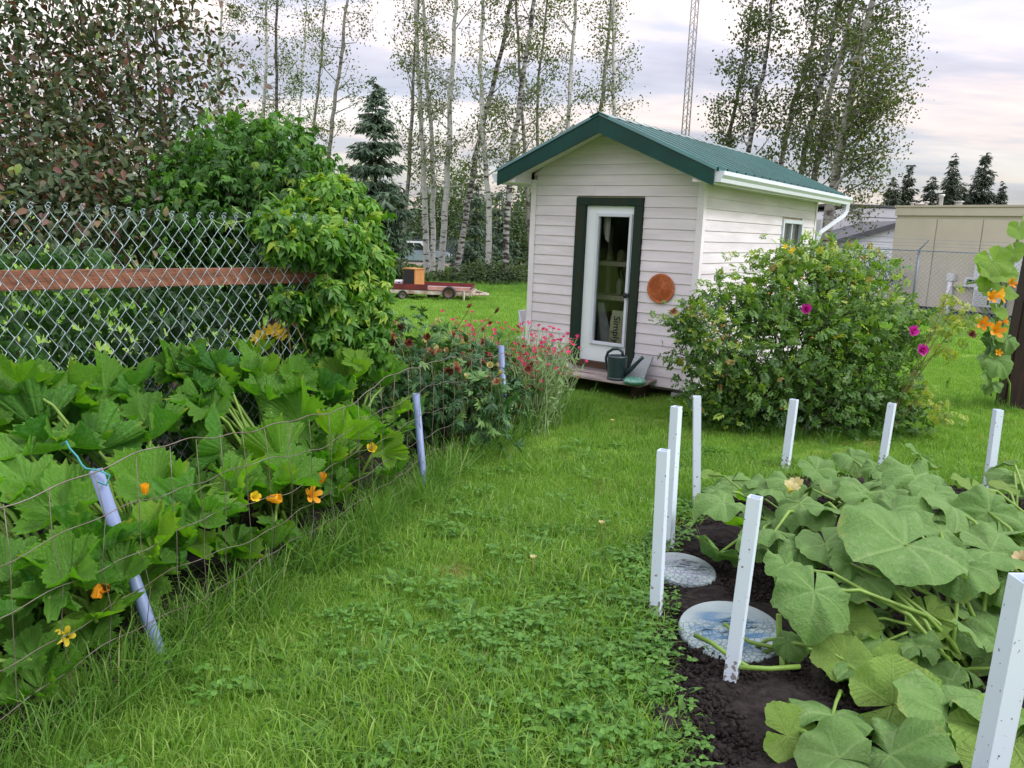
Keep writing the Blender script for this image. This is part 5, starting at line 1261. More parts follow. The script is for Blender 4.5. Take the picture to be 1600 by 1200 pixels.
n = 9000; X = rg.uniform(-30, 8, n); Y = rg.uniform(37, 62, n); Z = np.array([terr(y) for y in Y]) + rg.random(n) ** 1.6 * np.where((X / Y > -.19) & (X / Y < -.04), .25, 1.2)
Pp = np.stack([X, Y, Z], -1); Ax = unit(rg.normal(size=(n, 3)) + [0, 0, .6]); Nr = unit(rg.normal(size=(n, 3)) + [0, -.5, .5])
kp = ~((Y > 61) & (X > -13) & (X < -3)); Pp, Ax, Nr = Pp[kp], Ax[kp], Nr[kp]
V, F, vv = scatter(QUAD, Pp, frames(Ax, Nr), rg.uniform(.14, .30, len(Pp)), np.clip(rg.normal(.45, .2, len(Pp)), 0, 1))
o = link('undergrowth', fast_mesh('undergrowth', V, F, M['under'], vv)); o['kind'] = 'stuff'; o['label'] = 'tangled undergrowth on the wood floor behind the trailer'; o['category'] = 'undergrowth'

# ------------------------------------------------------------------ purple leaved cherry behind the fence
rg = np.random.default_rng(11)
def pc(px, py, Y, r, n): return (P(px, py, Y), r, n * 1.6)
ct = empty('cherry_tree', 'bushy cherry tree with dark purple and green leaves behind the chain link fence', 'tree', (-3.6, 7.9, 0))
cl_ = [pc(40, 230, 7.2, (.75, .6, .5), 900), pc(150, 200, 7.8, (.7, .6, .42), 650), pc(260, 210, 8.3, (.6, .6, .36), 420), pc(110, 290, 6.9, (.7, .5, .36), 800), pc(230, 285, 7.5, (.6, .5, .34), 560), pc(10, 310, 6.6, (.6, .5, .4), 700),
       pc(330, 190, 8.8, (.5, .5, .28), 220), pc(60, 120, 7.8, (.9, .7, .5), 800), pc(200, 110, 8.2, (.8, .7, .4), 480), pc(310, 100, 8.6, (.6, .6, .35), 260), pc(110, 20, 8.0, (.9, .7, .45), 620), pc(240, 10, 8.4, (.7, .6, .35), 330), pc(-60, 60, 7.5, (.9, .7, .9), 900), pc(20, -60, 8, (.9, .7, .4), 500), pc(180, -60, 8.3, (.8, .7, .35), 320), pc(330, 270, 7.8, (.45, .4, .28), 260), pc(-120, 250, 6.5, (.9, .7, .8), 700), pc(70, 350, 6.3, (.8, .4, .35), 600), pc(200, 345, 6.9, (.7, .4, .3), 500)]
Pp, Ax, Nr, Hh = clump_leaves(rg, cl_, .5, .35)
Pp += rg.normal(size=Pp.shape) * .07
cp1 = [leaf_proto(.52, .08, .2), leaf_proto(.46, .12, .1), leaf_proto(.58, .05, .32)]
foliage(ct, cp1, Pp, Ax, Nr, rg.uniform(.042, .10, len(Pp)), np.clip(rg.normal(.40, .27, len(Pp)), 0, 1), M['cherry'], M['cherry_o'], 290, rg=rg)
mb = MB(); loc = np.array(ct.location)
for k in range(7):
    r0 = np.array([-3.6 + rg.normal() * .35, 7.9 + rg.normal() * .2, 0]); c = cl_[[0, 1, 2, 7, 8, 10, 11][k]][0]
    m1 = r0 * .5 + c * .5 + np.array([0, 0, .2]); mb.tube([r0 - loc, r0 * .75 + c * .25 - loc + [0, 0, .25], m1 - loc, c - loc + [0, 0, .3]], [.045, .035, .026, .010], 6, cap=False)
    for j in range(9):
        q = r0 + (c - r0) * rg.uniform(.45, 1); e = q + np.array([rg.normal() * .5, rg.normal() * .3, rg.uniform(.1, .7)])
        mb.tube([q - loc, (q + e) / 2 - loc + rg.normal(size=3) * .05, e - loc], [.012, .009, .004], 4, cap=False)
mb.build('limbs', M['twig'], ct, True, fix=False)['kind'] = 'stuff'

# ------------------------------------------------------------------ creeper dome and hedge behind the fence
rg = np.random.default_rng(12)
crp = [creeper_proto(i) for i in range(4)]
dm = empty('creeper_dome', 'dense dark green creeper mounded over a support behind the fence end', 'creeper', (-2.2, 7.0, 0))
cl_ = [pc(385, 285, 7.1, (.60, .5, .50), 900), pc(440, 275, 6.9, (.42, .4, .42), 600), pc(330, 310, 7.0, (.42, .4, .34), 450), pc(420, 345, 6.7, (.65, .4, .5), 800), pc(340, 380, 6.7, (.6, .4, .5), 500), pc(470, 330, 6.6, (.35, .35, .4), 350), pc(415, 235, 7.1, (.25, .25, .2), 160)]
Pp, Ax, Nr, Hh = clump_leaves(rg, cl_, .2, .18, down=.7)
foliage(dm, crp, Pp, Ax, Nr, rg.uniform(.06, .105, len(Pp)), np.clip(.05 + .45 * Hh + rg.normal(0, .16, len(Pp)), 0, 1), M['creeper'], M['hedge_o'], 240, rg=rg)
stems(dm, [(-2.2 + rg.normal() * .3, 7.0, 0) for _ in range(14)], [Pp[i] for i in rg.integers(0, len(Pp), 14)], .018, M['twig'], rg=rg)
hd = empty('creeper_hedge', 'dark green creeper hedge growing close behind the chain link fence', 'hedge', (-2.6, 5.2, 0))
n = 5600; s_ = rg.uniform(-2.6, 2.2, n); zz = rg.random(n) ** .85 * (1.42 + .12 * np.sin(s_ * 4)); of = .18 + .75 * rg.random(n) ** 1.6 + .12 * np.sin(s_ * 6 + zz * 5)
Pp = np.stack([CH0[0] + CHD[0] * s_ - CHD[1] * of, CH0[1] + CHD[1] * s_ + CHD[0] * of, zz + .03], -1)
nrm = np.array([CHD[1], -CHD[0], 0])
Ax = unit(nrm * .5 + [0, 0, -.7] + rg.normal(size=(n, 3)) * .5); Nr = unit(nrm * .7 + [0, 0, .5] + rg.normal(size=(n, 3)) * .4)
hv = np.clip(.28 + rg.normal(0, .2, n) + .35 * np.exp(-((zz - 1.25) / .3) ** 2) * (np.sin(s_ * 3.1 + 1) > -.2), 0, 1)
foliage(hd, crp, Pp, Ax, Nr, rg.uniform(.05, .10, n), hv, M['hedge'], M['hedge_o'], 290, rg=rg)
stems(hd, [(p[0], p[1], 0) for p in Pp[:40]], [p for p in Pp[:40]], .008, M['vine_stem'], rg=rg)

# creeper climbing over the end of the fence
rg = np.random.default_rng(13)
cv = empty('climbing_creeper', 'bright yellow green creeper climbing over the end of the chain link fence', 'creeper', (-1.2, 5.5, 0))
cl_ = [pc(515, 330, 5.75, (.26, .2, .2), 420), pc(470, 345, 5.6, (.22, .16, .13), 260), pc(560, 395, 5.6, (.17, .2, .26), 380), pc(530, 440, 5.45, (.22, .18, .25), 420), pc(565, 500, 5.4, (.17, .2, .28), 340), pc(490, 380, 5.1, (.14, .08, .11), 180), pc(510, 500, 5.2, (.15, .10, .24), 220), pc(425, 348, 4.9, (.13, .06, .05), 70), pc(590, 420, 5.6, (.09, .1, .10), 90), pc(440, 385, 4.9, (.10, .05, .06), 50), pc(450, 470, 4.95, (.10, .05, .08), 60), pc(510, 455, 5.1, (.09, .06, .06), 60), pc(520, 380, 5.3, (.16, .12, .16), 200), pc(530, 300, 5.9, (.18, .15, .10), 150), pc(545, 580, 5.5, (.16, .15, .2), 120)]
Pp, Ax, Nr, Hh = clump_leaves(rg, cl_, .12, .25, down=.8)
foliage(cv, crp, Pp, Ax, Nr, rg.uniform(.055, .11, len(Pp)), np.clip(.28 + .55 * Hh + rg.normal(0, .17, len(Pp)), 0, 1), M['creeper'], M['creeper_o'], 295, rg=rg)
stems(cv, [(-1.25 + rg.normal() * .1, 5.45 + rg.normal() * .1, 0) for _ in range(16)], [Pp[i] for i in rg.integers(0, len(Pp), 16)], .009, M['vine_stem'], rg=rg)
mb = MB(); loc = np.array(cv.location)
for (pts) in [[(400, 345), (385, 338), (372, 330), (362, 322)], [(590, 395), (605, 400), (618, 408)], [(380, 345), (350, 352), (330, 343), (318, 348)], [(440, 320), (430, 308), (420, 300)], [(520, 290), (516, 278), (522, 270)], [(395, 495), (375, 495), (355, 492)]]:
    p3 = [P(x, y, 5.25) - loc for x, y in pts]; mb.tube(p3, [.004] * len(p3), 5)
mb.build('tendril', M['green_stem'], cv, True)

# ------------------------------------------------------------------ large lobed leaves
def lobed(Rr, lobes, depth, serr, nser, cup, fold, wav, seed, na=64, nr=6, gap=.16, base=.42, asym=.85, droop=0.0, keel=0.0, curl=0.0):
    rg = np.random.default_rng(seed); lob = np.array(lobes)
    th = np.linspace(-PI + gap, PI - gap, na + 1)
    dl = np.abs(th[:, None] - lob[None]); near = dl.min(1); k = dl.argmin(1)
    sp = np.median(np.diff(lob)); d = np.clip(near / (sp / 2), 0, 1.3)
    r = Rr * (1 - depth * np.minimum(d, 1) ** 1.4) * (asym + (1 - asym) * np.cos(th))
    edge = np.clip((np.abs(th) - lob.max()) / (PI - lob.max()), 0, 1); r *= 1 - (1 - base) * edge ** 2 * .6
    r *= 1 + serr * (np.abs(((th * nser / (2 * PI)) % 1) - .5) * 2 - .5) + rg.normal(0, .012, len(th)) + .04 * np.sin(th * 2 + rg.uniform(0, 6))
    ph = rg.uniform(0, 6.28, 4); q = np.linspace(0, 1, nr + 1) ** .85
    V = np.zeros((na + 1, nr + 1, 3)); U = np.zeros((na + 1, nr + 1, 2))
    for j, t in enumerate(q):
        x = np.sin(th) * r * t; y = np.cos(th) * r * t
        z = Rr * (keel * np.abs(np.sin(th)) * t * (1 - .35 * t) - curl * t ** 3 + .05 * np.sin(x / Rr * 5 + ph[1]) * np.sin(y / Rr * 4 + ph[2]) + cup * t ** 1.6 + fold * np.minimum(d, 1) * t ** 1.2 * (1 - .25 * t) + wav * t ** 2.2 * (np.sin(th * 5 + ph[0]) + .7 * np.sin(th * 9 + ph[1]) + .16 * np.sin(th * 17 + ph[3] + 3 * t)) - droop * t ** 2 * (.5 + .5 * np.cos(th - .4 * np.sin(ph[2]))))
        V[:, j] = np.stack([x, y, z], -1); U[:, j, 0] = np.sin(np.minimum(near, 1.2)) * r * t / Rr; U[:, j, 1] = r * t / Rr
    I = np.arange((na + 1) * (nr + 1)).reshape(na + 1, nr + 1)
    F = np.stack([I[:-1, :-1], I[1:, :-1], I[1:, 1:], I[:-1, 1:]], -1).reshape(-1, 4)
    return V.reshape(-1, 3), F, U.reshape(-1, 2)
def big_leaf_mesh(name, m, *a, **k):
    V, F, U = lobed(*a, **k); me = fast_mesh(name, V, F[:, ::-1], m, smooth=True)
    uvl = me.uv_layers.new(name='UVMap'); idx = F[:, ::-1].ravel(); uvl.data.foreach_set('uv', U[idx].astype(np.float32).ravel()); return me
M['zuke'] = bigleafmat('zucchini_leaf', (.022, .115, .022), (.105, .285, .036), (.19, .36, .08), (.20, .34, .22), .36, 13, .42, VK=.42, tcol=(1.8, 2.0, .3), ucol=(.13, .28, .035))
M['squash'] = bigleafmat('squash_leaf', (.030, .105, .038), (.100, .200, .075), (.22, .32, .15), (.30, .32, .24), .24, 12, .62, (1.4, 1.7, .4), VK=.72, BK=.6, ucol=(.16, .30, .06), VW=.042)
M['young'] = bigleafmat('young_squash_leaf', (.10, .24, .025), (.16, .32, .035), (.26, .38, .10), None, .36, 11)
M['yellowing'] = bigleafmat('yellowing_leaf', (.30, .34, .04), (.45, .40, .06), (.5, .45, .15), None, .35, 11)
ZL = [-2.25, -1.12, 0, 1.12, 2.25]
M['zuke_lime'] = bigleafmat('zucchini_leaf_lime', (.075, .21, .022), (.14, .31, .035), (.24, .40, .09), (.24, .36, .2), .42, 13, .25, VK=.42, tcol=(1.8, 2.0, .3), ucol=(.18, .33, .04))
ZM = [big_leaf_mesh('leaf', M['zuke_lime' if i % 5 == 2 else 'zuke'], 1, [-2.2 + .1 * (i % 3), -1.12, .04 * (i % 4) - .06, 1.12, 2.3 - .12 * (i % 2)], .30 + .055 * (i % 5), .20, 34 + 5 * (i % 4), .16 + .13 * (i % 4), .20 + .07 * (i % 3), .055 + .02 * (i % 3), i, na=120) for i in range(14)]
SM = [big_leaf_mesh('leaf', M['squash'], 1, [-2.2, -1.12, .05 * (i % 3), 1.1, 2.25], .07 + .025 * (i % 3), .025, 30, -.02, .14, .075 + .02 * (i % 4), 50 + i, gap=.08, base=.75, asym=.92, droop=.08 + .11 * (i % 4), keel=(.42, .12, .30, -.05, .5)[i % 5], curl=(.10, .24, .16, .3)[i % 4]) for i in range(14)]
YM = [big_leaf_mesh('leaf', M['young'], 1, ZL, .10, .04, 30, .05, .08, .05, 70 + i, gap=.1, base=.7, asym=.92, droop=.1) for i in range(3)]
WM = [big_leaf_mesh('leaf', M['yellowing'], 1, ZL, .2, .06, 30, -.25, .1, .1, 90 + i, gap=.1, base=.6, droop=.3) for i in range(2)]
def big_leaf(parent, me, pos, size, tip, nrm, roll=0, crown=None, prad=.008, stalk=True, rg=None, stem_m='green_stem'):
    loc = np.array(parent.location); Rm = frames(np.asarray(tip, float)[None], np.asarray(nrm, float)[None])[0]
    o = bpy.data.objects.new('leaf', me); COL.objects.link(o); o.parent = parent
    M4 = np.eye(4); M4[:3, :3] = Rm * size; M4[:3, 3] = np.asarray(pos) - loc; o.matrix_local = Matrix(M4.tolist())
    if stalk and crown is not None:
        a = np.asarray(crown) - loc; b = np.asarray(pos) - loc; L = np.linalg.norm(b - a); dirn = (b - a)
        m1 = a + dirn * .35 + np.array([0, 0, .16 * L]) ; m2 = a + dirn * .75 + np.array([0, 0, .12 * L])
        mb = MB(); mb.tube([a, m1, m2, b - Rm[:, 2] * .004], [prad * 1.35, prad * 1.1, prad * .9, prad * .75], 7); mb.build('stalk', M[stem_m], parent, True, fix=False)
    return o

# ------------------------------------------------------------------ zucchini bed
def zsurf(X, Y):
    w0, w1 = wire_x(Y), min(chain_x(Y), wire_x(Y) - .75)
    t = min(1.25, max(-.2, (w0 - X) / (w0 - w1))); return .50 + .46 * t
def zhit(px, py):
    d = ray(px, py); o0 = np.array([0, 0, EYE]); t = 1.3
    while t < 7.5:
        p = o0 + d * t
        if p[2] < zsurf(p[0], p[1]): return p
        t += .02
    return o0 + d * 5
ZP = []
for i, (y, lab) in enumerate([(2.25, 'zucchini plant in the near corner of the bed, low by the first wire strands'), (3.05, 'zucchini plant behind the leaning pipe with the teal wire tie'), (3.75, 'tall zucchini plant against the chain link mesh in the middle of the bed'), (4.35, 'zucchini plant between the two pipe posts of the wire fence'), (4.95, 'zucchini plant at the far pipe post beside the peonies')]):
    x = wire_x(y) - (.45 if i != 2 else .75); ZP.append(empty('zucchini_plant', lab, 'zucchini plant', (x, y, .03), 0, 'zucchini plants in the wire fenced bed'))
ZH = [(390, 575, 105), (270, 580, 90), (110, 620, 120), (60, 655, 110), (215, 605, 100), (315, 640, 115), (425, 620, 105), (545, 590, 85), (588, 572, 70), (498, 605, 90), (470, 645, 95), (610, 600, 65), (640, 640, 75), (700, 652, 70), (560, 662, 90), (580, 720, 100), (525, 685, 115), (150, 690, 130), (40, 705, 120), (250, 680, 130), (350, 690, 130), (440, 705, 120), (20, 760, 110), (100, 790, 115), (220, 760, 120), (300, 790, 130), (380, 755, 120), (455, 790, 100), (200, 865, 125), (130, 845, 115), (310, 850, 100), (420, 845, 90), (35, 985, 95), (20, 890, 85), (500, 745, 95), (620, 735, 85), (670, 700, 60), (160, 600, 90), (25, 620, 90), (350, 600, 80), (460, 580, 70), (90, 700, 110), (270, 830, 110), (380, 810, 100), (540, 770, 80), (90, 900, 100), (150, 940, 90), (250, 920, 80), (340, 900, 80)]
rg = np.random.default_rng(21)
for i, (px, py, wpx) in enumerate(ZH):
    p = zhit(px, py); k = min(range(5), key=lambda j: np.hypot(ZP[j].location.x - p[0], ZP[j].location.y - p[1]))
    c = np.array(ZP[k].location); out = p - c; out[2] = 0; out = unit(out)
    dist = np.linalg.norm(p - CAMP); size = .94 * min(.225, max(.12, wpx * dist / 1257 / 1.55))
    el = rg.uniform(.05, 1.25); a = rg.normal(0, .7); od = np.array([out[0] * math.cos(a) - out[1] * math.sin(a), out[0] * math.sin(a) + out[1] * math.cos(a), 0])
    if rg.random() < .3: od = unit(np.array([rg.normal(), rg.normal(), 0]))
    tip = unit(od * math.cos(el) + np.array([0, 0, math.sin(el)])); nr = unit(np.array([0, 0, 1]) - od * (.3 + el * .8) + rg.normal(size=3) * .25 + np.array([.10, -.12, 0]))
    p[0] = min(p[0], wire_x(p[1]) - size * .62); pos = p - tip * size * .25
    big_leaf(ZP[k], ZM[i % 14], pos, size * rg.uniform(.95, 1.15), tip, nr, crown=c + np.append(rg.normal(size=2) * .05, .03), prad=.010, rg=rg)
for i in range(120):
    y = rg.uniform(1.9, 5.2); w0 = wire_x(y); x = w0 - rg.uniform(.04, 1.1); z = zsurf(x, y) * rg.uniform(.25, .92); p = np.array([x, y, z])
    k = min(range(5), key=lambda j: np.hypot(ZP[j].location.x - x, ZP[j].location.y - y)); c = np.array(ZP[k].location)
    out = p - c; out[2] = 0; od = unit(out + rg.normal(size=3) * [.15, .15, 0]); el = rg.uniform(-.5, .5)
    tip = unit(od * math.cos(el) + np.array([0, 0, math.sin(el)])); nr = unit(np.array([0, 0, 1]) - od * .3 + rg.normal(size=3) * .3 + np.array([.15, -.3, 0]))
    big_leaf(ZP[k], WM[i % 2] if i % 41 == 40 else ZM[i % 14], p, rg.uniform(.11, .19), tip, nr, crown=c + np.append(rg.normal(size=2) * .05, .03), prad=.009, rg=rg)
for i in range(60):
    y = rg.uniform(2.6, 5.2); x = chain_x(y) + rg.uniform(.12, .55)
    if x > wire_x(y) - .1: continue
    p = np.array([x, y, rg.uniform(.45, .98) if y > 3.2 else rg.uniform(.4, .8)]); k = min(range(5), key=lambda j: np.hypot(ZP[j].location.x - x, ZP[j].location.y - y)); c = np.array(ZP[k].location)
    a = rg.uniform(0, 6.28); od = np.array([math.cos(a), math.sin(a), 0]); el = rg.uniform(.0, 1.1); tip = unit(od * math.cos(el) + np.array([0, 0, math.sin(el)])); nr = unit(np.array([.1, -.1, 1]) - od * (.3 + .8 * el) + rg.normal(size=3) * .25)
    big_leaf(ZP[k], ZM[i % 14], p, rg.uniform(.12, .19), tip, nr, crown=c + np.append(rg.normal(size=2) * .05, .03), prad=.009, rg=rg)
# blossoms
M['orange'] = leafmat('orange_petal', [(0, (.62, .22, .01)), (1, (.75, .40, .02))], .35, tcol=(1.2, 1.1, .6), use='obj')
M['yellow'] = leafmat('yellow_petal', [(0, (.70, .50, .02)), (1, (.75, .60, .06))], .35, tcol=(1.2, 1.1, .6), use='obj')
def blossom_mesh(openn, L=1.0, m='orange', n=5, sd=0):
    mb = MB(); r = random.Random(sd)
    for k in range(n):
        a = 2 * PI * k / n; ca, sa_ = math.cos(a), math.sin(a); rows = []
        for (z, rd, w_) in ((0, .10, .10), (.35, .20, .22), (.7, .20 + openn * .25, .26), (.95, .22 + openn * .62, .27), (1.0, .2 + openn * .8, .12)):
            for s_ in (-1, 0, 1):
                rr_ = rd + (.04 if s_ == 0 else 0); rows.append(((rr_) * ca - s_ * w_ * sa_, rr_ * sa_ + s_ * w_ * ca, z * L + r.uniform(-.07, .07)))
        f = []
        for i in range(4):
            for j in range(2): f.append((i * 3 + j, i * 3 + j + 1, i * 3 + j + 4, i * 3 + j + 3))
        mb.add(rows, f)
    return mb.mesh('blossom', M[m], True, fix=False)
BM = [blossom_mesh(.1, sd=1), blossom_mesh(.9, sd=2), blossom_mesh(.5, m='yellow', sd=3), blossom_mesh(1.0, m='yellow', sd=4)]
def blossom(parent, me, pos, size, axis, name='blossom'):
    o = bpy.data.objects.new(name, me); COL.objects.link(o); o.parent = parent
    q = Vector([float(c) for c in axis]).to_track_quat('Z', 'Y'); o.matrix_local = Matrix.Translation(Vector([float(c) for c in pos]) - parent.location) @ q.to_matrix().to_4x4() @ Matrix.Scale(size, 4); return o
for (px, py, k, s_, ax, pl) in [(482, 776, 1, .055, (.7, -.6, .5), 3), (418, 779, 0, .065, (.9, -.2, .1), 3), (408, 778, 0, .05, (-.9, -.3, .2), 3), (168, 915, 0, .05, (.2, -.8, .2), 1), (155, 912, 0, .05, (-.1, -.3, -.9), 1), (105, 995, 3, .035, (.2, -.8, .5), 0), (578, 704, 2, .05, (.3, -.6, .5), 4), (500, 755, 0, .06, (.3, -.2, .9), 3), (227, 772, 0, .042, (.1, -.2, .9), 1), (790 - 0, 778, 3, .03, (0, -.6, .6), 3) if False else (795 - 400, 778 - 0, 2, .04, (.5, -.6, .4), 3), (362, 972, 3, .05, (.3, -.8, .3), 1)]:
    d = ray(px, py); o0 = np.array([0, 0, EYE]); t = 1.5
    while t < 7:
        p = o0 + d * t
        if p[0] < wire_x(p[1]) - .03: break
        t += .01
    blossom(ZP[pl], BM[k], p, s_, ax)

# ------------------------------------------------------------------ squash bed
SPL = []
for i, (x, y, lab) in enumerate([(1.9, 3.0, 'squash plant in front of the bed with cut stalks and bright young leaves'), (1.6, 4.3, 'squash plant by the far stepping stone at the far left of the bed'), (2.3, 4.6, 'dusty squash plant filling the middle back of the bed'), (2.9, 4.2, 'squash plant at the far right of the bed by the open lawn'), (2.5, 3.2, 'squash plant with the largest pale leaf behind the dirt specked stake')]):
    SPL.append(empty('squash_plant', lab, 'squash plant', (x, y, .04), 0, 'squash plants in the white staked bed'))
SH = [(1275, 735, 65, .50), (1345, 770, 80, .50), (1430, 745, 95, .52), (1250, 785, 90, .46), (1310, 798, 85, .47), (1395, 800, 105, .50), (1485, 790, 95, .52), (1545, 800, 90, .50), (1588, 832, 70, .48), (1130, 788, 85, .38), (1118, 765, 50, .38), (1210, 830, 75, .42), (1415, 850, 165, .50), (1500, 880, 95, .44), (1548, 862, 95, .46), (1272, 925, 120, .38), (1228, 885, 70, .38), (1330, 880, 75, .40), (1122, 865, 85, .16), (1450, 960, 70, .26), (1352, 905, 80, .36), (1520, 760, 65, .5), (1190, 765, 60, .40), (1230, 755, 60, .44), (1300, 752, 60, .48), (1380, 768, 75, .5), (1460, 770, 70, .5), (1560, 830, 80, .46), (1290, 850, 90, .42), (1470, 830, 90, .46), (1360, 835, 90, .46), (1575, 905, 80, .40), (1180, 855, 60, .30), (1250, 860, 70, .38)]
rg = np.random.default_rng(31)
for i, (px, py, wpx, z) in enumerate(SH):
    p = at(px, py, z); k = min(range(5), key=lambda j: np.hypot(SPL[j].location.x - p[0], SPL[j].location.y - p[1])); c = np.array(SPL[k].location)
    size = .92 * min(.285, max(.09, wpx * np.linalg.norm(p - CAMP) / 1257 / 1.75))
    a = rg.uniform(0, 6.28) if i not in (12, 15) else -2.2; od = np.array([math.cos(a), math.sin(a), 0]); od = unit(od + np.array([0, -.6, 0]))
    el = rg.uniform(-.6, .35); tip = unit(od * math.cos(el) + np.array([0, 0, math.sin(el)]))
    nr = unit(np.array([rg.normal(0, .34), -.22 + rg.normal(0, .32), 1.0]))
    if i == 15: tip = unit(np.array([-.25, -.75, -.55])); nr = unit(np.array([-.1, -.75, .65]))
    if i == 12: tip = unit(np.array([-.85, -.35, -.05])); nr = unit(np.array([0, -.35, 1])); size *= 1.08
    big_leaf(SPL[k], YM[i % 3] if i in (21, 19) else SM[i % 14], p, size, tip, nr, crown=c + np.append(rg.normal(size=2) * .08, .0), prad=.0085, rg=rg)
for i in range(70):
    for _ in range(50):
        x, y = rg.uniform(1.2, 3.5), rg.uniform(2.7, 5.3)
        if inside(SQ, np.array([x]), np.array([y]))[0]: break
    z = rg.uniform(.15, .40); p = np.array([x, y, z]); k = min(range(5), key=lambda j: np.hypot(SPL[j].location.x - x, SPL[j].location.y - y)); c = np.array(SPL[k].location)
    a = rg.uniform(0, 6.28); od = np.array([math.cos(a), math.sin(a), 0]); el = rg.uniform(-.7, .2)
    big_leaf(SPL[k], SM[i % 14] if rg.random() < .85 else YM[i % 3], p, rg.uniform(.08, .17), unit(od * math.cos(el) + [0, 0, math.sin(el)]), unit(np.array([rg.normal(0, .3), rg.normal(-.2, .3), 1])), crown=c + np.append(rg.normal(size=2) * .08, 0), prad=.007, rg=rg)
# bright young leaves and cut stalks in front
for i, (px, py, wpx, z, kind) in enumerate([(1318, 1030, 75, .16, 0), (1352, 1042, 95, .14, 1), (1400, 1040, 60, .16, 0), (1232, 1002, 45, .15, 1), (1430, 912, 40, .30, 0), (1470, 945, 60, .26, 1), (1425, 1000, 60, .2, 1), (1480, 1000, 60, .16, 0), (1525, 930, 60, .25, 1), (1360, 985, 40, .2, 0), (1420, 1045, 80, .14, 1), (1500, 1040, 70, .14, 1), (1395, 1100, 120, .14, 0), (1300, 1120, 110, .12, 1), (1480, 1120, 130, .16, 1), (1560, 1000, 80, .2, 1), (1230, 1150, 90, .1, 0), (1540, 1090, 110, .2, 1), (1390, 1180, 130, .12, 1), (1580, 1160, 130, .14, 0), (1310, 1185, 100, .12, 1), (1355, 960, 60, .14, 1), (1480, 1060, 80, .12, 1), (1440, 1080, 80, .1, 1), (1560, 950, 60, .2, 1)]):
    p = at(px, py, z); size = wpx * np.linalg.norm(p - CAMP) / 1257 / 1.7; a = rg.uniform(0, 6.28); el = rg.uniform(-.4, .5)
    od = np.array([math.cos(a), math.sin(a), 0]); c = np.array([p[0] + rg.normal() * .15, p[1] + abs(rg.normal()) * .2, .05])
    big_leaf(SPL[0 if p[0] < 2.1 else 4], (YM[i % 3] if kind == 0 else SM[i % 8]), p, size, unit(od * math.cos(el) + [0, 0, math.sin(el)]), unit(np.array([rg.normal(0, .3), -.45 + rg.normal(0, .25), .9])), crown=c, prad=.007, rg=rg)
for i, (x0, y0, x1, y1, z1) in enumerate([(1215, 1030, 1217, 960, .22), (1283, 1035, 1275, 970, .2), (1385, 985, 1381, 925, .2), (1495, 960, 1490, 922, .24), (1533, 975, 1535, 925, .24), (1232, 1045, 1230, 1008, .14), (1340, 970, 1330, 930, .2), (1225, 1050, 1222, 1025, .12), (1363, 1030, 1366, 1010, .14)]):
    b0 = at(x0, y0, .03); q = P(x1, y1, b0[1] + .02); loc = np.array(SPL[0].location)
    mb = MB(); mb.tube([b0 - loc, (b0 + q) / 2 - loc + rg.normal(size=3) * .006, q - loc], [.013, .012, .012], 8); mb.build('cut_stalk', M['green_stem'], SPL[0], True)
for pts, r_ in [([(1130, 975), (1170, 1000), (1210, 1010), (1245, 1012), (1290, 1020)], .009), ([(1085, 990), (1110, 1005), (1140, 1025), (1170, 1042)], .010), ([(1345, 935), (1370, 965), (1400, 1000), (1430, 1030), (1470, 1060)], .012), ([(1150, 1042), (1200, 1045), (1250, 1042)], .010)]:
    loc = np.array(SPL[0].location); mb = MB(); mb.tube([at(x, y, .10) - loc + rg.normal(size=3) * .004 for x, y in pts], [r_] * len(pts), 7); mb.build('runner', M['green_stem'], SPL[0], True)
M['dried'] = leafmat('dried_bloom', [(0, (.40, .38, .17)), (.6, (.46, .42, .22)), (1, (.38, .28, .15))], .3, use='obj')
DBM = [blossom_mesh(.8, m='dried', sd=9, n=7), blossom_mesh(.4, m='dried', sd=10, n=7)]
for (px, py, z, s_) in [(1245, 765, .50, .05), (1232, 770, .5, .05), (1598, 884, .42, .05)]:
    blossom(SPL[2], DBM[0], at(px, py, z), s_, (rg.normal() * .3, -.3, 1), 'dried_bloom')

# ------------------------------------------------------------------ rose bush
rg = np.random.default_rng(41)
rb = empty('rose_bush', 'large rounded rugosa rose bush with magenta flowers beside the shed', 'bush', (2.75, 7.5, 0))
cl_ = [pc(1118, 535, 7.3, (.34, .36, .30), 460), pc(1240, 465, 7.7, (.42, .4, .34), 620), pc(1250, 560, 7.4, (.55, .46, .42), 820), pc(1345, 495, 7.6, (.36, .38, .36), 500), pc(1365, 600, 7.4, (.38, .38, .34), 440), pc(1180, 610, 7.3, (.42, .38, .26), 460), pc(1300, 640, 7.25, (.5, .36, .22), 440), pc(1400, 655, 7.3, (.26, .22, .12), 120), pc(1290, 430, 7.8, (.2, .2, .16), 130), pc(1180, 480, 7.6, (.3, .3, .24), 300), pc(1225, 405, 7.9, (.24, .24, .13), 160), pc(1320, 415, 7.9, (.28, .24, .14), 190), pc(1075, 500, 7.3, (.14, .16, .16), 90), pc(1425, 530, 7.5, (.13, .14, .10), 50), pc(1120, 460, 7.5, (.14, .14, .1), 60), pc(1100, 600, 7.2, (.2, .2, .2), 120), pc(1130, 650, 7.2, (.25, .2, .14), 140)]
Pp, Ax, Nr, Hh = clump_leaves(rg, cl_, .25, .26, .05, .15)
Pp += rg.normal(size=Pp.shape) * .055
ex = []
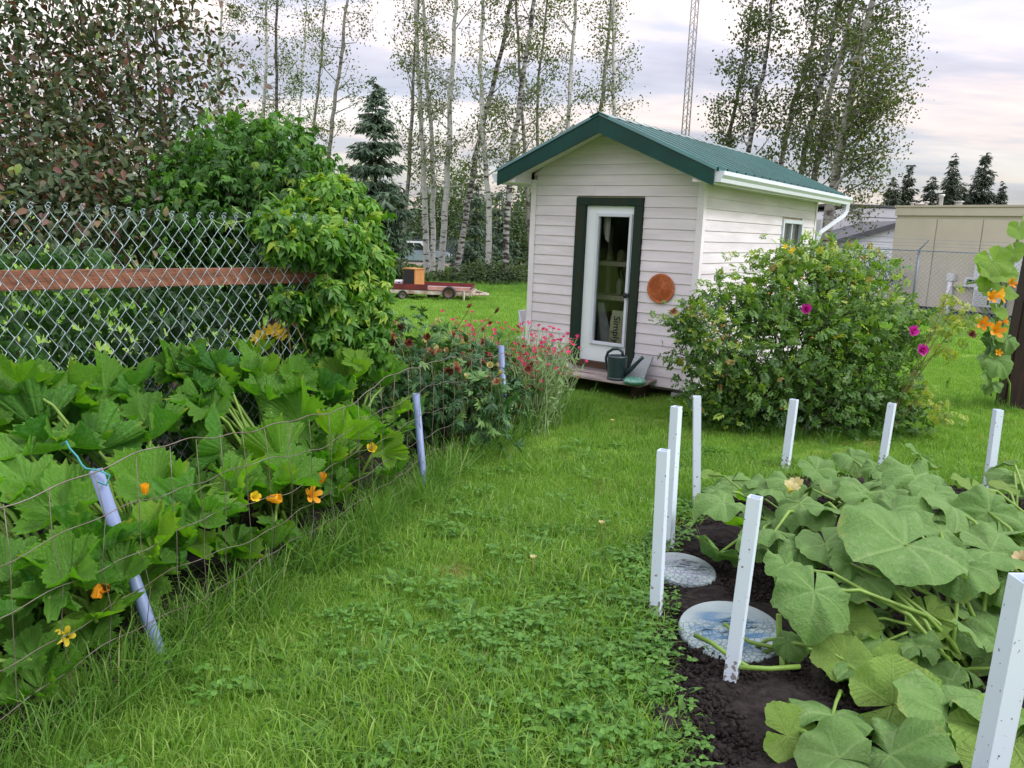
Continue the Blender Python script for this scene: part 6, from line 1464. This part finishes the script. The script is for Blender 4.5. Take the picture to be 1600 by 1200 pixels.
for k in range(46):
    c0_, r0_, _ = cl_[rg.integers(0, len(cl_))]; u = unit(np.array([rg.normal(), -.4 + rg.normal() * .6, abs(rg.normal()) * .8])); a0 = c0_ + u * r0_ * .9; L = rg.uniform(.15, .38)
    for q in np.linspace(.1, 1, 9): ex.append((a0 + u * L * q + np.array([0, 0, -.25 * L * q * q]) + rg.normal(size=3) * .02, unit(u + rg.normal(size=3) * .7), unit(rg.normal(size=3) * .5 + [0, -.2, 1]), .75))
kk_ = rg.random(len(Pp)) < .82
Pp = np.concatenate([Pp[kk_], [e[0] for e in ex]]); Ax = np.concatenate([Ax[kk_], [e[1] for e in ex]]); Nr = np.concatenate([Nr[kk_], [e[2] for e in ex]]); Hh = np.concatenate([Hh[kk_], [e[3] for e in ex]])
rp = [rose_proto(i) for i in range(4)]
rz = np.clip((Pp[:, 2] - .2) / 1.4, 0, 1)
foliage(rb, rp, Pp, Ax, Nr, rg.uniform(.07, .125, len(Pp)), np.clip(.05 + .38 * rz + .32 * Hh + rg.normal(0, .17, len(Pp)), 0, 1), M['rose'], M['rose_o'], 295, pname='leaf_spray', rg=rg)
stems(rb, [(2.75 + rg.normal() * .35, 7.45 + rg.normal() * .18, 0) for _ in range(60)], [Pp[i] for i in rg.integers(0, len(Pp), 60)], .010, M['twig'], rg=rg)
def petals(sd, m, n=9, rings=2, name='bloom'):
    mb = MB(); r = random.Random(sd)
    for q in range(rings):
        for k in range(n):
            a = 2 * PI * (k + .5 * q) / n + r.uniform(-.2, .2); el = .25 + .55 * q + r.uniform(-.15, .2); L = 1 - .3 * q; w_ = .42 * L
            u = np.array([math.cos(a) * math.cos(el), math.sin(a) * math.cos(el), math.sin(el)]); s_ = np.array([-math.sin(a), math.cos(a), 0]); up = np.cross(s_, u) * -1
            pts = [np.zeros(3), u * .5 * L - s_ * w_ * .7 + up * .08, u * .55 * L + up * -.05, u * .5 * L + s_ * w_ * .7 + up * .08, u * L - s_ * w_ * .5 + up * .1, u * L * 1.02 + up * .2, u * L + s_ * w_ * .5 + up * .1]
            mb.add(pts, [(0, 2, 1), (0, 3, 2), (1, 2, 5, 4), (2, 3, 6, 5)])
    return mb.mesh(name, m, True, fix=False)
M['magenta'] = leafmat('magenta_petal', [(0, (.42, .015, .24)), (1, (.58, .03, .36))], .3, tcol=(1.1, .6, 1.0), use='obj')
M['crimson'] = leafmat('crimson_petal', [(0, (.36, .008, .05)), (1, (.52, .015, .12))], .25, tcol=(1.2, .6, .8), use='obj')
M['rust_bloom'] = leafmat('rust_bloom', [(0, (.06, .018, .012)), (.6, (.16, .05, .025)), (1, (.36, .20, .10))], .2, tcol=(1.1, .9, .7), use='obj')
M['hip'] = mat('orange_hip', (.48, .17, .02), .4, .4, var=.4, scale=20)
PM = [petals(i, M['magenta']) for i in range(2)]; CM = [petals(10 + i, M['crimson'], 6, 1) for i in range(3)]; RM = [petals(20 + i, M['rust_bloom'], 8, 2) for i in range(3)]
for (px, py, Y, s_) in [(1260, 483, 6.95, .048), (1427, 517, 7.0, .05), (1440, 547, 6.95, .058), (1052, 487, 6.95, .035), (1128, 480, 7.2, .03)]:
    blossom(rb, PM[px % 2] if px > 1200 else RM[0], P(px, py, Y), s_, (rg.normal() * .3, -1, .3), 'bloom')
hipm = MB(); hipm.lathe([(.001, 0), (.7, .3), (.9, .8), (.6, 1.3), (.25, 1.5), (.4, 1.7), (.001, 1.6)], 8); hipm = hipm.mesh('rose_hip', M['hip'], True)
sel = [i for i in rg.permutation(len(Pp)) if Pp[i][1] < 7.45 and Hh[i] > .55][:26]
for i in sel: blossom(rb, hipm, Pp[i] + np.array([0, -.05, .03]), .013, (rg.normal(), -.5, rg.normal()), 'rose_hip')
for (px, py) in [(1228, 388), (1240, 392), (1234, 396), (1296, 432)]: blossom(rb, BM[3], P(px, py, 7.7), .03, (rg.normal() * .4, -.6, .6), 'bloom')
rs = empty('rose_shoot', 'sparse yellow green rose shoot leaning over the lawn toward the timber post', 'shrub', (3.5, 7.15, 0))
cl_ = [pc(1490, 470, 7.1, (.07, .08, .12), 22), pc(1478, 510, 7.1, (.14, .12, .09), 34), pc(1510, 495, 7.1, (.09, .1, .08), 18), pc(1440, 620, 7.1, (.14, .12, .08), 30), pc(1480, 545, 7.1, (.09, .09, .10), 16), pc(1478, 645, 7.1, (.12, .1, .06), 24)]
Pp, Ax, Nr, Hh = clump_leaves(rg, cl_, .3, .3, .05, .2)
M['shoot_o'] = leafmat('rose_shoot_leaf', [(0, (.10, .18, .03)), (.6, (.24, .32, .05)), (1, (.36, .38, .08))], .35, use='obj')
foliage(rs, rp, Pp, Ax, Nr, rg.uniform(.06, .10, len(Pp)), np.clip(rg.normal(.8, .15, len(Pp)), 0, 1), M['rose'], M['shoot_o'], len(Pp), pname='leaf_spray', rg=rg)
stems(rs, [(3.4, 7.15, 0)] * 6, [P(1500, 460, 7.1), P(1490, 440, 7.1), P(1470, 500, 7.1), P(1510, 490, 7.1), P(1450, 600, 7.1), P(1480, 540, 7.1)], .008, M['vine_stem'], rg=rg)
blossom(rs, RM[1], P(1518, 523, 7.0), .04, (0, -.8, .5), 'bloom')

# squash climbing on the timber post
rg = np.random.default_rng(43)
cs = empty('climbing_squash', 'squash vine with orange blossoms climbing the dark timber post', 'squash vine', (dp[0] - .1, dp[1] - .1, 0))
for i, (px, py, wpx, k) in enumerate([(1552, 408, 55, 1), (1585, 392, 34, 1), (1592, 358, 34, 1), (1565, 425, 50, 1), (1538, 440, 26, 1), (1555, 562, 58, 0), (1545, 585, 40, 0), (1572, 530, 40, 0), (1545, 455, 30, 1), (1560, 485, 35, 1), (1540, 420, 36, 1), (1560, 520, 34, 1), (1590, 660, 50, 0), (1545, 535, 40, 0), (1568, 455, 40, 1), (1550, 600, 32, 0)]):
    p = P(px, py, dp[1] - .2); size = wpx * p[1] / 1257 / 1.8; a = rg.uniform(0, 6.28)
    big_leaf(cs, YM[i % 3] if k else SM[i % 8], p, size, unit(np.array([rg.normal() * .7, -.4, -.6 + rg.normal() * .4])), unit(np.array([rg.normal() * .6, -.5 + rg.normal() * .4, .8])), crown=p + np.array([.08, .12, -.15]), prad=.007, rg=rg)
mb = MB(); loc = np.array(cs.location)
for pts in [[(1560, 610), (1572, 560), (1555, 500), (1575, 440), (1592, 360), (1602, 330)], [(1575, 640), (1578, 600), (1560, 560), (1545, 520), (1538, 480)], [(1510, 443), (1530, 440), (1560, 425), (1575, 405)]]:
    mb.tube([P(x, y, dp[1] - .15) - loc for x, y in pts], [.012, .011, .010, .009, .008, .007][:len(pts)], 7)
mb.build('vine', M['green_stem'], cs, True)
for (px, py, s_) in [(1552, 462, .10), (1545, 466, .075), (1576, 444, .06), (1536, 508, .085), (1551, 518, .10), (1558, 552, .045), (1566, 503, .05)]: blossom(cs, BM[1], P(px, py, dp[1] - .32), s_, (rg.normal() * .5, -.8, .3))

# ------------------------------------------------------------------ peonies, campion, lilies
rg = np.random.default_rng(51)
pp = [peony_proto(i) for i in range(4)]
for i, (x, y, rx, h, lab) in enumerate([(-.85, 6.3, .38, .72, 'peony plant with dried rust blooms under the creeper at the fence end'), (-.45, 6.75, .36, .74, 'peony plant with dark seed heads in the middle of the flower bed'), (-.35, 6.05, .32, .62, 'peony plant nearest the zucchini with a drooping bloom'), (-.95, 7.2, .36, .85, 'tall peony plant at the back of the flower bed before the trailer'), (-.12, 6.75, .26, .55, 'small peony plant beside the pipe post at the campion')]):
    t_ = empty('peony_plant', lab, 'peony', (x, y, 0), 0, 'peonies in the flower bed')
    Pp, Ax, Nr, Hh = clump_leaves(rg, [((x, y, h * .55), (rx, rx, h * .5), 260), ((x, y, h * .8), (rx * .8, rx * .8, h * .25), 110)], .25, .2, .05, .1)
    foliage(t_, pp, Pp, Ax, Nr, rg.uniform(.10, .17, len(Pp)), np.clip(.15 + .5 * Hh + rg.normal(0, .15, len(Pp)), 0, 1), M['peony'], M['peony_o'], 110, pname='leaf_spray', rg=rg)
    tips = [np.array([x + rg.normal() * rx * .7, y + rg.normal() * rx * .6, h * rg.uniform(.95, 1.28)]) for _ in range(13)]
    stems(t_, [(x + rg.normal() * .08, y + rg.normal() * .08, 0) for _ in tips], tips, .006, M['vine_stem'], rg=rg, sag=.05)
    for k, q in enumerate(tips): blossom(t_, RM[k % 3] if k % 4 else DBM[1], q, rg.uniform(.032, .05), (rg.normal() * .6, rg.normal() * .5 - .3, .6), 'bloom')
for i, (x, y, lab, w_) in enumerate([(-.22, 7.25, 'silvery rose campion clump at the back of the bed before the lawn', .28), (.16, 7.3, 'rose campion clump with many crimson flowers behind the pipe post', .26), (.22, 6.8, 'rose campion clump leaning over the lawn edge', .24), (.33, 7.15, 'rose campion clump nearest the shed step and flower pot', .24), (-.38, 7.5, 'rose campion clump among the tall peonies', .25), (-.02, 6.75, 'low silvery campion clump right at the pipe post', .18), (-.30, 7.05, 'rose campion clump between two peony plants with pink flowers', .24), (-.55, 7.9, 'far rose campion clump at the mown lawn behind the peonies', .26)]):
    t_ = empty('rose_campion', lab, 'rose campion', (x, y, 0), 0, 'rose campion clumps in the flower bed')
    roots, tips, Lp = [], [], []
    for k in range(30):
        a = rg.uniform(0, 6.28); q = np.array([x + math.cos(a) * w_ * rg.random() ** .5 * 1.2, y + math.sin(a) * w_ * rg.random() ** .5, rg.uniform(.45, .92) * (.8 if i == 5 else 1)])
        if i in (2, 3): q[0] += .12 * q[2]
        r0 = np.array([x + rg.normal() * .06, y + rg.normal() * .06, 0]); roots.append(r0); tips.append(q)
        for b in range(3): s0 = r0 + (q - r0) * rg.uniform(.5, .85); e = s0 + np.array([rg.normal() * .07, rg.normal() * .07, rg.uniform(.08, .18)]); roots.append(s0); tips.append(e)
        for b in range(7): Lp.append(r0 + (q - r0) * rg.uniform(.05, .9))
    stems(t_, roots, tips, .0042, M['campion'] if False else mat('campion_stem', (.22, .32, .14), .7, .2), rg=rg, sag=.05)
    Lp = np.array(Lp); n = len(Lp)
    foliage(t_, [leaf_proto(.24, .04, .2)], Lp, unit(rg.normal(size=(n, 3)) + [0, 0, .5]), unit(rg.normal(size=(n, 3)) + [0, 0, .8]), rg.uniform(.05, .11, n), np.clip(rg.normal(.5, .25, n), 0, 1), M['campion'], rg=rg)
    fl = [q for k, q in enumerate(tips) if k % 4 == 0 or rg.random() < .16]
    for k, q in enumerate(fl[:44]): blossom(t_, CM[k % 3], q, rg.uniform(.018, .027), (rg.normal() * .4, rg.normal() * .4 - .3, 1), 'bloom')
dl = empty('daylily', 'yellow daylily clump flowering against the chain link fence', 'daylily', (-1.45, 5.15, 0))
lilym = petals(31, M['yellow'], 6, 1)
for (px, py) in [(402, 528), (412, 522), (424, 518), (433, 516), (443, 524), (410, 534)]: blossom(dl, lilym, P(px, py, 5.1), .05, (rg.normal() * .6, -.7, .5), 'bloom')
stems(dl, [(-1.45 + rg.normal() * .05, 5.15, 0) for _ in range(5)], [P(405, 532, 5.12), P(424, 522, 5.12), P(440, 527, 5.12), P(413, 526, 5.12), P(432, 520, 5.12)], .005, M['green_stem'], rg=rg, sag=.02)
n = 46; Lp = np.stack([-1.45 + rg.normal(0, .05, n), 5.15 + rg.normal(0, .05, n), np.full(n, .02)], -1)
foliage(dl, [leaf_proto(.05, .02, .35)], Lp, unit(np.stack([rg.normal(0, .35, n), rg.normal(0, .35, n), np.ones(n)], -1)), unit(rg.normal(size=(n, 3))), rg.uniform(.45, .75, n), rg.random(n), M['hedge'], rg=rg)
hk = empty('dark_red_flower', 'dark crimson flower stalk behind the yellow daylilies', 'flower', (-1.25, 5.45, 0))
for (px, py) in [(457, 502), (463, 508), (458, 517)]: blossom(hk, CM[0], P(px, py, 5.35), .045, (rg.normal() * .4, -.8, .3), 'bloom')
stems(hk, [(-1.25, 5.45, 0)], [P(460, 505, 5.4)], .006, M['green_stem'], rg=rg, sag=.02)
for (px, py, h_, lab) in [(830, 888, .13, 'dandelion seed head standing alone in the middle of the clover'), (936, 838, .16, 'tall dandelion seed head in the grass left of the white stake pair'), (955, 655, .12, 'small dandelion head on the lawn before the shed')]:
    g = at(px, py + 25); t_ = empty('dandelion', lab, 'dandelion', g, 0, 'dandelion heads in the lawn')
    mb = MB(); mb.tube([(0, 0, 0), (.008, 0, h_ * .6), (.005, 0, h_)], .0025, 5); mb.build('stem', M['vine_stem'], t_, True)
    blossom(t_, DBM[0], np.array(g) + [.005, 0, h_], .022, (0, 0, 1), 'seed_head')

# ------------------------------------------------------------------ grass: tufts spread over the lawn
def blades(rg, n, rad, h0, h1, w0, lean=.5, tri=3):
    V, F = [], []
    for i in range(n):
        a = rg.uniform(0, 6.28); r = rad * math.sqrt(rg.random()); b = np.array([r * math.cos(a), r * math.sin(a), -.01]); h = rg.uniform(h0, h1); w_ = w0 * rg.uniform(.6, 1.3)
        d = rg.uniform(0, 6.28); u = np.array([math.cos(d), math.sin(d), 0]); fa = rg.uniform(0, 6.28); s_ = np.array([math.cos(fa), math.sin(fa), 0]) * w_ / 2; ln = abs(rg.normal(0, lean)) * h
        p1 = b + u * ln * .25 + [0, 0, h * .5]; p2 = b + u * ln * .65 + [0, 0, h * .85]; p3 = b + u * ln * 1.15 + [0, 0, h * (1.0 - .22 * min(ln / h, 1.3))]
        k = len(V); V += [b - s_, b + s_, p1 - s_ * .9, p1 + s_ * .9, p2 - s_ * .6, p2 + s_ * .6, p3]
        F += [(k, k + 1, k + 3), (k, k + 3, k + 2), (k + 2, k + 3, k + 5), (k + 2, k + 5, k + 4), (k + 4, k + 5, k + 6)]
    return np.array(V), np.array(F)
def grassmat(name, stops, trans=.35, nscale=1.2):
    m = leafmat(name, stops, trans, .5, .3, (1.3, 1.6, .5), 'var', .55, nscale); return m
M['grass'] = grassmat('grass_blade', [(0, (.070, .145, .022)), (.4, (.142, .275, .040)), (.75, (.210, .350, .062)), (1, (.33, .41, .13))], .42)
M['grass_tall'] = grassmat('tall_grass_blade', [(0, (.046, .12, .020)), (.5, (.105, .225, .036)), (.85, (.16, .29, .06)), (1, (.32, .34, .14))], .4)
M['thatch'] = leafmat('dry_thatch', [(0, (.10, .085, .03)), (.5, (.22, .19, .07)), (1, (.34, .28, .12))], .25)
M['clover'] = leafmat('clover_leaf', [(0, (.040, .12, .020)), (.5, (.085, .215, .030)), (1, (.15, .30, .045))], .35, tcol=(1.3, 1.6, .5))
HID = bpy.data.collections.new('tuft_sources')
def proto_obj(name, V, F, m, rg):
    o = bpy.data.objects.new(name, fast_mesh(name, V, F, m, np.repeat(np.clip(rg.normal(.45, .22, len(F) // 5 + 1), 0, 1), 5)[:len(F)])); return o
def instance_stuff(name, label, cat, protos, P_, rz, sc, idx, tilt=None):
    col = bpy.data.collections.new(name + '_tufts')
    for k, o in enumerate(protos): o.name = '%02d_%s' % (k, o.name); col.objects.link(o)
    me = bpy.data.meshes.new(name); me.vertices.add(len(P_)); me.vertices.foreach_set('co', np.asarray(P_, np.float32).ravel())
    a = me.attributes.new('rot', 'FLOAT_VECTOR', 'POINT'); rv = np.zeros((len(P_), 3), np.float32); rv[:, 2] = rz
    if tilt is not None: rv[:, 0] = tilt
    a.data.foreach_set('vector', rv.ravel())
    a = me.attributes.new('siz', 'FLOAT', 'POINT'); a.data.foreach_set('value', np.asarray(sc, np.float32))
    a = me.attributes.new('pick', 'INT', 'POINT'); a.data.foreach_set('value', np.asarray(idx, np.int32))
    o = link(name, me); o['kind'] = 'stuff'; o['label'] = label; o['category'] = cat
    ng = bpy.data.node_groups.new(name, 'GeometryNodeTree')
    ng.interface.new_socket('Geometry', in_out='INPUT', socket_type='NodeSocketGeometry'); ng.interface.new_socket('Geometry', in_out='OUTPUT', socket_type='NodeSocketGeometry')
    gi = ng.nodes.new('NodeGroupInput'); go = ng.nodes.new('NodeGroupOutput'); ip = ng.nodes.new('GeometryNodeInstanceOnPoints'); ci = ng.nodes.new('GeometryNodeCollectionInfo')
    ci.inputs['Collection'].default_value = col; ci.inputs['Separate Children'].default_value = True; ci.inputs['Reset Children'].default_value = True
    def attr(n, t):
        q = ng.nodes.new('GeometryNodeInputNamedAttribute'); q.data_type = t; q.inputs['Name'].default_value = n; return q.outputs[0]
    ng.links.new(gi.outputs[0], ip.inputs['Points']); ng.links.new(ci.outputs[0], ip.inputs['Instance']); ip.inputs['Pick Instance'].default_value = True
    ng.links.new(attr('pick', 'INT'), ip.inputs['Instance Index']); ng.links.new(attr('rot', 'FLOAT_VECTOR'), ip.inputs['Rotation']); ng.links.new(attr('siz', 'FLOAT'), ip.inputs['Scale'])
    ng.links.new(ip.outputs[0], go.inputs[0]); md = o.modifiers.new('scatter', 'NODES'); md.node_group = ng
    return o
rg = np.random.default_rng(61)
def gridpts(x0, x1, y0, y1, st):
    xs = np.arange(x0, x1, st); ys = np.arange(y0, y1, st); A, B = np.meshgrid(xs, ys); A = A + rg.uniform(-.5, .5, A.shape) * st; B = B + rg.uniform(-.5, .5, B.shape) * st
    return A.ravel(), B.ravel()
SHP = [shed_pt(-W_ - .02, -.02, 0)[:2], shed_pt(.02, -.02, 0)[:2], shed_pt(.02, L_ + .02, 0)[:2], shed_pt(-W_ - .02, L_ + .02, 0)[:2]]
STP = [shed_pt(-1.6, -.42, 0)[:2], shed_pt(-.38, -.42, 0)[:2], shed_pt(-.38, 0, 0)[:2], shed_pt(-1.6, 0, 0)[:2]]
def shrink(poly, k):
    c = np.mean(poly, 0); return [tuple(c + (np.array(p) - c) * k) for p in poly]
def lawn_pts(x0, x1, y0, y1, st, sq=.97):
    X, Y = gridpts(x0, x1, y0, y1, st)
    ok = ~inside(shrink(SQ, sq), X, Y) & ~inside(ZB, X, Y) & ~inside(SHP, X, Y) & ~inside(STP, X, Y)
    ok &= np.abs(X) < Y * .75 + 1.2
    X, Y = X[ok], Y[ok]; return np.stack([X, Y, [terr(y) for y in Y]], -1)
tA = [proto_obj('grass_tuft', *blades(rg, 70, .10, .035, .085, .0045, .6), M['grass'], rg) for _ in range(4)]
tA += [proto_obj('grass_tuft', *blades(rg, 60, .12, .05, .13, .005, .8), M['grass'], rg) for _ in range(2)]
tA += [proto_obj('grass_tuft', *blades(rg, 34, .11, .03, .08, .004, 1.1), M['thatch'], rg) for _ in range(2)]
near = lawn_pts(-2.4, 5.2, 1.5, 6.2, .075); mid = lawn_pts(-4, 10, 6.2, 13, .105); far = lawn_pts(-16, 24, 13, 34, .26)
allp = np.concatenate([near, mid, far]); n1, n2, n3 = len(near), len(mid), len(far)
longf = np.clip(.5 + .5 * np.sin(allp[:, 0] * 2.3 + 1.3 * np.sin(allp[:, 1] * 1.7)) * np.sin(allp[:, 1] * 2.1), 0, 1)
idx = np.where((rg.random(len(allp)) < .10 + .35 * longf) & (allp[:, 1] < 6), rg.integers(4, 6, len(allp)), rg.integers(0, 4, len(allp)))
bare = at(715, 897); dry = (rg.random(len(allp)) < .035) | (np.hypot((allp[:, 0] - bare[0]) / 1.6, allp[:, 1] - bare[1]) < .07 * rg.uniform(.5, 1.4, len(allp)))
idx = np.where(dry & (allp[:, 1] < 9), rg.integers(6, 8, len(allp)), idx)
sc = rg.uniform(.75, 1.2, len(allp)) * np.concatenate([np.full(n1, 1.0), np.full(n2, .85), np.full(n3, 1.5)]); sc *= (.8 + .4 * longf)
instance_stuff('lawn_grass', 'mown green lawn grass around the shed and beds', 'grass', tA, allp, rg.uniform(0, 6.28, len(allp)), sc, idx)
# long grass along the wire fence and round the bushes and posts
tB = [proto_obj('long_grass_tuft', *blades(rg, 26, .07, .14, .38, .007, .75), M['grass_tall'], rg) for _ in range(5)]
L1 = []
for y in np.arange(1.5, 7.6, .035):
    for _ in range(2):
        L1.append((float(np.interp(y, [p[1] for p in WIRE] + [8.0], [p[0] for p in WIRE] + [.35])) + rg.normal(.02, .10), y, 0))
for _ in range(90): a = rg.uniform(0, 6.28); L1.append((2.75 + math.cos(a) * rg.uniform(.5, 1.05), 7.3 + math.sin(a) * rg.uniform(.3, .55), 0))
for _ in range(60): L1.append((rg.uniform(-.5, .75), rg.uniform(7.0, 8.0), 0))
for _ in range(40): L1.append((dp[0] + rg.normal() * .3, dp[1] + rg.normal() * .2, 0))
for _ in range(150): L1.append((rg.uniform(-6, -1.2), rg.uniform(4.3, 7.5), 0))
for _ in range(260): q = at(rg.uniform(520, 850), rg.uniform(452, 460)); L1.append((q[0], q[1], q[2]))
for _ in range(200): q = at(rg.uniform(1290, 1600), rg.uniform(490, 508)); L1.append((q[0], q[1], q[2]))
L1 = np.array(L1); sc = rg.uniform(.45, 1.05, len(L1)); sc[L1[:, 1] > 15] *= 1.4; sc[L1[:, 0] > 1.5] *= .6; sc *= .9
instance_stuff('long_grass', 'long unmown grass along the wire fence and bush feet', 'grass', tB, L1, rg.uniform(0, 6.28, len(L1)), sc, rg.integers(0, 5, len(L1)))
# broad leaved weeds: clover patches and dandelion rosettes in the near lawn
def rosette(rg, n, L, w_, pitch):
    pv, pf = leaf_proto(w_, .05, .25); V, F = [], []
    for i in range(n):
        a = 2 * PI * i / n + rg.normal() * .3; e = pitch + rg.normal() * .2; ax = np.array([math.cos(a) * math.cos(e), math.sin(a) * math.cos(e), math.sin(e)])
        Rm = frames(ax[None], np.array([[rg.normal() * .2, rg.normal() * .2, 1]]))[0]; V.append((pv * L * rg.uniform(.6, 1.2)) @ Rm.T + [0, 0, .01]); F.append(pf + len(pv) * i)
    return np.concatenate(V), np.concatenate(F)
def clover(rg, n):
    pv, pf = leaf_proto(.75, .03, .1); V, F, k = [], [], 0
    for i in range(n):
        c = np.array([rg.normal() * .05, rg.normal() * .05, rg.uniform(.04, .085)]); a0 = rg.uniform(0, 6.28); s_ = rg.uniform(.015, .026)
        for j in range(3):
            a = a0 + j * 2.09; ax = np.array([math.cos(a), math.sin(a), rg.normal() * .15]); Rm = frames(ax[None], np.array([[rg.normal() * .25, rg.normal() * .25, 1]]))[0]
            V.append((pv * s_) @ Rm.T + c); F.append(pf + k); k += len(pv)
    return np.concatenate(V), np.concatenate(F)
tC = [proto_obj('clover_tuft', *clover(rg, 16), M['clover'], rg) for _ in range(3)] + [proto_obj('weed_rosette', *rosette(rg, 8, .11, .32, .45), M['clover'], rg) for _ in range(3)]
W = lawn_pts(-1.9, 3.5, 1.5, 6.5, .09, .93)
dn = np.exp(-((W[:, 0] - .35) / .75) ** 2) * np.exp(-((W[:, 1] - 2.9) / 1.2) ** 2) * .85 + .08 + .55 * np.exp(-((W[:, 0] - .75) / .25) ** 2) * (W[:, 1] < 4.2)
W = W[rg.random(len(W)) < dn]
ed = np.array([(x + rg.normal() * .06, y, 0) for y in np.arange(1.6, 5.0, .03) for x in [float(np.interp(y, [p[1] for p in SQ[:5]], [p[0] for p in SQ[:5]]))]]); W = np.concatenate([W, ed])
instance_stuff('lawn_weeds', 'clover and broad leaved weeds in the near lawn', 'weeds', tC, W, rg.uniform(0, 6.28, len(W)), rg.uniform(.7, 1.25, len(W)), rg.integers(0, 6, len(W)))

# ------------------------------------------------------------------ crumbs of soil and litter on the bare bed
def clod(rg, n, r0):
    V, F, k = [], [], 0
    o8 = np.array([(1, 0, 0), (-1, 0, 0), (0, 1, 0), (0, -1, 0), (0, 0, .8), (0, 0, -.8)], float); of = np.array([(0, 2, 4), (2, 1, 4), (1, 3, 4), (3, 0, 4), (2, 0, 5), (1, 2, 5), (3, 1, 5), (0, 3, 5)])
    for i in range(n):
        r = r0 * rg.uniform(.25, 1) ** 1.5; V.append(o8 * r * rg.uniform(.6, 1.3, (6, 3)) + [rg.normal() * .05, rg.normal() * .05, r * .3]); F.append(of + k); k += 6
    return np.concatenate(V), np.concatenate(F)
def plain_obj(name, V, F, m): return bpy.data.objects.new(name, fast_mesh(name, V, F, m))
tD = [plain_obj('soil_crumbs', *clod(rg, 26, .016), M['soil']) for _ in range(4)]
X, Y = gridpts(.4, 3.7, 1.4, 5.9, .055); k = inside(shrink(SQ, .985), X, Y); X, Y = X[k], Y[k]
instance_stuff('soil_crumbs', 'loose black crumbs on the bare squash bed', 'soil', tD, np.stack([X, Y, np.full(len(X), .035)], -1), rg.uniform(0, 6.28, len(X)), rg.uniform(.5, 1.25, len(X)), rg.integers(0, 4, len(X)))
